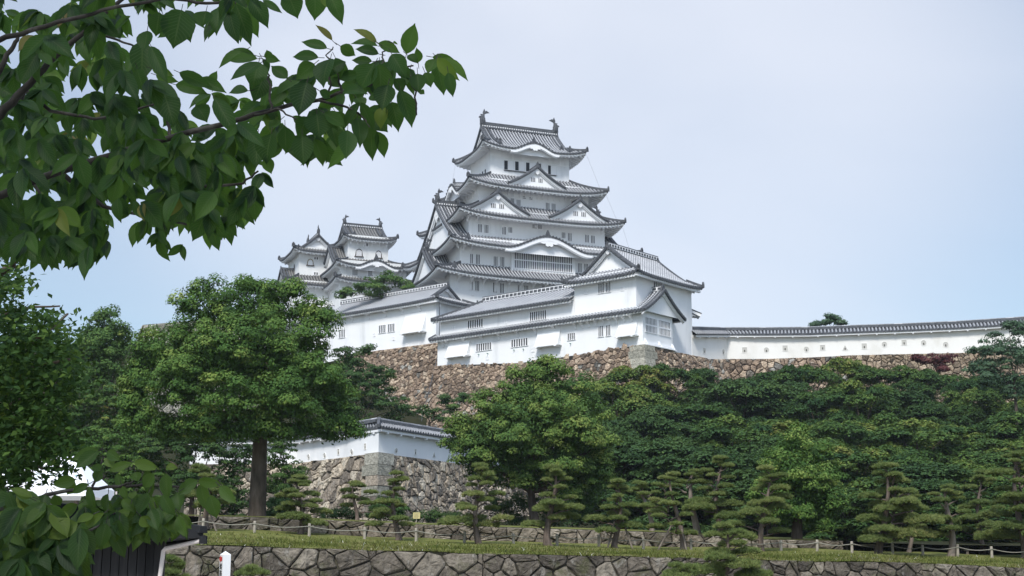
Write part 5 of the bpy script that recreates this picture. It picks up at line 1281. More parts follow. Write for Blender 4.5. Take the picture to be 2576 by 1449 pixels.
noisy('bark_pine', [(.3, (.06, .047, .04)), (.6, (.16, .125, .105)), (.8, (.27, .225, .195))], 5.0, 6, .95, 1.0, .35, 14, .1)
noisy('bark_cherry', [(.3, (.018, .017, .016)), (.55, (.045, .041, .038)), (.75, (.13, .125, .115))], 14.0, 6, .85, .5, 1, 40, .2)
def cloud_obj(name, m, root, C, Nr, size, tint, aspect=.5, rs=None, fold=.0):
    rs = rs or np.random.RandomState(1); N_ = len(C)
    Nr = Nr / (np.linalg.norm(Nr, axis=1, keepdims=True) + 1e-9)
    T = rs.normal(size=(N_, 3)); T[:, 2] -= .35; T -= Nr * np.sum(T * Nr, 1, keepdims=True); T /= (np.linalg.norm(T, axis=1, keepdims=True) + 1e-9)
    B = np.cross(Nr, T); s = size[:, None]
    V = np.stack([C - T * s * .5, C + B * s * aspect * .5 - T * s * .05 + Nr * s * fold, C + T * s * .5, C - B * s * aspect * .5 - T * s * .05 + Nr * s * fold], 1).reshape(-1, 3)
    off = np.array(root.location) if root is not None else np.zeros(3)
    me = bpy.data.meshes.new(name); me.vertices.add(4 * N_); me.vertices.foreach_set('co', (V - off).astype(np.float32).ravel())
    me.loops.add(4 * N_); me.loops.foreach_set('vertex_index', np.arange(4 * N_, dtype=np.int32))
    me.polygons.add(N_); me.polygons.foreach_set('loop_start', np.arange(0, 4 * N_, 4, dtype=np.int32))
    me.materials.append(MATS[m]); at = me.attributes.new('tint', 'FLOAT', 'FACE'); at.data.foreach_set('value', np.clip(tint, 0, 1).astype(np.float32))
    me.update(calc_edges=True)
    o = bpy.data.objects.new(name, me); SC.collection.objects.link(o); o.parent = root
    return o
def unit(rs, n, zmin=-1.0):
    v = rs.normal(size=(int(n * 2.5) + 20, 3)); v /= np.linalg.norm(v, axis=1, keepdims=True); v = v[v[:, 2] > zmin][:n]
    return v
def lobed_leaves(rs, lobes, clump=.55, per=55, leaf=.17, dens=1.0, zmin=-.55, tb=.42, tv=.16, flat=.85, inner=.30, squash=.85):
    per = int(per * 2.3); leaf = leaf * 1.12
    """lobes: (centre, radius); each is covered by small domed clumps of leaves, lighter and darker clump by clump"""
    Cs, Ns, Ss, Ts = [], [], [], []
    for c, r in lobes:
        k = max(5, int(dens * 4 * r * r / (clump * clump) * .62)); d = unit(rs, k, zmin); lt = rs.normal() * .05
        for q in d:
            rad = r * rs.uniform(.80, 1.06); ctr = np.array(c) + q * np.array([rad, rad, rad * squash]); cr = clump * rs.uniform(.6, 1.3); n = int(per * rs.uniform(.6, 1.2) * (cr / clump))
            v = unit(rs, n, -.35); n = len(v); pos = ctr + v * np.array([cr, cr, cr * flat]) * rs.uniform(.55, 1.05, size=(n, 1))
            nn = v * 1.0 + q * .45 + np.array([0, 0, .35]) + rs.normal(size=(n, 3)) * .32
            Cs.append(pos); Ns.append(nn); Ss.append(leaf * rs.uniform(.7, 1.3, n)); Ts.append(np.clip(tb + lt + rs.normal() * tv + rs.normal(size=n) * .13, 0.02, 1))
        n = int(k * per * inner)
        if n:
            v = unit(rs, n, -.8); n = len(v); Cs.append(np.array(c) + v * r * rs.uniform(.2, .85, size=(n, 1))); Ns.append(v + rs.normal(size=(n, 3)) * .6); Ss.append(leaf * rs.uniform(.9, 1.5, n)); Ts.append(rs.uniform(.05, .5, n))  # inner leaves coloured darker, painting the shade inside the crown
    return np.concatenate(Cs), np.concatenate(Ns), np.concatenate(Ss), np.concatenate(Ts)
def px_lobes(L, Y, zs=1.0):
    o = []
    for q in L:
        x, y, r = q[:3]; dy = q[3] if len(q) > 3 else 0
        c = P(x, y, Y + dy); o.append((tuple(c), r * (Y + dy) / FPX))
    return o
def limb(mb, pts, r0, r1, rng=None, n=6, wob=.0, sub=3):
    pts = [Vector(p) for p in pts]; out = []
    for i in range(len(pts) - 1):
        for k in range(sub):
            q = pts[i].lerp(pts[i + 1], k / sub)
            if rng and (i or k): q = q + Vector((rng.uniform(-wob, wob), rng.uniform(-wob, wob), rng.uniform(-wob, wob) * .5))
            out.append(q)
    out.append(pts[-1]); m = len(out)
    mb.tube(out, [r0 + (r1 - r0) * (i / (m - 1)) ** .8 for i in range(m)], n)
def lobed_tree(name, label, cat, base_px, Y, lobes, leafm, barkm, seed, trunk_r=.3, limbs=True, trunk_top=None, group=None, limb_px=None, base_z=None, flare=True, **kw):
    rs = np.random.RandomState(seed); rng = random.Random(seed)
    b = P(base_px[0], base_px[1], Y)
    if base_z is not None: b.z = base_z
    root = thing(name, label, cat, b, group)
    LB = px_lobes(lobes, Y); C, Nn, S, T = lobed_leaves(rs, LB, **kw)
    cloud_obj('crown', leafm, root, C, Nn, S, T, .52, rs)
    mb = MB(); tt = P(*trunk_top, Y) if trunk_top else Vector((b.x, b.y, b.z + (max(l[0][2] for l in LB) - b.z) * .4))
    fl = [b + Vector((0, 0, -.3)), b + Vector((0, 0, .25)), b.lerp(tt, .25), b.lerp(tt, .6), tt]
    mb.tube(fl, [trunk_r * (1.5 if flare else 1.1), trunk_r * 1.15, trunk_r, trunk_r * .92, trunk_r * .8], 10)
    tg = [P(x, y, Y + dy) for x, y, dy in limb_px] if limb_px else [Vector(l[0]) for l in LB[::2]]
    for g in tg: limb(mb, [tt - Vector((0, 0, .2)), tt.lerp(g, .5) + Vector((rng.uniform(-.3, .3), rng.uniform(-.3, .3), .25)), g], trunk_r * .5, trunk_r * .10, rng, 6, .12)
    mb.build('trunk', barkm, root, smooth=True)
    return root
# ---- the big camphor and its companions
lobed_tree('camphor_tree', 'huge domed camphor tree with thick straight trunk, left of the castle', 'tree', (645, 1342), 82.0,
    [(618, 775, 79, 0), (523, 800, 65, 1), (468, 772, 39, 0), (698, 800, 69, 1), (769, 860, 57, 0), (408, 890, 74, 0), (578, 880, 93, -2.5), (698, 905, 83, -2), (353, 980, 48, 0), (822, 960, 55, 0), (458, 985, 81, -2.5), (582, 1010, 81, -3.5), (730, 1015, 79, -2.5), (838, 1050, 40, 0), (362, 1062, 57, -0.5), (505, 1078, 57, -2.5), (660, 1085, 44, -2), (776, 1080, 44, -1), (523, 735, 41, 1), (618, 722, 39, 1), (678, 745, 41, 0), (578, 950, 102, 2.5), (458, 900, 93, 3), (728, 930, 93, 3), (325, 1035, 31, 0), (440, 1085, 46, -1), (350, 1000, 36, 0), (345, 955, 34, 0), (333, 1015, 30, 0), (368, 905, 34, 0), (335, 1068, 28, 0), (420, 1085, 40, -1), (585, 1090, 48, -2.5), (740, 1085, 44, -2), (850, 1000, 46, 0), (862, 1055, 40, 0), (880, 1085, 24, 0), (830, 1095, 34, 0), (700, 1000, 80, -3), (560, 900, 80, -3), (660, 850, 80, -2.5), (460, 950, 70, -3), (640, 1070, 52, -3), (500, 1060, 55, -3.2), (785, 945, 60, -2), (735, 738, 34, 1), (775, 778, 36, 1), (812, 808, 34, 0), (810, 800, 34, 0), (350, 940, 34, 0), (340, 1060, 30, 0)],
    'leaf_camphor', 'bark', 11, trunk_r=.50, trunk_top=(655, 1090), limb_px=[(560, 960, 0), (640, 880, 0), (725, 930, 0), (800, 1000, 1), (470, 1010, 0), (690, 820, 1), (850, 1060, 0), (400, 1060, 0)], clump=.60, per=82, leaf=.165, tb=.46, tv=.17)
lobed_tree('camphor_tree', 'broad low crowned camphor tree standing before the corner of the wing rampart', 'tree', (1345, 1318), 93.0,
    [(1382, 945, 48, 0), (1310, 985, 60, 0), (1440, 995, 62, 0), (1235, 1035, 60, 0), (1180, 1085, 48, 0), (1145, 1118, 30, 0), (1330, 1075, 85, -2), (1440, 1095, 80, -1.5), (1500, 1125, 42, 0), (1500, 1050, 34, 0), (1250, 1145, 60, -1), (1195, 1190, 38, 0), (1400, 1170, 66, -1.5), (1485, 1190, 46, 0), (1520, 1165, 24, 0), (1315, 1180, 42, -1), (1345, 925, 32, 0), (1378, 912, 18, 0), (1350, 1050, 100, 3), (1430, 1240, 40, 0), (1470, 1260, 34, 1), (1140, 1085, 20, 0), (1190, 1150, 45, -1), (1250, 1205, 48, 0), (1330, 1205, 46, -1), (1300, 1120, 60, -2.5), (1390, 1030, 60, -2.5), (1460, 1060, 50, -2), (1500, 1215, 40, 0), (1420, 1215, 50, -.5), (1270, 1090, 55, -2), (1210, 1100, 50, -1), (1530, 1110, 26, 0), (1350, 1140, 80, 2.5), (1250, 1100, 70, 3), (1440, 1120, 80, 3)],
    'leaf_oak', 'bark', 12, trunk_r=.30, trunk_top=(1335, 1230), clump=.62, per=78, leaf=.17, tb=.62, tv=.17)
lobed_tree('camphor_tree', 'compact cone shaped camphor tree among the pines on the right', 'tree', (2005, 1378), 81.5,
    [(2005, 1092, 22, 0), (2000, 1120, 36, -1), (1910, 1245, 30, -1), (1990, 1180, 56, -2), (1985, 1150, 52, 0), (2042, 1150, 46, 0), (1948, 1200, 52, 0), (2020, 1210, 68, -1), (2080, 1200, 42, 0), (1935, 1262, 46, 0), (2000, 1275, 62, -1), (2070, 1270, 54, -.5), (2102, 1262, 30, 0), (1965, 1300, 40, 0), (2050, 1310, 42, 0), (2010, 1220, 70, 2)],
    'leaf_camphor', 'bark', 13, trunk_r=.34, trunk_top=(2005, 1290), clump=.52, per=70, leaf=.15, tb=.60, tv=.17)
lobed_tree('broadleaf_tree', 'dark rounded tree with narrow domed top against the sky, left of the camphor', 'tree', (255, 1230), 118.0,
    [(262, 795, 30, 0), (226, 830, 32, 0), (288, 838, 36, 0), (245, 865, 50, -1), (300, 885, 34, 0), (205, 890, 42, 0), (260, 930, 62, -1), (318, 935, 30, 0), (205, 960, 50, 0), (265, 870, 55, 2)],
    'leaf_oak', 'bark', 14, trunk_r=.3, clump=.6, per=45, leaf=.22, tb=.44, tv=.13)
for i, (nm, lab, bx, by, Y, lo, lm) in enumerate([
    ('broadleaf_tree', 'mid green spreading tree under the dark rounded tree at left', 190, 1290, 106, [(180, 1000, 50), (250, 1000, 52), (310, 1010, 45), (210, 1050, 60), (150, 1060, 52), (290, 1070, 55), (340, 1060, 40), (230, 1110, 60)], 'leaf_maple'),
    ('broadleaf_tree', 'bright green bushy tree low at left, behind the white tent roof', 300, 1320, 99, [(240, 1120, 50), (320, 1110, 52), (170, 1120, 50), (280, 1170, 58), (360, 1160, 50), (200, 1190, 55), (420, 1190, 45), (340, 1220, 50), (120, 1170, 50), (270, 1240, 55)], 'leaf_camphor'),
    ('broadleaf_tree', 'shaded leafy tree just left of the big camphor trunk', 480, 1325, 98, [(380, 1130, 40), (420, 1105, 42), (500, 1100, 44), (580, 1095, 36), (610, 1140, 30), (470, 1140, 45), (540, 1130, 48), (590, 1170, 45), (480, 1200, 50), (560, 1220, 50), (440, 1250, 42), (530, 1280, 42), (600, 1260, 38), (590, 1300, 30)], 'leaf_dark'),
    ('broadleaf_tree', 'leafy tree with drooping sprays just right of the big camphor trunk', 715, 1325, 95, [(690, 1105, 30), (715, 1125, 26), (690, 1160, 40), (730, 1190, 36), (690, 1220, 40), (720, 1255, 38), (690, 1290, 36), (730, 1300, 26)], 'leaf_oak'),
    ('maple_tree', 'dark maple hanging over the brown rampart, right of the big camphor', 900, 1200, 150, [(872, 905, 40), (900, 955, 55), (958, 955, 36), (958, 1005, 48), (1008, 1028, 32), (880, 1040, 62), (1000, 1055, 26), (925, 882, 18), (850, 960, 50), (820, 1010, 50)], 'leaf_dark'),
    ('broadleaf_tree', 'small bushy tree showing between the corridor roof and the small keep', 960, 775, 224, [(970, 700, 23), (1000, 712, 22), (940, 714, 22), (908, 727, 19), (880, 738, 16), (1024, 726, 15), (862, 744, 12), (950, 735, 30)], 'leaf_oak'),
    ('broadleaf_tree', 'sparse bluish green tree at the right edge above the maples', 2560, 1080, 150, [(2562, 835, 30), (2512, 872, 42), (2566, 900, 52), (2472, 912, 30), (2500, 952, 46), (2572, 980, 46), (2452, 882, 14), (2445, 930, 22), (2540, 820, 14)], 'leaf_blue'),
    ('pine_tree', 'tiny pine top peeping over the long loopholed wall', 2085, 870, 206, [(2088, 803, 13), (2072, 812, 12), (2102, 806, 10), (2052, 817, 8), (2116, 816, 7)], 'leaf_blue'),
    ('red_maple', 'small dark red leaved maple below the long loopholed wall', 2360, 960, 184, [(2355, 907, 24), (2384, 902, 19), (2322, 909, 13), (2300, 902, 8), (2370, 925, 20)], 'leaf_red'),
    ('maple_tree', 'dark shrubby maple at the foot of the brown rampart beside the broad camphor', 1080, 1100, 165, [(1070, 1040, 22), (1100, 1050, 24), (1140, 1030, 20), (1120, 1010, 14), (1160, 1005, 16)], 'leaf_dark')]):
    lobed_tree(nm, lab, 'tree', (bx, by), Y, lo, lm, 'bark', 20 + i, trunk_r=.18, clump=.55 * max(.75, Y / 130), per=42, leaf=.15 * max(1, Y / 95), tb=.42, tv=.15, flat=.5, dens=.9)
# ---- maples covering the right hand hillside
def maple_proto(seed):
    rs = np.random.RandomState(seed); rng = random.Random(seed); Cs, Ns, Ss, Ts = [], [], [], []; pads = []
    for k in range(48):
        h = rs.uniform(.16, 1.0); rmax = .50 * math.sqrt(max(0.04, 1 - ((h - .48) / .56) ** 2)); a = rs.uniform(0, 2 * math.pi); r = rmax * math.sqrt(rs.uniform(.25, 1))
        pads.append((r * math.cos(a), r * math.sin(a), h * .98, rs.uniform(.12, .22)))
    for x, y, z, pr in pads:
        n = 800; q = rs.normal(size=(n, 2)) * .5; d = np.linalg.norm(q, axis=1); q = q[d < 1.1]; d = d[d < 1.1]; n = len(q)
        sub = np.sin(q[:, 0] * 7 + x * 40) * np.cos(q[:, 1] * 6 + y * 30) * .14
        pos = np.stack([x + q[:, 0] * pr, y + q[:, 1] * pr, z + (sub - d ** 2 * .42) * pr + rs.normal(size=n) * .008], 1)
        nn = np.stack([q[:, 0] * .7, q[:, 1] * .7, np.full(n, 1.0)], 1) + rs.normal(size=(n, 3)) * .42
        Cs.append(pos); Ns.append(nn); Ss.append(.030 * rs.uniform(.7, 1.35, n)); Ts.append(np.clip(.42 + rs.normal() * .16 + rs.normal(size=n) * .12, .02, 1))
    C, Nn, S, T = map(np.concatenate, (Cs, Ns, Ss, Ts))
    root = thing('maple_tree', 'maple', 'tree', (0, 0, 0)); cloud_obj('crown', 'leaf_dark' if seed > 202 else 'leaf_maple', root, C, Nn, S, T, .6, rs)
    mb = MB(); mb.tube([(0, 0, -.04), (.01, 0, .12), (.0, .01, .3), (.01, 0, .45)], [.030, .022, .018, .014], 7)
    for x, y, z, pr in pads[::2]: limb(mb, [(0, 0, rs.uniform(.2, .42)), (x * .5, y * .5, z * .72), (x, y, z - .03)], .011, .003, rng, 5, .012)
    mb.build('trunk', 'bark', root, smooth=True)
    return root
PROTO = [maple_proto(200 + i) for i in range(5)]
def copy_tree(src, loc, rot, sc, label, group):
    o = src.copy(); SC.collection.objects.link(o); o.location = loc; o.rotation_euler = (0, 0, rot); o.scale = sc; o['label'] = label; o['group'] = group
    for ch in src.children:
        c = ch.copy(); SC.collection.objects.link(c); c.parent = o
    return o
mrng = random.Random(77); used = 0
def edge_y(x): return interp(x, [1490, 1540, 1600, 1700, 1760, 1850, 1950, 2010, 2050, 2130, 2250, 2330, 2400, 2450, 2600], [985, 940, 912, 915, 925, 950, 930, 918, 905, 900, 922, 930, 940, 945, 950])
spots = []
for Y, off, y0, x0, x1, dx in ((176, 0, None, 1510, 2640, 84), (160, 38, 985, 1520, 2640, 96), (145, 0, 1038, 1530, 2660, 112), (131, 50, 1085, 1545, 2660, 118), (117, 8, 1135, 1560, 2660, 126), (105, 60, 1185, 1590, 2680, 130), (94, 520, 1232, 1600, 2700, 120)):
    x = x0 + off
    while x < x1:
        xx = x + mrng.uniform(-18, 18); yy = (edge_y(xx) if y0 is None else y0 + mrng.uniform(-42, 34) + (12 if xx > 2100 else 0)); spots.append((xx, yy, Y + mrng.uniform(-5, 5), dx * mrng.uniform(.75, 1.25))); x += dx * mrng.uniform(.8, 1.2)
MG = 'maples covering the hillside under the long wall'
def side_word(i, x, Y): pass
for i, (x, y, Y, dx) in enumerate(spots):
    top = P(x, y, Y); gz = hill(top.x, Y); h = max(3.2, top.z - gz); wd = max(h * .95, dx * 2.05 * Y / FPX / .98); src = PROTO[i % 5] if i < 5 else PROTO[mrng.choice((3, 4, 3, 4, 0) if x < 1960 else (0, 1, 2, 0, 1, 2, 3))]
    lab = 'layered green maple in the dense wood below the long loopholed wall'
    loc = Vector((top.x, Y, top.z - h))
    if i < 5:
        src.location = loc; src.rotation_euler = (0, 0, mrng.uniform(0, 6.28)); src.scale = (wd, wd, h); src['label'] = lab; src['group'] = MG
    else: copy_tree(src, loc, mrng.uniform(0, 6.28), (wd * mrng.uniform(.9, 1.12), wd * mrng.uniform(.9, 1.12), h), lab, MG)
# ---- cloud pruned pines along the terrace
def pine(label, bx, by, ty, hw, Y, seed, lean=0, bare=.25, npad=13, pale=False, base_z=None, dens=1.0, padw=1.0, group='pines along the rope fence', shape='cone', trunk_r=.15, curve=0.0):
    rs = np.random.RandomState(seed); rng = random.Random(seed); b = P(bx, by, Y)
    if base_z is not None: b.z = base_z
    top = P(bx + lean, ty, Y); root = thing('pine_tree', label, 'pine', b, group); H = top.z - b.z; W = hw * Y / FPX
    def axis(t): return b.lerp(top, t) + Vector((math.sin(t * 4 + seed) * .12 * H * .5 + curve * math.sin(math.pi * t), math.cos(t * 3 + seed) * .06 * H * .3, 0))
    mb = MB(); pth = [b - Vector((0, 0, .25))] + [axis(t) for t in (0.02, .12, .25, .4, .55, .7, .82, .93)]
    mb.tube(pth, [trunk_r * 1.45, trunk_r * 1.2, trunk_r, trunk_r * .92, trunk_r * .8, trunk_r * .66, trunk_r * .5, trunk_r * .36, trunk_r * .2], 8)
    pads = []; lev = max(4, npad // 3); a0 = rng.uniform(0, 6.28)
    npad = int(npad * 1.05); curve = curve + rng.uniform(-.45, .45)
    for k in range(npad):
        t = bare + (1 - bare) * (k + .5 * rng.random()) / npad
        ww = W * ((1.08 - .78 * ((t - bare) / (1 - bare)) ** 1.15) if shape == 'cone' else (.55 + .45 * math.sin(math.pi * min(1, (t - bare) / (1 - bare) + .25))))
        a = a0 + k * 2.4 + rng.uniform(-.5, .5); r = ww * rng.uniform(.35, .95); c = axis(t) + Vector((math.cos(a) * r, math.sin(a) * r * .9, -.02 * H + rng.uniform(-.04, .04) * H))
        pads.append((c, max(.28, ww * rng.uniform(.25, .56) * padw), t))
    pads.append((top - Vector((0, 0, .1)), W * .26, 1.0)); pads.append((top + Vector((W * .2, 0, -.12 * H)), W * .26, 1.0))
    Cs, Ns, Ss, Ts = [], [], [], []
    for c, pr, t in pads:
        s0 = axis(max(.1, t - .09)); limb(mb, [s0, s0.lerp(c, .5) + Vector((0, 0, rng.uniform(-.08, .12))), c - Vector((0, 0, .06))], trunk_r * .36, trunk_r * .10, rng, 5, .05)
        nt_ = int(230 * dens * (pr / .5) ** 2 + 50); q = rs.uniform(-1, 1, size=(nt_ * 2, 2)); d = np.linalg.norm(q, axis=1); q = q[d < 1][:nt_]; d = d[d < 1][:nt_]; n = len(q); lt = rs.normal() * .09
        sub = np.sin(q[:, 0] * 5 + seed) * np.cos(q[:, 1] * 5) * .10
        tc_ = np.stack([c.x + q[:, 0] * pr, c.y + q[:, 1] * pr, c.z + (.20 * (1 - d ** 2) + sub) * pr + rs.uniform(-.13, .07, n) * pr], 1)
        nn = 11      # a tuft: needles fanning upward
        v = unit(rs, n * nn, -.1)[:n * nn]; base = np.repeat(tc_, nn, 0)[:len(v)]; v = v * np.array([1, 1, .8]) + np.array([0, 0, .35]); v /= np.linalg.norm(v, axis=1, keepdims=True)
        ln = rs.uniform(.10, .20, len(v)); Cs.append(base); Ns.append(v); Ss.append(ln); tt = np.repeat(np.clip(.42 + lt + rs.normal(size=n) * .15, 0, 1), nn)[:len(v)]; Ts.append(tt)
    Cc, V_, S_, T_ = map(np.concatenate, (Cs, Ns, Ss, Ts)); M = len(Cc)
    side = np.cross(V_, rs.normal(size=(M, 3))); side /= (np.linalg.norm(side, axis=1, keepdims=True) + 1e-9); w_ = .015
    VV = np.stack([Cc - side * w_, Cc + side * w_, Cc + V_ * S_[:, None]], 1).reshape(-1, 3) - np.array(b)
    me = bpy.data.meshes.new('needles'); me.vertices.add(3 * M); me.vertices.foreach_set('co', VV.astype(np.float32).ravel()); me.loops.add(3 * M); me.loops.foreach_set('vertex_index', np.arange(3 * M, dtype=np.int32))
    me.polygons.add(M); me.polygons.foreach_set('loop_start', np.arange(0, 3 * M, 3, dtype=np.int32)); me.materials.append(MATS['leaf_pine']); at = me.attributes.new('tint', 'FLOAT', 'FACE'); at.data.foreach_set('value', T_.astype(np.float32)); me.update(calc_edges=True)
    o = bpy.data.objects.new('needles', me); SC.collection.objects.link(o); o.parent = root
    mb.build('trunk', 'bark_pale' if pale else 'bark_pine', root, smooth=True)
    return root
PINES = [
 ('small leaning pine propped by poles at the left end of the rope fence', 520, 1322, 1170, 62, 74, 301, dict(lean=-20, bare=.3)),
 ('full rounded pine standing just right of the big camphor trunk', 752, 1345, 1197, 66, 75, 302, dict(bare=.22, npad=17, padw=1.15)),
 ('thin pine before the left face of the corner rampart', 893, 1312, 1212, 58, 82, 303, dict(bare=.3, npad=9, trunk_r=.12)),
 ('tiered pine before the pale cornerstones of the corner rampart', 998, 1358, 1188, 62, 74, 304, dict(bare=.2, npad=14)),
 ('broad tiered pine left of the broad low crowned camphor', 1207, 1368, 1168, 72, 73, 305, dict(bare=.22, npad=18, padw=1.1)),
 ('tiered pine with bent bare limbs before the broad low crowned camphor', 1387, 1372, 1172, 74, 73, 306, dict(bare=.25, npad=15, trunk_r=.18)),
 ('open crowned pine with wooden props, right of the broad camphor', 1552, 1378, 1208, 62, 73, 307, dict(bare=.28, npad=12)),
 ('leaning pine with pale twisted trunk behind the low stone wall', 1640, 1340, 1212, 52, 82, 308, dict(lean=-35, bare=.45, npad=8, pale=True)),
 ('dense pine on two splayed props between the leaning pine and the tall bare trunk', 1708, 1386, 1190, 62, 74, 309, dict(lean=-14, bare=.22, npad=15)),
 ('tall pine with long bare reddish trunk and few tufts', 1746, 1342, 1182, 46, 83, 310, dict(bare=.72, npad=5, pale=True, trunk_r=.2)),
 ('tall layered pine just right of the bare reddish trunk', 1812, 1335, 1150, 72, 82, 311, dict(bare=.22, npad=16, padw=1.1)),
 ('tiered pine in front of the cone shaped camphor', 1926, 1390, 1175, 76, 75, 312, dict(bare=.22, npad=16, padw=1.1)),
 ('large broad pine right of the cone shaped camphor', 2222, 1396, 1170, 98, 75, 313, dict(bare=.2, npad=22, padw=1.05, trunk_r=.2)),
 ('slim pine with mossy pale forked trunk beside the large broad pine', 2288, 1393, 1230, 56, 79, 314, dict(bare=.3, npad=9, pale=True, trunk_r=.12)),
 ('pine with straight pale bare trunk and drooping lower arm', 2386, 1402, 1222, 72, 76, 315, dict(bare=.35, npad=10, pale=True, trunk_r=.2)),
 ('tall pine cut by the right edge of the picture', 2566, 1408, 1142, 118, 77, 316, dict(bare=.2, npad=22, padw=1.0, trunk_r=.22)),
 ('second shaded pine behind the pale bare trunked pine', 2470, 1385, 1185, 70, 88, 317, dict(bare=.25, npad=12)),
]
for lab, bx, by, ty, hw, Y, sd, kw in PINES: pine(lab, bx, by, ty, hw, Y, sd, **kw)
pine('low spreading pine growing at the foot of the front retaining wall', 1818, 1470, 1318, 72, 55, 330, bare=.25, npad=15, padw=1.35, base_z=0, shape='flat', trunk_r=.13, curve=.3, group='low pines before the retaining wall')
pine('pine tuft rising before the retaining wall beside the low spreading pine', 1700, 1520, 1418, 62, 52, 331, bare=.3, npad=9, padw=1.4, base_z=0, shape='flat', trunk_r=.1, group='low pines before the retaining wall')
pine('low pine before the retaining wall, just right of the white signpost', 632, 1520, 1424, 56, 50, 332, bare=.3, npad=9, padw=1.4, base_z=0, shape='flat', trunk_r=.1, group='low pines before the retaining wall')
pine('low pine between the white drainpipe and the white signpost', 440, 1520, 1405, 52, 48, 333, bare=.3, npad=9, padw=1.4, base_z=0, shape='flat', trunk_r=.1, group='low pines before the retaining wall')
# ---- bushes
def bush(label, bx, by, Y, lobes, m, seed):
    rs = np.random.RandomState(seed); root = thing('bush', label, 'bush', P(bx, by, Y))
    C, Nn, S, T = lobed_leaves(rs, px_lobes(lobes, Y), clump=.28, per=45, leaf=.09, tb=.45, tv=.1, zmin=-.3); cloud_obj('leaves', m, root, C, Nn, S, T, .55, rs)
    mb = MB(); b = P(bx, by, Y)
    for l in px_lobes(lobes, Y)[:5]: limb(mb, [b, Vector(l[0])], .04, .015, None, 5)
    mb.build('stems', 'bark', root); return root
bush('bright green rounded bush against the foot of the corner rampart', 965, 1318, 92, [(965, 1280, 30), (935, 1295, 20), (1000, 1280, 26), (985, 1262, 22), (950, 1300, 22), (1010, 1298, 18)], 'leaf_bush', 401)
bush('low brownish hedge along the foot of the corner rampart, right side', 1100, 1322, 96, [(1050, 1305, 16), (1075, 1300, 18), (1100, 1296, 18), (1125, 1300, 18), (1150, 1304, 16), (1088, 1306, 16)], 'leaf_dark', 402)
bush('dark shrub at the foot of the rampart by the thin pine', 855, 1312, 93, [(840, 1298, 18), (865, 1292, 20), (890, 1300, 18), (815, 1302, 14)], 'leaf_dark', 403)
bush('shadowy shrub between the camphor trunk and the stone wall', 715, 1318, 92, [(690, 1290, 28), (720, 1285, 28), (700, 1265, 26), (740, 1300, 20)], 'leaf_dark', 404)
bush('dark evergreen shrub filling the shade under the broad camphor', 1330, 1325, 97, [(1260, 1280, 30), (1310, 1270, 34), (1360, 1280, 34), (1410, 1290, 32), (1450, 1290, 34), (1290, 1310, 26), (1390, 1315, 26)], 'leaf_dark', 405)
# ================================================================== NEAR CHERRY BRANCHES
def cherry_leaf(mb, base, tip, width, face, droop, tint):
    """one ovate leaf with pointed tip, folded along the midrib; face = rough outward normal"""
    base, tip = Vector(base), Vector(tip); ax = tip - base; L = ax.length
    if L < 1e-4: return
    ax.normalize(); n = Vector(face) - ax * Vector(face).dot(ax); n = n.normalized() if n.length > 1e-4 else ax.orthogonal().normalized(); sd = ax.cross(n)
    st = ((0, .0), (.08, .42), (.2, .80), (.36, 1.0), (.54, .96), (.70, .72), (.82, .42), (.91, .16), (1.0, .0)); rows, uvs = [], []
    for t, w_ in st:
        c = base + ax * L * t + n * (droop * L * (math.sin(math.pi * t) * .5))
        hw = width * .5 * w_; up = n * hw * .34
        rows.append([c - sd * hw + up, c - sd * hw * .5 + up * .35, c, c + sd * hw * .5 + up * .35, c + sd * hw + up]); uvs.append([(-1, t), (-.5, t), (0, t), (.5, t), (1, t)])
    mb.grid(rows, 0, uvs, tint)
crng = random.Random(9); LEAFW = 1.3
def px_leaf(mb, x0, y0, x1, y1, w_, Y, tint=None, dy=None, stem=None):
    dy_ = dy; dy = crng.uniform(-.03, .035) if dy is None else dy
    a, b = P(x0, y0, Y), P(x1, y1, Y - dy); L = (b - a).length
    face = Vector((crng.uniform(-.55, .55), -1, crng.uniform(-.3, .75)))
    cherry_leaf(mb, a, b, w_ * Y / FPX * (LEAFW if tint is not None and stem is sk_ and dy_ is None else 1.02), face, crng.uniform(-.05, .22), crng.choice((.12, .25, .35, .42, .5, .6)) + crng.uniform(-.1, .1) if tint is None else tint)
    if stem is not None: stem.append((a, tuple(a - (b - a).normalized() * .018)))
cherry = thing('cherry_tree', 'cherry tree whose dark leafy branches fill the top left corner', 'tree', (-2.6, 3.9, 0))
lm = MB(); bm = MB()
def branch(pts, r0, r1, Y0, Y1=None, sub=4):
    Y1 = Y1 or Y0; n = len(pts); q = [P(x, y, Y0 + (Y1 - Y0) * i / (n - 1)) for i, (x, y) in enumerate(pts)]
    limb(bm, q, r0 * Y0 / FPX, r1 * Y1 / FPX, crng, 7, .004, sub); return q
branch([(-900, 620), (-300, 430), (0, 290), (60, 225), (123, 160), (230, 60), (330, -20)], 17, 5, 3.75)
branch([(-200, 190), (0, 100), (70, 78), (170, 50), (255, 28), (420, -5), (560, -30)], 9, 3.5, 3.5)
branch([(-250, 520), (0, 178), (28, 125), (45, 92)], 10, 5, 3.6)
branch([(-300, 560), (0, 490), (150, 430), (300, 385), (430, 345), (560, 312), (640, 290), (735, 262), (800, 252), (880, 225), (950, 205), (1005, 175), (1040, 165)], 12, 2.2, 3.95, 3.72, 3)
branch([(800, 252), (870, 268), (905, 285), (930, 320)], 4, 2, 3.72); branch([(640, 290), (700, 272), (745, 300)], 4, 2, 3.75); branch([(682, 278), (680, 230), (675, 190), (655, 160)], 4, 2, 3.75)
branch([(815, 250), (830, 215), (832, 150), (822, 140), (838, 118)], 3.5, 1.5, 3.7); branch([(950, 205), (962, 160), (965, 130), (990, 120)], 3.5, 1.5, 3.7); branch([(860, 232), (848, 180), (835, 165)], 3.5, 2, 3.7)
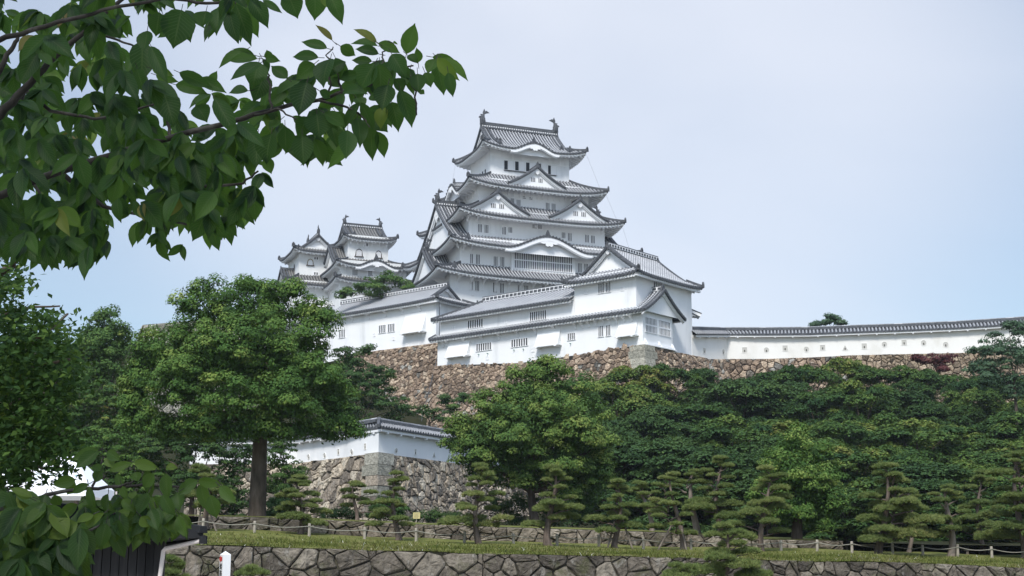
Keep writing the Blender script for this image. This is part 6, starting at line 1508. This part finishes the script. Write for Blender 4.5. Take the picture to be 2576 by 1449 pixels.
branch([(1020, 178), (1045, 230), (1048, 290)], 4, 2, 3.68)
branch([(150, 430), (260, 520), (360, 540), (450, 560), (520, 575)], 7, 2.5, 4.1); branch([(0, 560), (90, 590), (180, 600), (250, 580)], 8, 3, 4.2); branch([(300, 385), (420, 440), (520, 470), (610, 460), (650, 430)], 7, 2.5, 4.0)
branch([(60, 225), (130, 280), (240, 300), (340, 280), (420, 250)], 6, 2.5, 4.3); branch([(430, 345), (420, 300), (400, 250), (380, 210)], 5, 2.5, 4.2); branch([(420, -5), (520, 10), (640, -10), (760, -30), (850, -30)], 5, 2.5, 3.7); branch([(170, 50), (260, 90), (330, 110), (390, 150)], 5, 2, 4.1)
branch([(60, 225), (40, 330), (60, 420), (110, 500)], 8, 3, 4.2)
def Z2(x, y): return 575 + x * .3087, y * .3087
EX = [(805,395,590,340,80,.5),(845,330,705,200,60,.97),(910,375,1035,455,85,.6),(1210,350,1015,238,62,.95),(1215,375,990,360,80,.5),(1225,440,1030,400,75,.1),(1220,350,1400,435,88,.6),(1450,440,1520,185,120,.65),(1545,510,1530,385,64,.5),(1660,465,1860,500,70,.6),(1740,470,1955,665,84,.7),(1700,470,1885,660,92,.88),(1690,480,1620,605,95,.6),(1700,500,1755,780,125,.45),(1790,590,1830,795,80,.3),(1600,590,1650,715,85,.5),(1460,450,1545,520,72,.45),(1330,440,1445,635,122,.4),(1230,520,1230,800,150,.62),(1190,520,1070,740,150,.42),(870,470,975,680,122,.4),(1170,500,1000,490,66,.1),(735,470,520,465,84,.45),(830,480,775,720,165,.2),(700,520,545,650,120,.6),(1060,600,860,640,74,.4),(820,650,905,715,90,.4),(580,660,380,780,130,.55),(640,670,570,950,178,.06),(480,640,345,535,92,.45),(300,600,200,840,150,.1),(245,510,190,730,160,.5),(265,510,10,655,105,.4),(235,480,0,500,105,.55),(210,450,25,400,54,.6),(320,470,310,405,60,.5),(300,465,425,500,62,.5),(275,480,330,585,54,.3),(160,740,0,760,120,.4),(780,920,960,1040,104,.5),(970,1060,955,1300,130,.4),(1050,960,1070,1210,115,.15),(1140,930,1300,1080,130,.3),(1160,1040,1175,1315,112,.2),(1210,1070,1270,1290,92,.6),(1265,870,1240,1060,95,.9),(1330,830,1385,1080,122,.25),(1400,730,1495,1045,142,.35),(1300,690,1250,900,150,.05),(1540,600,1550,760,112,.1),(1560,740,1598,768,40,.3),(830,1010,885,1205,120,.4),(700,1130,770,1360,102,.62),(600,1100,610,1355,142,.1),(460,1030,465,1250,122,.3),(350,1090,310,1340,172,.08),(240,1100,220,1380,140,.1),(300,1280,350,1420,82,.7),(720,930,740,1130,190,.1),(870,910,950,1030,80,.6),(740,740,830,800,64,.4),(930,750,1140,770,94,.4),(1040,800,1100,890,94,.5),(1160,770,1215,825,64,.4),(1340,350,1380,360,36,.8),
(480,-60,565,155,150,.3),(700,-80,700,170,150,.45),(820,-60,930,205,112,.45),(760,-60,830,75,64,.85),(180,0,325,235,122,.25),(60,30,185,380,122,.25),(150,60,245,310,102,.65),(10,90,80,360,112,.12),(280,0,440,110,54,.3),(640,950,560,1130,120,.3),(1000,900,1050,1040,100,.3),(420,980,330,1060,90,.5),(900,620,740,640,80,.5),(1380,560,1480,640,90,.35),(1350,640,1420,760,100,.2),(1480,560,1440,700,95,.5)]
sk_ = []
for x0, y0, x1, y1, w_, tt in EX: px_leaf(lm, *Z2(x0, y0), *Z2(x1, y1), w_ * .3087, 3.7 + crng.uniform(-.1, .12), tt + crng.uniform(-.04, .04), None, sk_)
def Z1(x, y): return x * .3087, y * .3087
EX1 = [(1480,80,1410,400,230,.2),(1500,150,1555,350,92,.5),(1300,100,1270,300,130,.05),(1680,90,1650,220,150,.2),(1790,60,1765,295,112,.3),(1830,90,1945,360,130,.15),(1930,60,2050,380,112,.3),(1160,340,1150,680,172,.12),(1230,375,1370,690,102,.35),(1460,590,1740,720,90,.4),(1430,690,1700,770,100,.5),(1740,700,1770,575,100,.6),(2000,410,1780,560,90,.55),(1200,250,1170,420,120,.3),(1120,560,1190,760,110,.3),(1330,120,1390,250,110,.2),(1620,640,1850,760,90,.5),(1240,560,1420,620,70,.75),(1270,610,1460,670,70,.7),(1340,760,1420,1040,170,.1),(1100,1080,1140,1320,130,.62),(1600,860,1690,1000,130,.3),(1750,800,1930,1130,120,.35)]
for x0, y0, x1, y1, w_, tt in EX1: px_leaf(lm, *Z1(x0, y0), *Z1(x1, y1), w_ * .3087, 3.9 + crng.uniform(-.15, .15), tt, None, sk_)
def in_poly(x, y, pg):
    c = False
    for i in range(len(pg)):
        (x0, y0), (x1, y1) = pg[i - 1], pg[i]
        if (y0 > y) != (y1 > y) and x < (x1 - x0) * (y - y0) / (y1 - y0) + x0: c = not c
    return c
def fill(pg, n, Ys, lens, tints, bias=(0, 1), spread=1.15, k=(3, 6), inside=None, mb=None):
    mb = mb or lm; x0, x1 = min(p[0] for p in pg), max(p[0] for p in pg); y0, y1 = min(p[1] for p in pg), max(p[1] for p in pg); done = 0; tries = 0
    while done < n and tries < n * 60:
        tries += 1; x, y = crng.uniform(x0, x1), crng.uniform(y0, y1)
        if not in_poly(x, y, pg): continue
        Y = crng.uniform(*Ys); sc = 3.8 / Y if mb is lm else 1.0
        for j in range(crng.randint(*k)):
            a = math.atan2(bias[1], bias[0]) + crng.uniform(-spread, spread); l = crng.uniform(*lens) * sc
            xt, yt = x + math.cos(a) * l, y + math.sin(a) * l
            if not in_poly(x + (xt - x) * crng.uniform(.3, .8), y + (yt - y) * crng.uniform(.3, .8), pg): continue
            px_leaf(mb, x + crng.uniform(-5, 5), y + crng.uniform(-5, 5), xt, yt, l * crng.uniform(.38, .56), Y, min(1, max(0, crng.gauss(*tints))), crng.uniform(-.04, .05), None)
        done += 1
TOPL = [(-40, -40), (640, -40), (655, 60), (620, 95), (560, 30), (520, 80), (490, 60), (470, 35), (430, 110), (390, 60), (352, 60), (345, 120), (395, 230), (420, 195), (480, 225), (560, 215), (640, 250), (700, 250), (760, 265), (840, 300), (930, 335), (950, 385), (880, 380), (840, 405), (770, 400), (700, 385), (690, 440), (670, 470), (640, 470), (632, 545), (600, 580), (540, 605), (500, 560), (470, 630), (420, 640), (390, 600), (345, 590), (330, 530), (280, 530), (270, 620), (240, 655), (190, 660), (100, 640), (40, 640), (-40, 600)]
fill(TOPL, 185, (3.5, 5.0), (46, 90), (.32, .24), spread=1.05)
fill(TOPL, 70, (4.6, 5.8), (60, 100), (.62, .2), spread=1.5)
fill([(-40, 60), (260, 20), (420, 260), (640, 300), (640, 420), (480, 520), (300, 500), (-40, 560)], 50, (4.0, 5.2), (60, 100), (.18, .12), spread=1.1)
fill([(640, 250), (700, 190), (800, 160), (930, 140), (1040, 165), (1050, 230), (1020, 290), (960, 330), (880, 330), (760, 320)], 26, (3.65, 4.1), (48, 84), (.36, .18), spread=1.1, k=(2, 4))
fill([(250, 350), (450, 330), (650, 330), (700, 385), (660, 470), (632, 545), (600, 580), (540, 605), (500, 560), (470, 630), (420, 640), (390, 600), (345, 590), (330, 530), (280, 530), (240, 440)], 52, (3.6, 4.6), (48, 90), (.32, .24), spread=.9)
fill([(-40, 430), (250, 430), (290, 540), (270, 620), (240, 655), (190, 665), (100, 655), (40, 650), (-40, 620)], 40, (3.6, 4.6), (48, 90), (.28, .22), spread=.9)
for a, b in sk_: bm.tube([a, b], .0011, 4, cap=False)
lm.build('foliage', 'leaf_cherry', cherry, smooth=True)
# the rest of the crown overhead: it hangs above and behind the viewer and shades the branches in view
rs = np.random.RandomState(5); Cs = []
while len(Cs) < 15000:
    x, y, z = rs.uniform(-6.5, 2.2), rs.uniform(-3.5, 6.0), rs.uniform(3.4, 6.5)
    if z - EYE < .62 * y + 1.0 or ((x + 2.3) / 4.6) ** 2 + ((y - 1.2) / 4.9) ** 2 > 1: continue
    Cs.append((x, y, z))
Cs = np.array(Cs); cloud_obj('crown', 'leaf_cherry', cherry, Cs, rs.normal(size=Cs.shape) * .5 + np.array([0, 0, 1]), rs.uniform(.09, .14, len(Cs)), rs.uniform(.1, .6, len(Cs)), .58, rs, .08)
bm.tube([(-2.6, 3.9, -.2), (-2.62, 4.0, 1.2), (-2.5, 4.1, 2.1), P(-900, 620, 4.3)], [.17, .14, .12, .06], 10)
bm.tube([(-2.5, 4.1, 2.0), P(-600, 420, 4.0), P(-200, 190, 4.0)], [.08, .05, .014], 8); bm.tube([(-2.5, 4.1, 1.9), P(-700, 640, 3.9), P(-300, 560, 3.9)], [.08, .05, .02], 8)
bm.build('branches', 'bark_cherry', cherry, smooth=True)
# lower left branch
leaf_mat('leaf_cherry_fresh', [(0, (.012, .036, .014)), (.35, (.030, .076, .018)), (.6, (.060, .118, .022)), (.85, (.115, .175, .030)), (1, (.18, .23, .04))], .40, (.18, .27, .02), .5, .25, veins=True)
LEAFW = 1.05
ch2 = thing('cherry_tree', 'low cherry bough with fresh green leaves across the bottom left corner', 'tree', (-2.2, 3.4, 0)); lm = MB(); bm = MB(); sk_ = []
def Z3_(x, y): return x * .2725, 1054 + y * .2725
branch([(-300, 1330), (-60, 1300), (45, 1265), (120, 1245), (190, 1232), (300, 1224), (380, 1220), (455, 1224), (500, 1210)], 8, 2.2, 3.7); branch([(232, 1224), (255, 1180), (258, 1145)], 3.5, 1.5, 3.7); branch([(-300, 1420), (60, 1390), (160, 1355), (250, 1325), (290, 1290)], 7, 2, 3.6); branch([(300, 1224), (340, 1210), (350, 1190)], 3, 1.5, 3.7); branch([(-200, 1400), (20, 1330), (80, 1290)], 7, 3, 3.5)
EX3 = [(920,290,655,385,110,.45),(900,300,690,460,130,.25),(990,300,1125,385,100,.4),(1000,340,1045,455,110,.7),(1010,480,1240,400,90,.62),(1240,400,1480,465,100,.7),(1530,450,1645,450,76,.8),(1830,570,2080,600,90,.5),(1850,590,1905,850,115,.45),(2030,620,2195,790,104,.5),(1940,700,2000,920,130,.42),(1360,460,1400,730,112,.15),(1530,500,1550,750,116,.35),(1250,490,1270,580,100,.5),(1080,500,1130,690,74,.35),(820,620,880,870,80,.35),(1000,690,985,880,124,.05),(1370,680,1270,900,132,.2),(1100,930,1060,1150,124,.4),(980,960,920,1200,134,.3),(1250,880,1050,870,90,.65),(960,870,740,1040,94,.75),(820,600,660,690,80,.3),(700,560,480,610,110,.5),(690,570,620,700,90,.5),(300,720,80,640,80,.8),(280,730,110,650,70,.7),(420,700,370,860,140,.1),(500,700,560,800,110,.45),(260,1000,90,1180,190,.4),(320,1150,140,1400,190,.35),(430,1180,370,1430,160,.1),(560,1130,630,1330,110,.65),(470,1000,600,1240,150,.3),(300,900,420,930,100,.6),(330,960,590,1050,130,.35),(640,1100,810,1210,110,.5),(600,1150,720,1370,120,.4),(1280,960,1390,1160,110,.5),(1300,900,1390,1000,110,.75),(1500,850,1640,1080,140,.5),(1640,900,1730,1100,100,.55),(1660,880,1770,1020,90,.7),(1440,820,1490,990,90,.35),(1390,830,1460,1040,120,.25),(1500,700,1620,900,110,.3),(1640,680,1660,850,130,.25),(1700,640,1830,560,110,.4),(860,880,700,960,90,.8),(1130,740,1250,870,90,.6),(1220,740,1240,660,80,.7),(720,790,520,930,120,.65),(880,820,700,880,90,.5),(0,660,60,820,110,.2),(80,680,160,880,110,.3),(30,880,0,1000,120,.5),(200,850,360,960,110,.4),(560,980,760,1010,70,.6),(930,480,880,590,110,.15),(850,440,960,500,100,.3),(1420,500,1330,640,110,.4),(1130,620,1180,740,80,.5),(2050,620,2130,760,90,.55),(1760,600,1650,700,110,.35)]
for x0, y0, x1, y1, w_, tt in EX3: px_leaf(lm, *Z3_(x0, y0), *Z3_(x1, y1), w_ * .2725, 3.6 + crng.uniform(-.15, .15), min(1, tt * .9 + .08), None, sk_)
fill([(-40, 1240), (60, 1235), (110, 1260), (160, 1260), (240, 1300), (240, 1340), (200, 1449), (180, 1490), (-40, 1490)], 78, (3.3, 4.0), (56, 100), (.36, .24), spread=1.2)
fill([(170, 1235), (300, 1245), (420, 1235), (470, 1290), (465, 1335), (420, 1350), (370, 1345), (300, 1370), (240, 1350), (190, 1310)], 62, (3.6, 4.3), (50, 85), (.36, .24), spread=1.1)
for a, b in sk_: bm.tube([a, b], .0011, 4, cap=False)
lm.build('foliage', 'leaf_cherry_fresh', ch2, smooth=True)
bm.tube([(-2.2, 3.4, -.2), (-2.2, 3.45, .8), (-2.0, 3.5, 1.5), P(-300, 1330, 3.7)], [.14, .11, .08, .012], 9); bm.tube([(-2.2, 3.45, .9), P(-300, 1420, 3.6)], [.08, .01], 8); bm.tube([(-2.2, 3.45, 1.0), P(-200, 1400, 3.5)], [.08, .01], 8)
bm.build('branches', 'bark_cherry', ch2, smooth=True)
# cherry tree in the middle distance at the left edge
ch3 = thing('cherry_tree', 'leafy cherry tree cut by the left edge, under the dark top branches', 'tree', P(-260, 1700, 16) * 1.0)
ch3.location.z = 0; bm = MB(); rs = np.random.RandomState(70); crng = random.Random(70)
def branch3(pts, r0, r1, Y0): 
    q = [P(x, y, Y0 + .5 * math.sin(i * 1.7)) for i, (x, y) in enumerate(pts)]; limb(bm, q, r0 * Y0 / FPX, r1 * Y0 / FPX, crng, 7, .03, 3); return q
Bq = [branch3(p, a, b, 16) for p, a, b in (([(-120, 760), (0, 690), (30, 668), (60, 650), (85, 645)], 12, 4), ([(-100, 920), (0, 880), (60, 868), (110, 850), (170, 790)], 13, 3), ([(-120, 1130), (0, 1035), (60, 1000), (130, 970), (190, 950)], 9, 2.5), ([(-120, 1020), (0, 970), (80, 925), (165, 905), (190, 900)], 8, 2.5), ([(-100, 850), (20, 790), (80, 770), (150, 770)], 7, 2), ([(-60, 1090), (60, 1080), (140, 1090), (185, 1110)], 6, 2), ([(-60, 1150), (50, 1150), (110, 1180), (150, 1175)], 5, 2), ([(-60, 1010), (60, 990), (130, 1040)], 6, 2))]
trunk3 = [Vector((ch3.location.x, 16, -.2)), Vector((ch3.location.x + .1, 16, 2.0)), P(-140, 1130, 16), P(-125, 900, 16), P(-120, 740, 16)]
bm.tube(trunk3, [.24, .2, .16, .12, .06], 9)
PG3 = [(-60, 670), (0, 675), (40, 668), (60, 690), (30, 735), (-10, 745), (-10, 772), (70, 775), (105, 782), (150, 790), (160, 815), (185, 850), (190, 880), (205, 920), (200, 980), (150, 1010), (165, 1060), (190, 1110), (150, 1140), (190, 1160), (165, 1215), (100, 1185), (60, 1215), (-60, 1240)]
Cs, Ns, Ss, Ts = [], [], [], []
cnt = 0
while cnt < 1250:
    x, y = crng.uniform(-60, 205), crng.uniform(635, 1240)
    if not in_poly(x, y, PG3): continue
    if 92 < x < 205 and 1150 < y < 1185 and crng.random() < .6: continue
    if 60 < x and 1188 < y: 
        if crng.random() < .5: continue
    cnt += 1; c = P(x, y, 16 + crng.uniform(-1.5, 1.8)); n = 9; lt = rs.normal() * .22
    d = rs.normal(size=(n, 3)) * np.array([.10, .10, .07]) + np.array([0, 0, -.02]); Cs.append(np.array(c) + d); Ns.append(rs.normal(size=(n, 3)) * .6 + np.array([0, -.5, .8])); Ss.append(.09 * rs.uniform(.7, 1.3, n)); Ts.append(np.clip(.27 + lt + rs.normal(size=n) * .15, 0, 1))
cloud_obj('foliage', 'leaf_cherry_far', ch3, np.concatenate(Cs), np.concatenate(Ns), np.concatenate(Ss), np.concatenate(Ts), .55, rs, .08)
bm.build('branches', 'bark', ch3, smooth=True)
# ================================================================== SMALL THINGS
noisy('post_wood', [(.3, (.26, .23, .19)), (.7, (.42, .38, .32))], 6, 5, .9, .4, .3, 20, .1)
noisy('prop_wood', [(.3, (.10, .085, .07)), (.7, (.20, .17, .14))], 6, 5, .9, .4, .3, 20, .1)
mat('rope', (.27, .26, .22), .95, .05); mat('white_paint', (.80, .80, .80), .45, .4); mat('ink', (.03, .035, .035), .7); mat('red_paint', (.50, .04, .03), .6); mat('tent_cloth', (.82, .83, .85), .7); mat('teal_ink', (.16, .42, .48), .7); mat('green_ink', (.30, .40, .38), .7); mat('shed_roof', (.020, .021, .023), .8, .1); mat('pipe', (.62, .56, .54), .5, .4); mat('yellow_board', (.62, .55, .25), .6)
noisy('plank', [(.30, (.012, .012, .013)), (.55, (.030, .029, .030)), (.8, (.075, .07, .068))], 7.0, 7, .8, .4, .06, 30, .2)
noisy('new_wood', [(.3, (.30, .19, .10)), (.7, (.42, .28, .16))], 6, 4, .8)
fen = thing('rope_fence', 'low rope fence of short wooden posts along the grass terrace', 'fence', fence_at(0))
post_px = [(420, 1336), (510, 1337), (640, 1341), (778, 1349), (917, 1357), (1047, 1361), (1168, 1367), (1292, 1371), (1402, 1373), (1507, 1377), (1619, 1383), (1738, 1384), (1830, 1386), (1965, 1388), (2056, 1389), (2144, 1391), (2246, 1396), (2322, 1399), (2410, 1401), (2496, 1405), (2590, 1409)]
tops = []
for x, y in post_px:
    X = P(x, y, 73.5).x; b = fence_at(X); b = P(x, y, b.y) - Vector((0, 0, .05)); h = .68 + crng.uniform(-.03, .04); r_ = .075; mb = MB(); ln = Vector((crng.uniform(-.02, .02), 0, 0))
    mb.tube([b - Vector((0, 0, .2)), b + ln * .5 + Vector((0, 0, h * .5)), b + ln + Vector((0, 0, h - .03)), b + ln + Vector((0, 0, h))], [r_ * 1.05, r_, r_, r_ * .75], 8); mb.build('post', 'post_wood', fen); tops.append(b + Vector((0, -.09, h * .80)))
mb = MB()
for a, b in zip(tops, tops[1:]): mb.tube([a.lerp(b, t / 8) - Vector((0, 0, .12 * math.sin(math.pi * t / 8))) for t in range(9)], .022, 5)
mb.build('rope', 'rope', fen)
def props(label, segs):
    mb = MB(); b = P(*segs[0][0])
    for a, c in segs: mb.tube([P(*a), P(*c)], .05, 6)
    return tag(mb.build('tree_prop', 'prop_wood'), label, 'tree prop', 'wooden poles propping the pines')
props('long slanting pole propping the small pine at the left end of the fence', [((545, 1340, 73), (515, 1250, 73.6))]); props('shorter upright pole propping the small pine at the left end of the fence', [((497, 1335, 73), (508, 1262, 73.4))])
props('splayed pole on the left of the open crowned pine', [((1528, 1382, 72.6), (1546, 1312, 73))]); props('splayed pole on the right of the open crowned pine', [((1592, 1384, 72.6), (1566, 1308, 73))])
props('left splayed pole of the dense pine near the tall bare trunk', [((1652, 1390, 73.4), (1690, 1320, 74))]); props('right splayed pole of the dense pine near the tall bare trunk', [((1728, 1390, 73.4), (1712, 1318, 74))])
# benches in the shade at the right
for lab, x, y, wpx in (('low wooden bench behind the trunk of the large broad pine', 2165, 1384, 96), ('low brown wooden bench near the right edge under the pines', 2463, 1397, 80)):
    c = P(x, y + 6, 80.5); W_ = wpx * 80.5 / FPX / 2; bt = thing('bench', lab, 'bench', c)
    f8 = lambda a, b, z: c + Vector((a, b, z))
    for k in range(3): mb = MB(); mb.box(f8, -W_, W_, -.22 + .15 * k, -.09 + .15 * k, .40, .45); mb.build('seat_slat', 'post_wood', bt)
    for sx in (-W_ * .75, W_ * .75): mb = MB(); mb.box(f8, sx - .07, sx + .07, -.18, .18, -.1, .398); mb.build('leg', 'prop_wood', bt)
# small yellow notice
c = P(1048, 1297, 88); bt = thing('notice_board', 'small yellow notice board at the foot of the corner rampart', 'notice board', P(1048, 1322, 88))
mb = MB(); mb.box(lambda a, b, z: c + Vector((a, b, z)), -.22, .22, -.02, .02, -.19, .19); bd = mb.build('board', 'yellow_board', bt)
mb = MB()
for k in range(4): mb.box(lambda a, b, z: c + Vector((a, b, z)), -.17, .17 - .06 * (k % 2), -.026, -.019, .10 - .07 * k, .12 - .07 * k)
mb.build('lettering', 'prop_wood', bd); mb = MB(); mb.tube([c + Vector((0, .04, .2)), c + Vector((0, .04, -.95))], .03, 6); mb.build('stake', 'post_wood', bt)
def text3(body, parent, m, mtx, size, name='lettering', vert=False):
    cu = bpy.data.curves.new(name, 'FONT'); cu.body = body; cu.size = size; cu.align_x = 'CENTER'; cu.align_y = 'CENTER'; cu.extrude = .002
    o = bpy.data.objects.new(name, cu); SC.collection.objects.link(o); bpy.context.view_layer.update()
    me = bpy.data.meshes.new_from_object(o.evaluated_get(bpy.context.evaluated_depsgraph_get())); SC.collection.objects.unlink(o); bpy.data.objects.remove(o)
    me.transform(mtx); me.materials.clear(); me.materials.append(MATS[m]); q = bpy.data.objects.new(name, me); SC.collection.objects.link(q); q.parent = parent
    off = Vector((0, 0, 0)); t = parent
    while t is not None: off += t.location; t = t.parent
    me.transform(Matrix.Translation(-off)); return q
# white signpost
Yp = 18.5; pc = P(567, 1400, Yp); rot = R(33); hw = .0985 * .72 * 1.02
sp_ = thing('signpost', 'square white signpost with pyramid top, red arrow and black characters', 'signpost', (pc.x, Yp, 0))
ca, sa = math.cos(rot), math.sin(rot)
hw = 28.5 / 2 * Yp / FPX / (ca + sa)
pf = lambda a, b, z: Vector((pc.x + a * ca - b * sa, Yp + a * sa + b * ca, z))
zt = P(567, 1395, Yp).z; za = P(567, 1386.5, Yp).z
mb = MB(); mb.box(pf, -hw, hw, -hw, hw, -.1, zt); q = [pf(a, b, zt) for a, b in ((-hw, -hw), (hw, -hw), (hw, hw), (-hw, hw))]
for i in range(4): mb.face([q[i], q[(i + 1) % 4], pf(0, 0, za)])
pst = mb.build('post', 'white_paint', sp_)
# left face (normal = -a): local axes right = -b direction as seen
def face_left(u, z, o_=.003): return pf(-hw - o_, -u, z)
zz = P(556, 1406, Yp).z
mb = MB(); s = .045; pts = [(-.055, 0), (-.015, .045), (-.015, .026), (.035, .026), (.035, -.026), (-.015, -.026), (-.015, -.045)]
mb.prism([face_left(u, zz + z) for u, z in pts], pf(-.004, 0, 0) - pf(0, 0, 0)); mb.build('arrow', 'red_paint', pst)
xr = (face_left(1, 0) - face_left(0, 0)).normalized()
for ch, yy in (('姫', 1426), ('路', 1443), ('城', 1460)):
    c = face_left(0, P(556, yy, Yp).z, .002); M = Matrix(((xr.x, 0, -xr.y, c.x), (xr.y, 0, xr.x, c.y), (0, 1, 0, c.z), (0, 0, 0, 1)))
    nrm = (pf(-1, 0, 0) - pf(0, 0, 0)); M = Matrix(((xr.x, 0, nrm.x, c.x), (xr.y, 0, nrm.y, c.y), (0, 1, 0, c.z), (0, 0, 0, 1))); text3(ch, pst, 'ink', M, .085, 'character')
# white event tent, its banner roof seen through the leaves
Yt = 42.0; tn = thing('tent', 'white event tent roof with printed characters, behind the leaves at lower left', 'tent', (P(118, 1400, Yt).x, Yt, 0))
pA, pB = P(26, 1143, Yt + 1.4), P(192, 1147.6, Yt + 1.4); eA, eB = P(-6, 1222, Yt), P(222, 1222, Yt); dz = Vector((0, 2.8, 0))
mb = MB(); mb.face([eA, eB, pB, pA]); mb.face([eA + dz, pA, pB, eB + dz]); mb.face([eB, eB + dz, pB]); mb.face([eA + dz, eA, pA]); cl = mb.build('canopy', 'tent_cloth', tn)
mb = MB()
for a, b in ((eA, eB), (eB, eB + dz), (eA, eA + dz), (eA + dz, eB + dz)): mb.face([a, b, b - Vector((0, 0, .3)), a - Vector((0, 0, .3))])
mb.build('valance', 'tent_cloth', tn)
for c in (eA, eB, eA + dz, eB + dz): mb = MB(); mb.tube([Vector((c.x * .995, c.y, 0)), Vector((c.x * .995, c.y, c.z - .02))], .03, 6); mb.build('leg', 'pipe', tn)
ux = (eB - eA).normalized(); uy = ((pA + pB) / 2 - (eA + eB) / 2).normalized(); un = ux.cross(uy).normalized()
for body, col, px, py, size in (('国際音楽フェスト姫', 'green_ink', 119, 1193.5, .115), ('路', 'teal_ink', 191, 1196.5, .115), ('2023年', 'green_ink', 84, 1200.5, .10)):
    r = ray(px, py); k = (eA - Vector((0, 0, EYE))).dot(un) / r.dot(un); c = Vector((0, 0, EYE)) + r * k + un * .006
    text3(body, cl, col, Matrix(((ux.x, uy.x, un.x, c.x), (ux.y, uy.y, un.y, c.y), (ux.z, uy.z, un.z, c.z), (0, 0, 0, 1))), size)
# dark plank shed with hipped tiled roof, gutter and drainpipe
Ys = 15.0; sh = thing('shed', 'dark plank shed with tiled roof behind the low cherry bough', 'shed', (P(150, 1449, Ys).x, Ys + 2, 0))
xr_ = P(411, 1400, Ys).x; xl_ = P(60, 1400, Ys).x; ze = P(411, 1356, Ys).z
mb = MB(); nb_ = 16
for i in range(nb_):
    a0, a1 = xl_ + (xr_ - xl_) * i / nb_, xl_ + (xr_ - xl_) * (i + 1) / nb_; o_ = crng.uniform(-.006, .006); mb.box(lambda a, b, z: Vector((a, Ys + b, z)), a0 + .004, a1 - .004, -.012 + o_, .05, -.05, ze - .02)
mb.build('front_wall', 'plank', sh)
mb = MB(); mb.box(lambda a, b, z: Vector((a - b * .42, Ys + b, z)), xl_, xr_, .055, 3.6, -.05, ze - .03); mb.build('wall', 'plank', sh)
mb = MB(); mb.box(lambda a, b, z: Vector((a, Ys + b, z)), xr_ - .09, xr_ + .012, -.03, .045, -.05, ze + .12); mb.build('corner_post', 'plank', sh)
mb = MB(); mb.box(lambda a, b, z: Vector((a, Ys + b, z)), xr_ - .10, xr_ + .02, -.034, .03, ze - .02, ze + .03); mb.build('beam_end', 'new_wood', sh)
er, el = P(512, 1341, Ys - .35), P(-120, 1341, Ys - .35); ap, al = P(150, 1280, Ys + 1.9), P(-160, 1280, Ys + 1.9); eb = Vector((-1.9, 4.6, 0))
mb = MB(); rows = [[el.lerp(er, i / 20) for i in range(21)], [al.lerp(ap, i / 20) for i in range(21)]]; mb.grid(rows, 0); mb.face([er, er + eb, ap]); mb.face([el + eb, er + eb, ap, al]); mb.face([el, el + eb, al])
for i in range(13):
    t = i / 13; a, b = el.lerp(al, t), er.lerp(ap, t); a2, b2 = el.lerp(al, t + .05), er.lerp(ap, t + .05); u = Vector((0, 0, .022)); mb.face([a + u, b + u, b2 + u * .2, a2 + u * .2]); mb.face([a, b, b + u, a + u])
for a, b in ((el, er), (er, er + eb)): mb.face([a, b, b - Vector((0, 0, .05)), a - Vector((0, 0, .05))])
mb.face([el - Vector((0, 0, .05)), er - Vector((0, 0, .05)), er + eb - Vector((0, 0, .05)), el + eb - Vector((0, 0, .05))]); mb.sweep([er, ap], .10, .07, 0); mb.build('roof', 'shed_roof', sh)
mb = MB(); mb.tube([er + Vector((.02, -.02, -.05)), er + eb + Vector((.02, 0, -.09))], .03, 7); mb.box(lambda a, b, z: er + Vector((a, b, z)), -.035, .035, -.035, .035, -.11, -.03); gt = mb.build('gutter', 'shed_roof', sh)
mb = MB(); p1 = P(507, 1360, Ys - .33); mb.tube([er + Vector((-.01, 0, -.1)), p1, P(416, 1380.5, Ys - .1), P(411, 1386, Ys - .07), P(402, 1452, Ys - .07), Vector((P(402, 1452, Ys - .07).x, Ys - .07, 0))], .023, 8); mb.build('downpipe', 'pipe', sh)
# ================================================================== HAZE
hz = bpy.data.materials.new('haze'); hz.use_nodes = True; ht = hz.node_tree; ht.nodes.clear()
ho = ht.nodes.new('ShaderNodeOutputMaterial'); hv = ht.nodes.new('ShaderNodeVolumePrincipled'); hv.inputs['Density'].default_value = 0.00013; hv.inputs['Color'].default_value = (.86, .92, 1.0, 1); hv.inputs['Anisotropy'].default_value = .2
ht.links.new(hv.outputs[0], ho.inputs['Volume']); MATS['haze'] = hz
mb = MB(); mb.box(lambda a, b, z: Vector((a, b, z)), -950, 950, -350, 1250, -1.5, 95); tag(mb.build('haze', 'haze'), 'pale haze', None, None, 'stuff')
SC.cycles.volume_bounces = 0
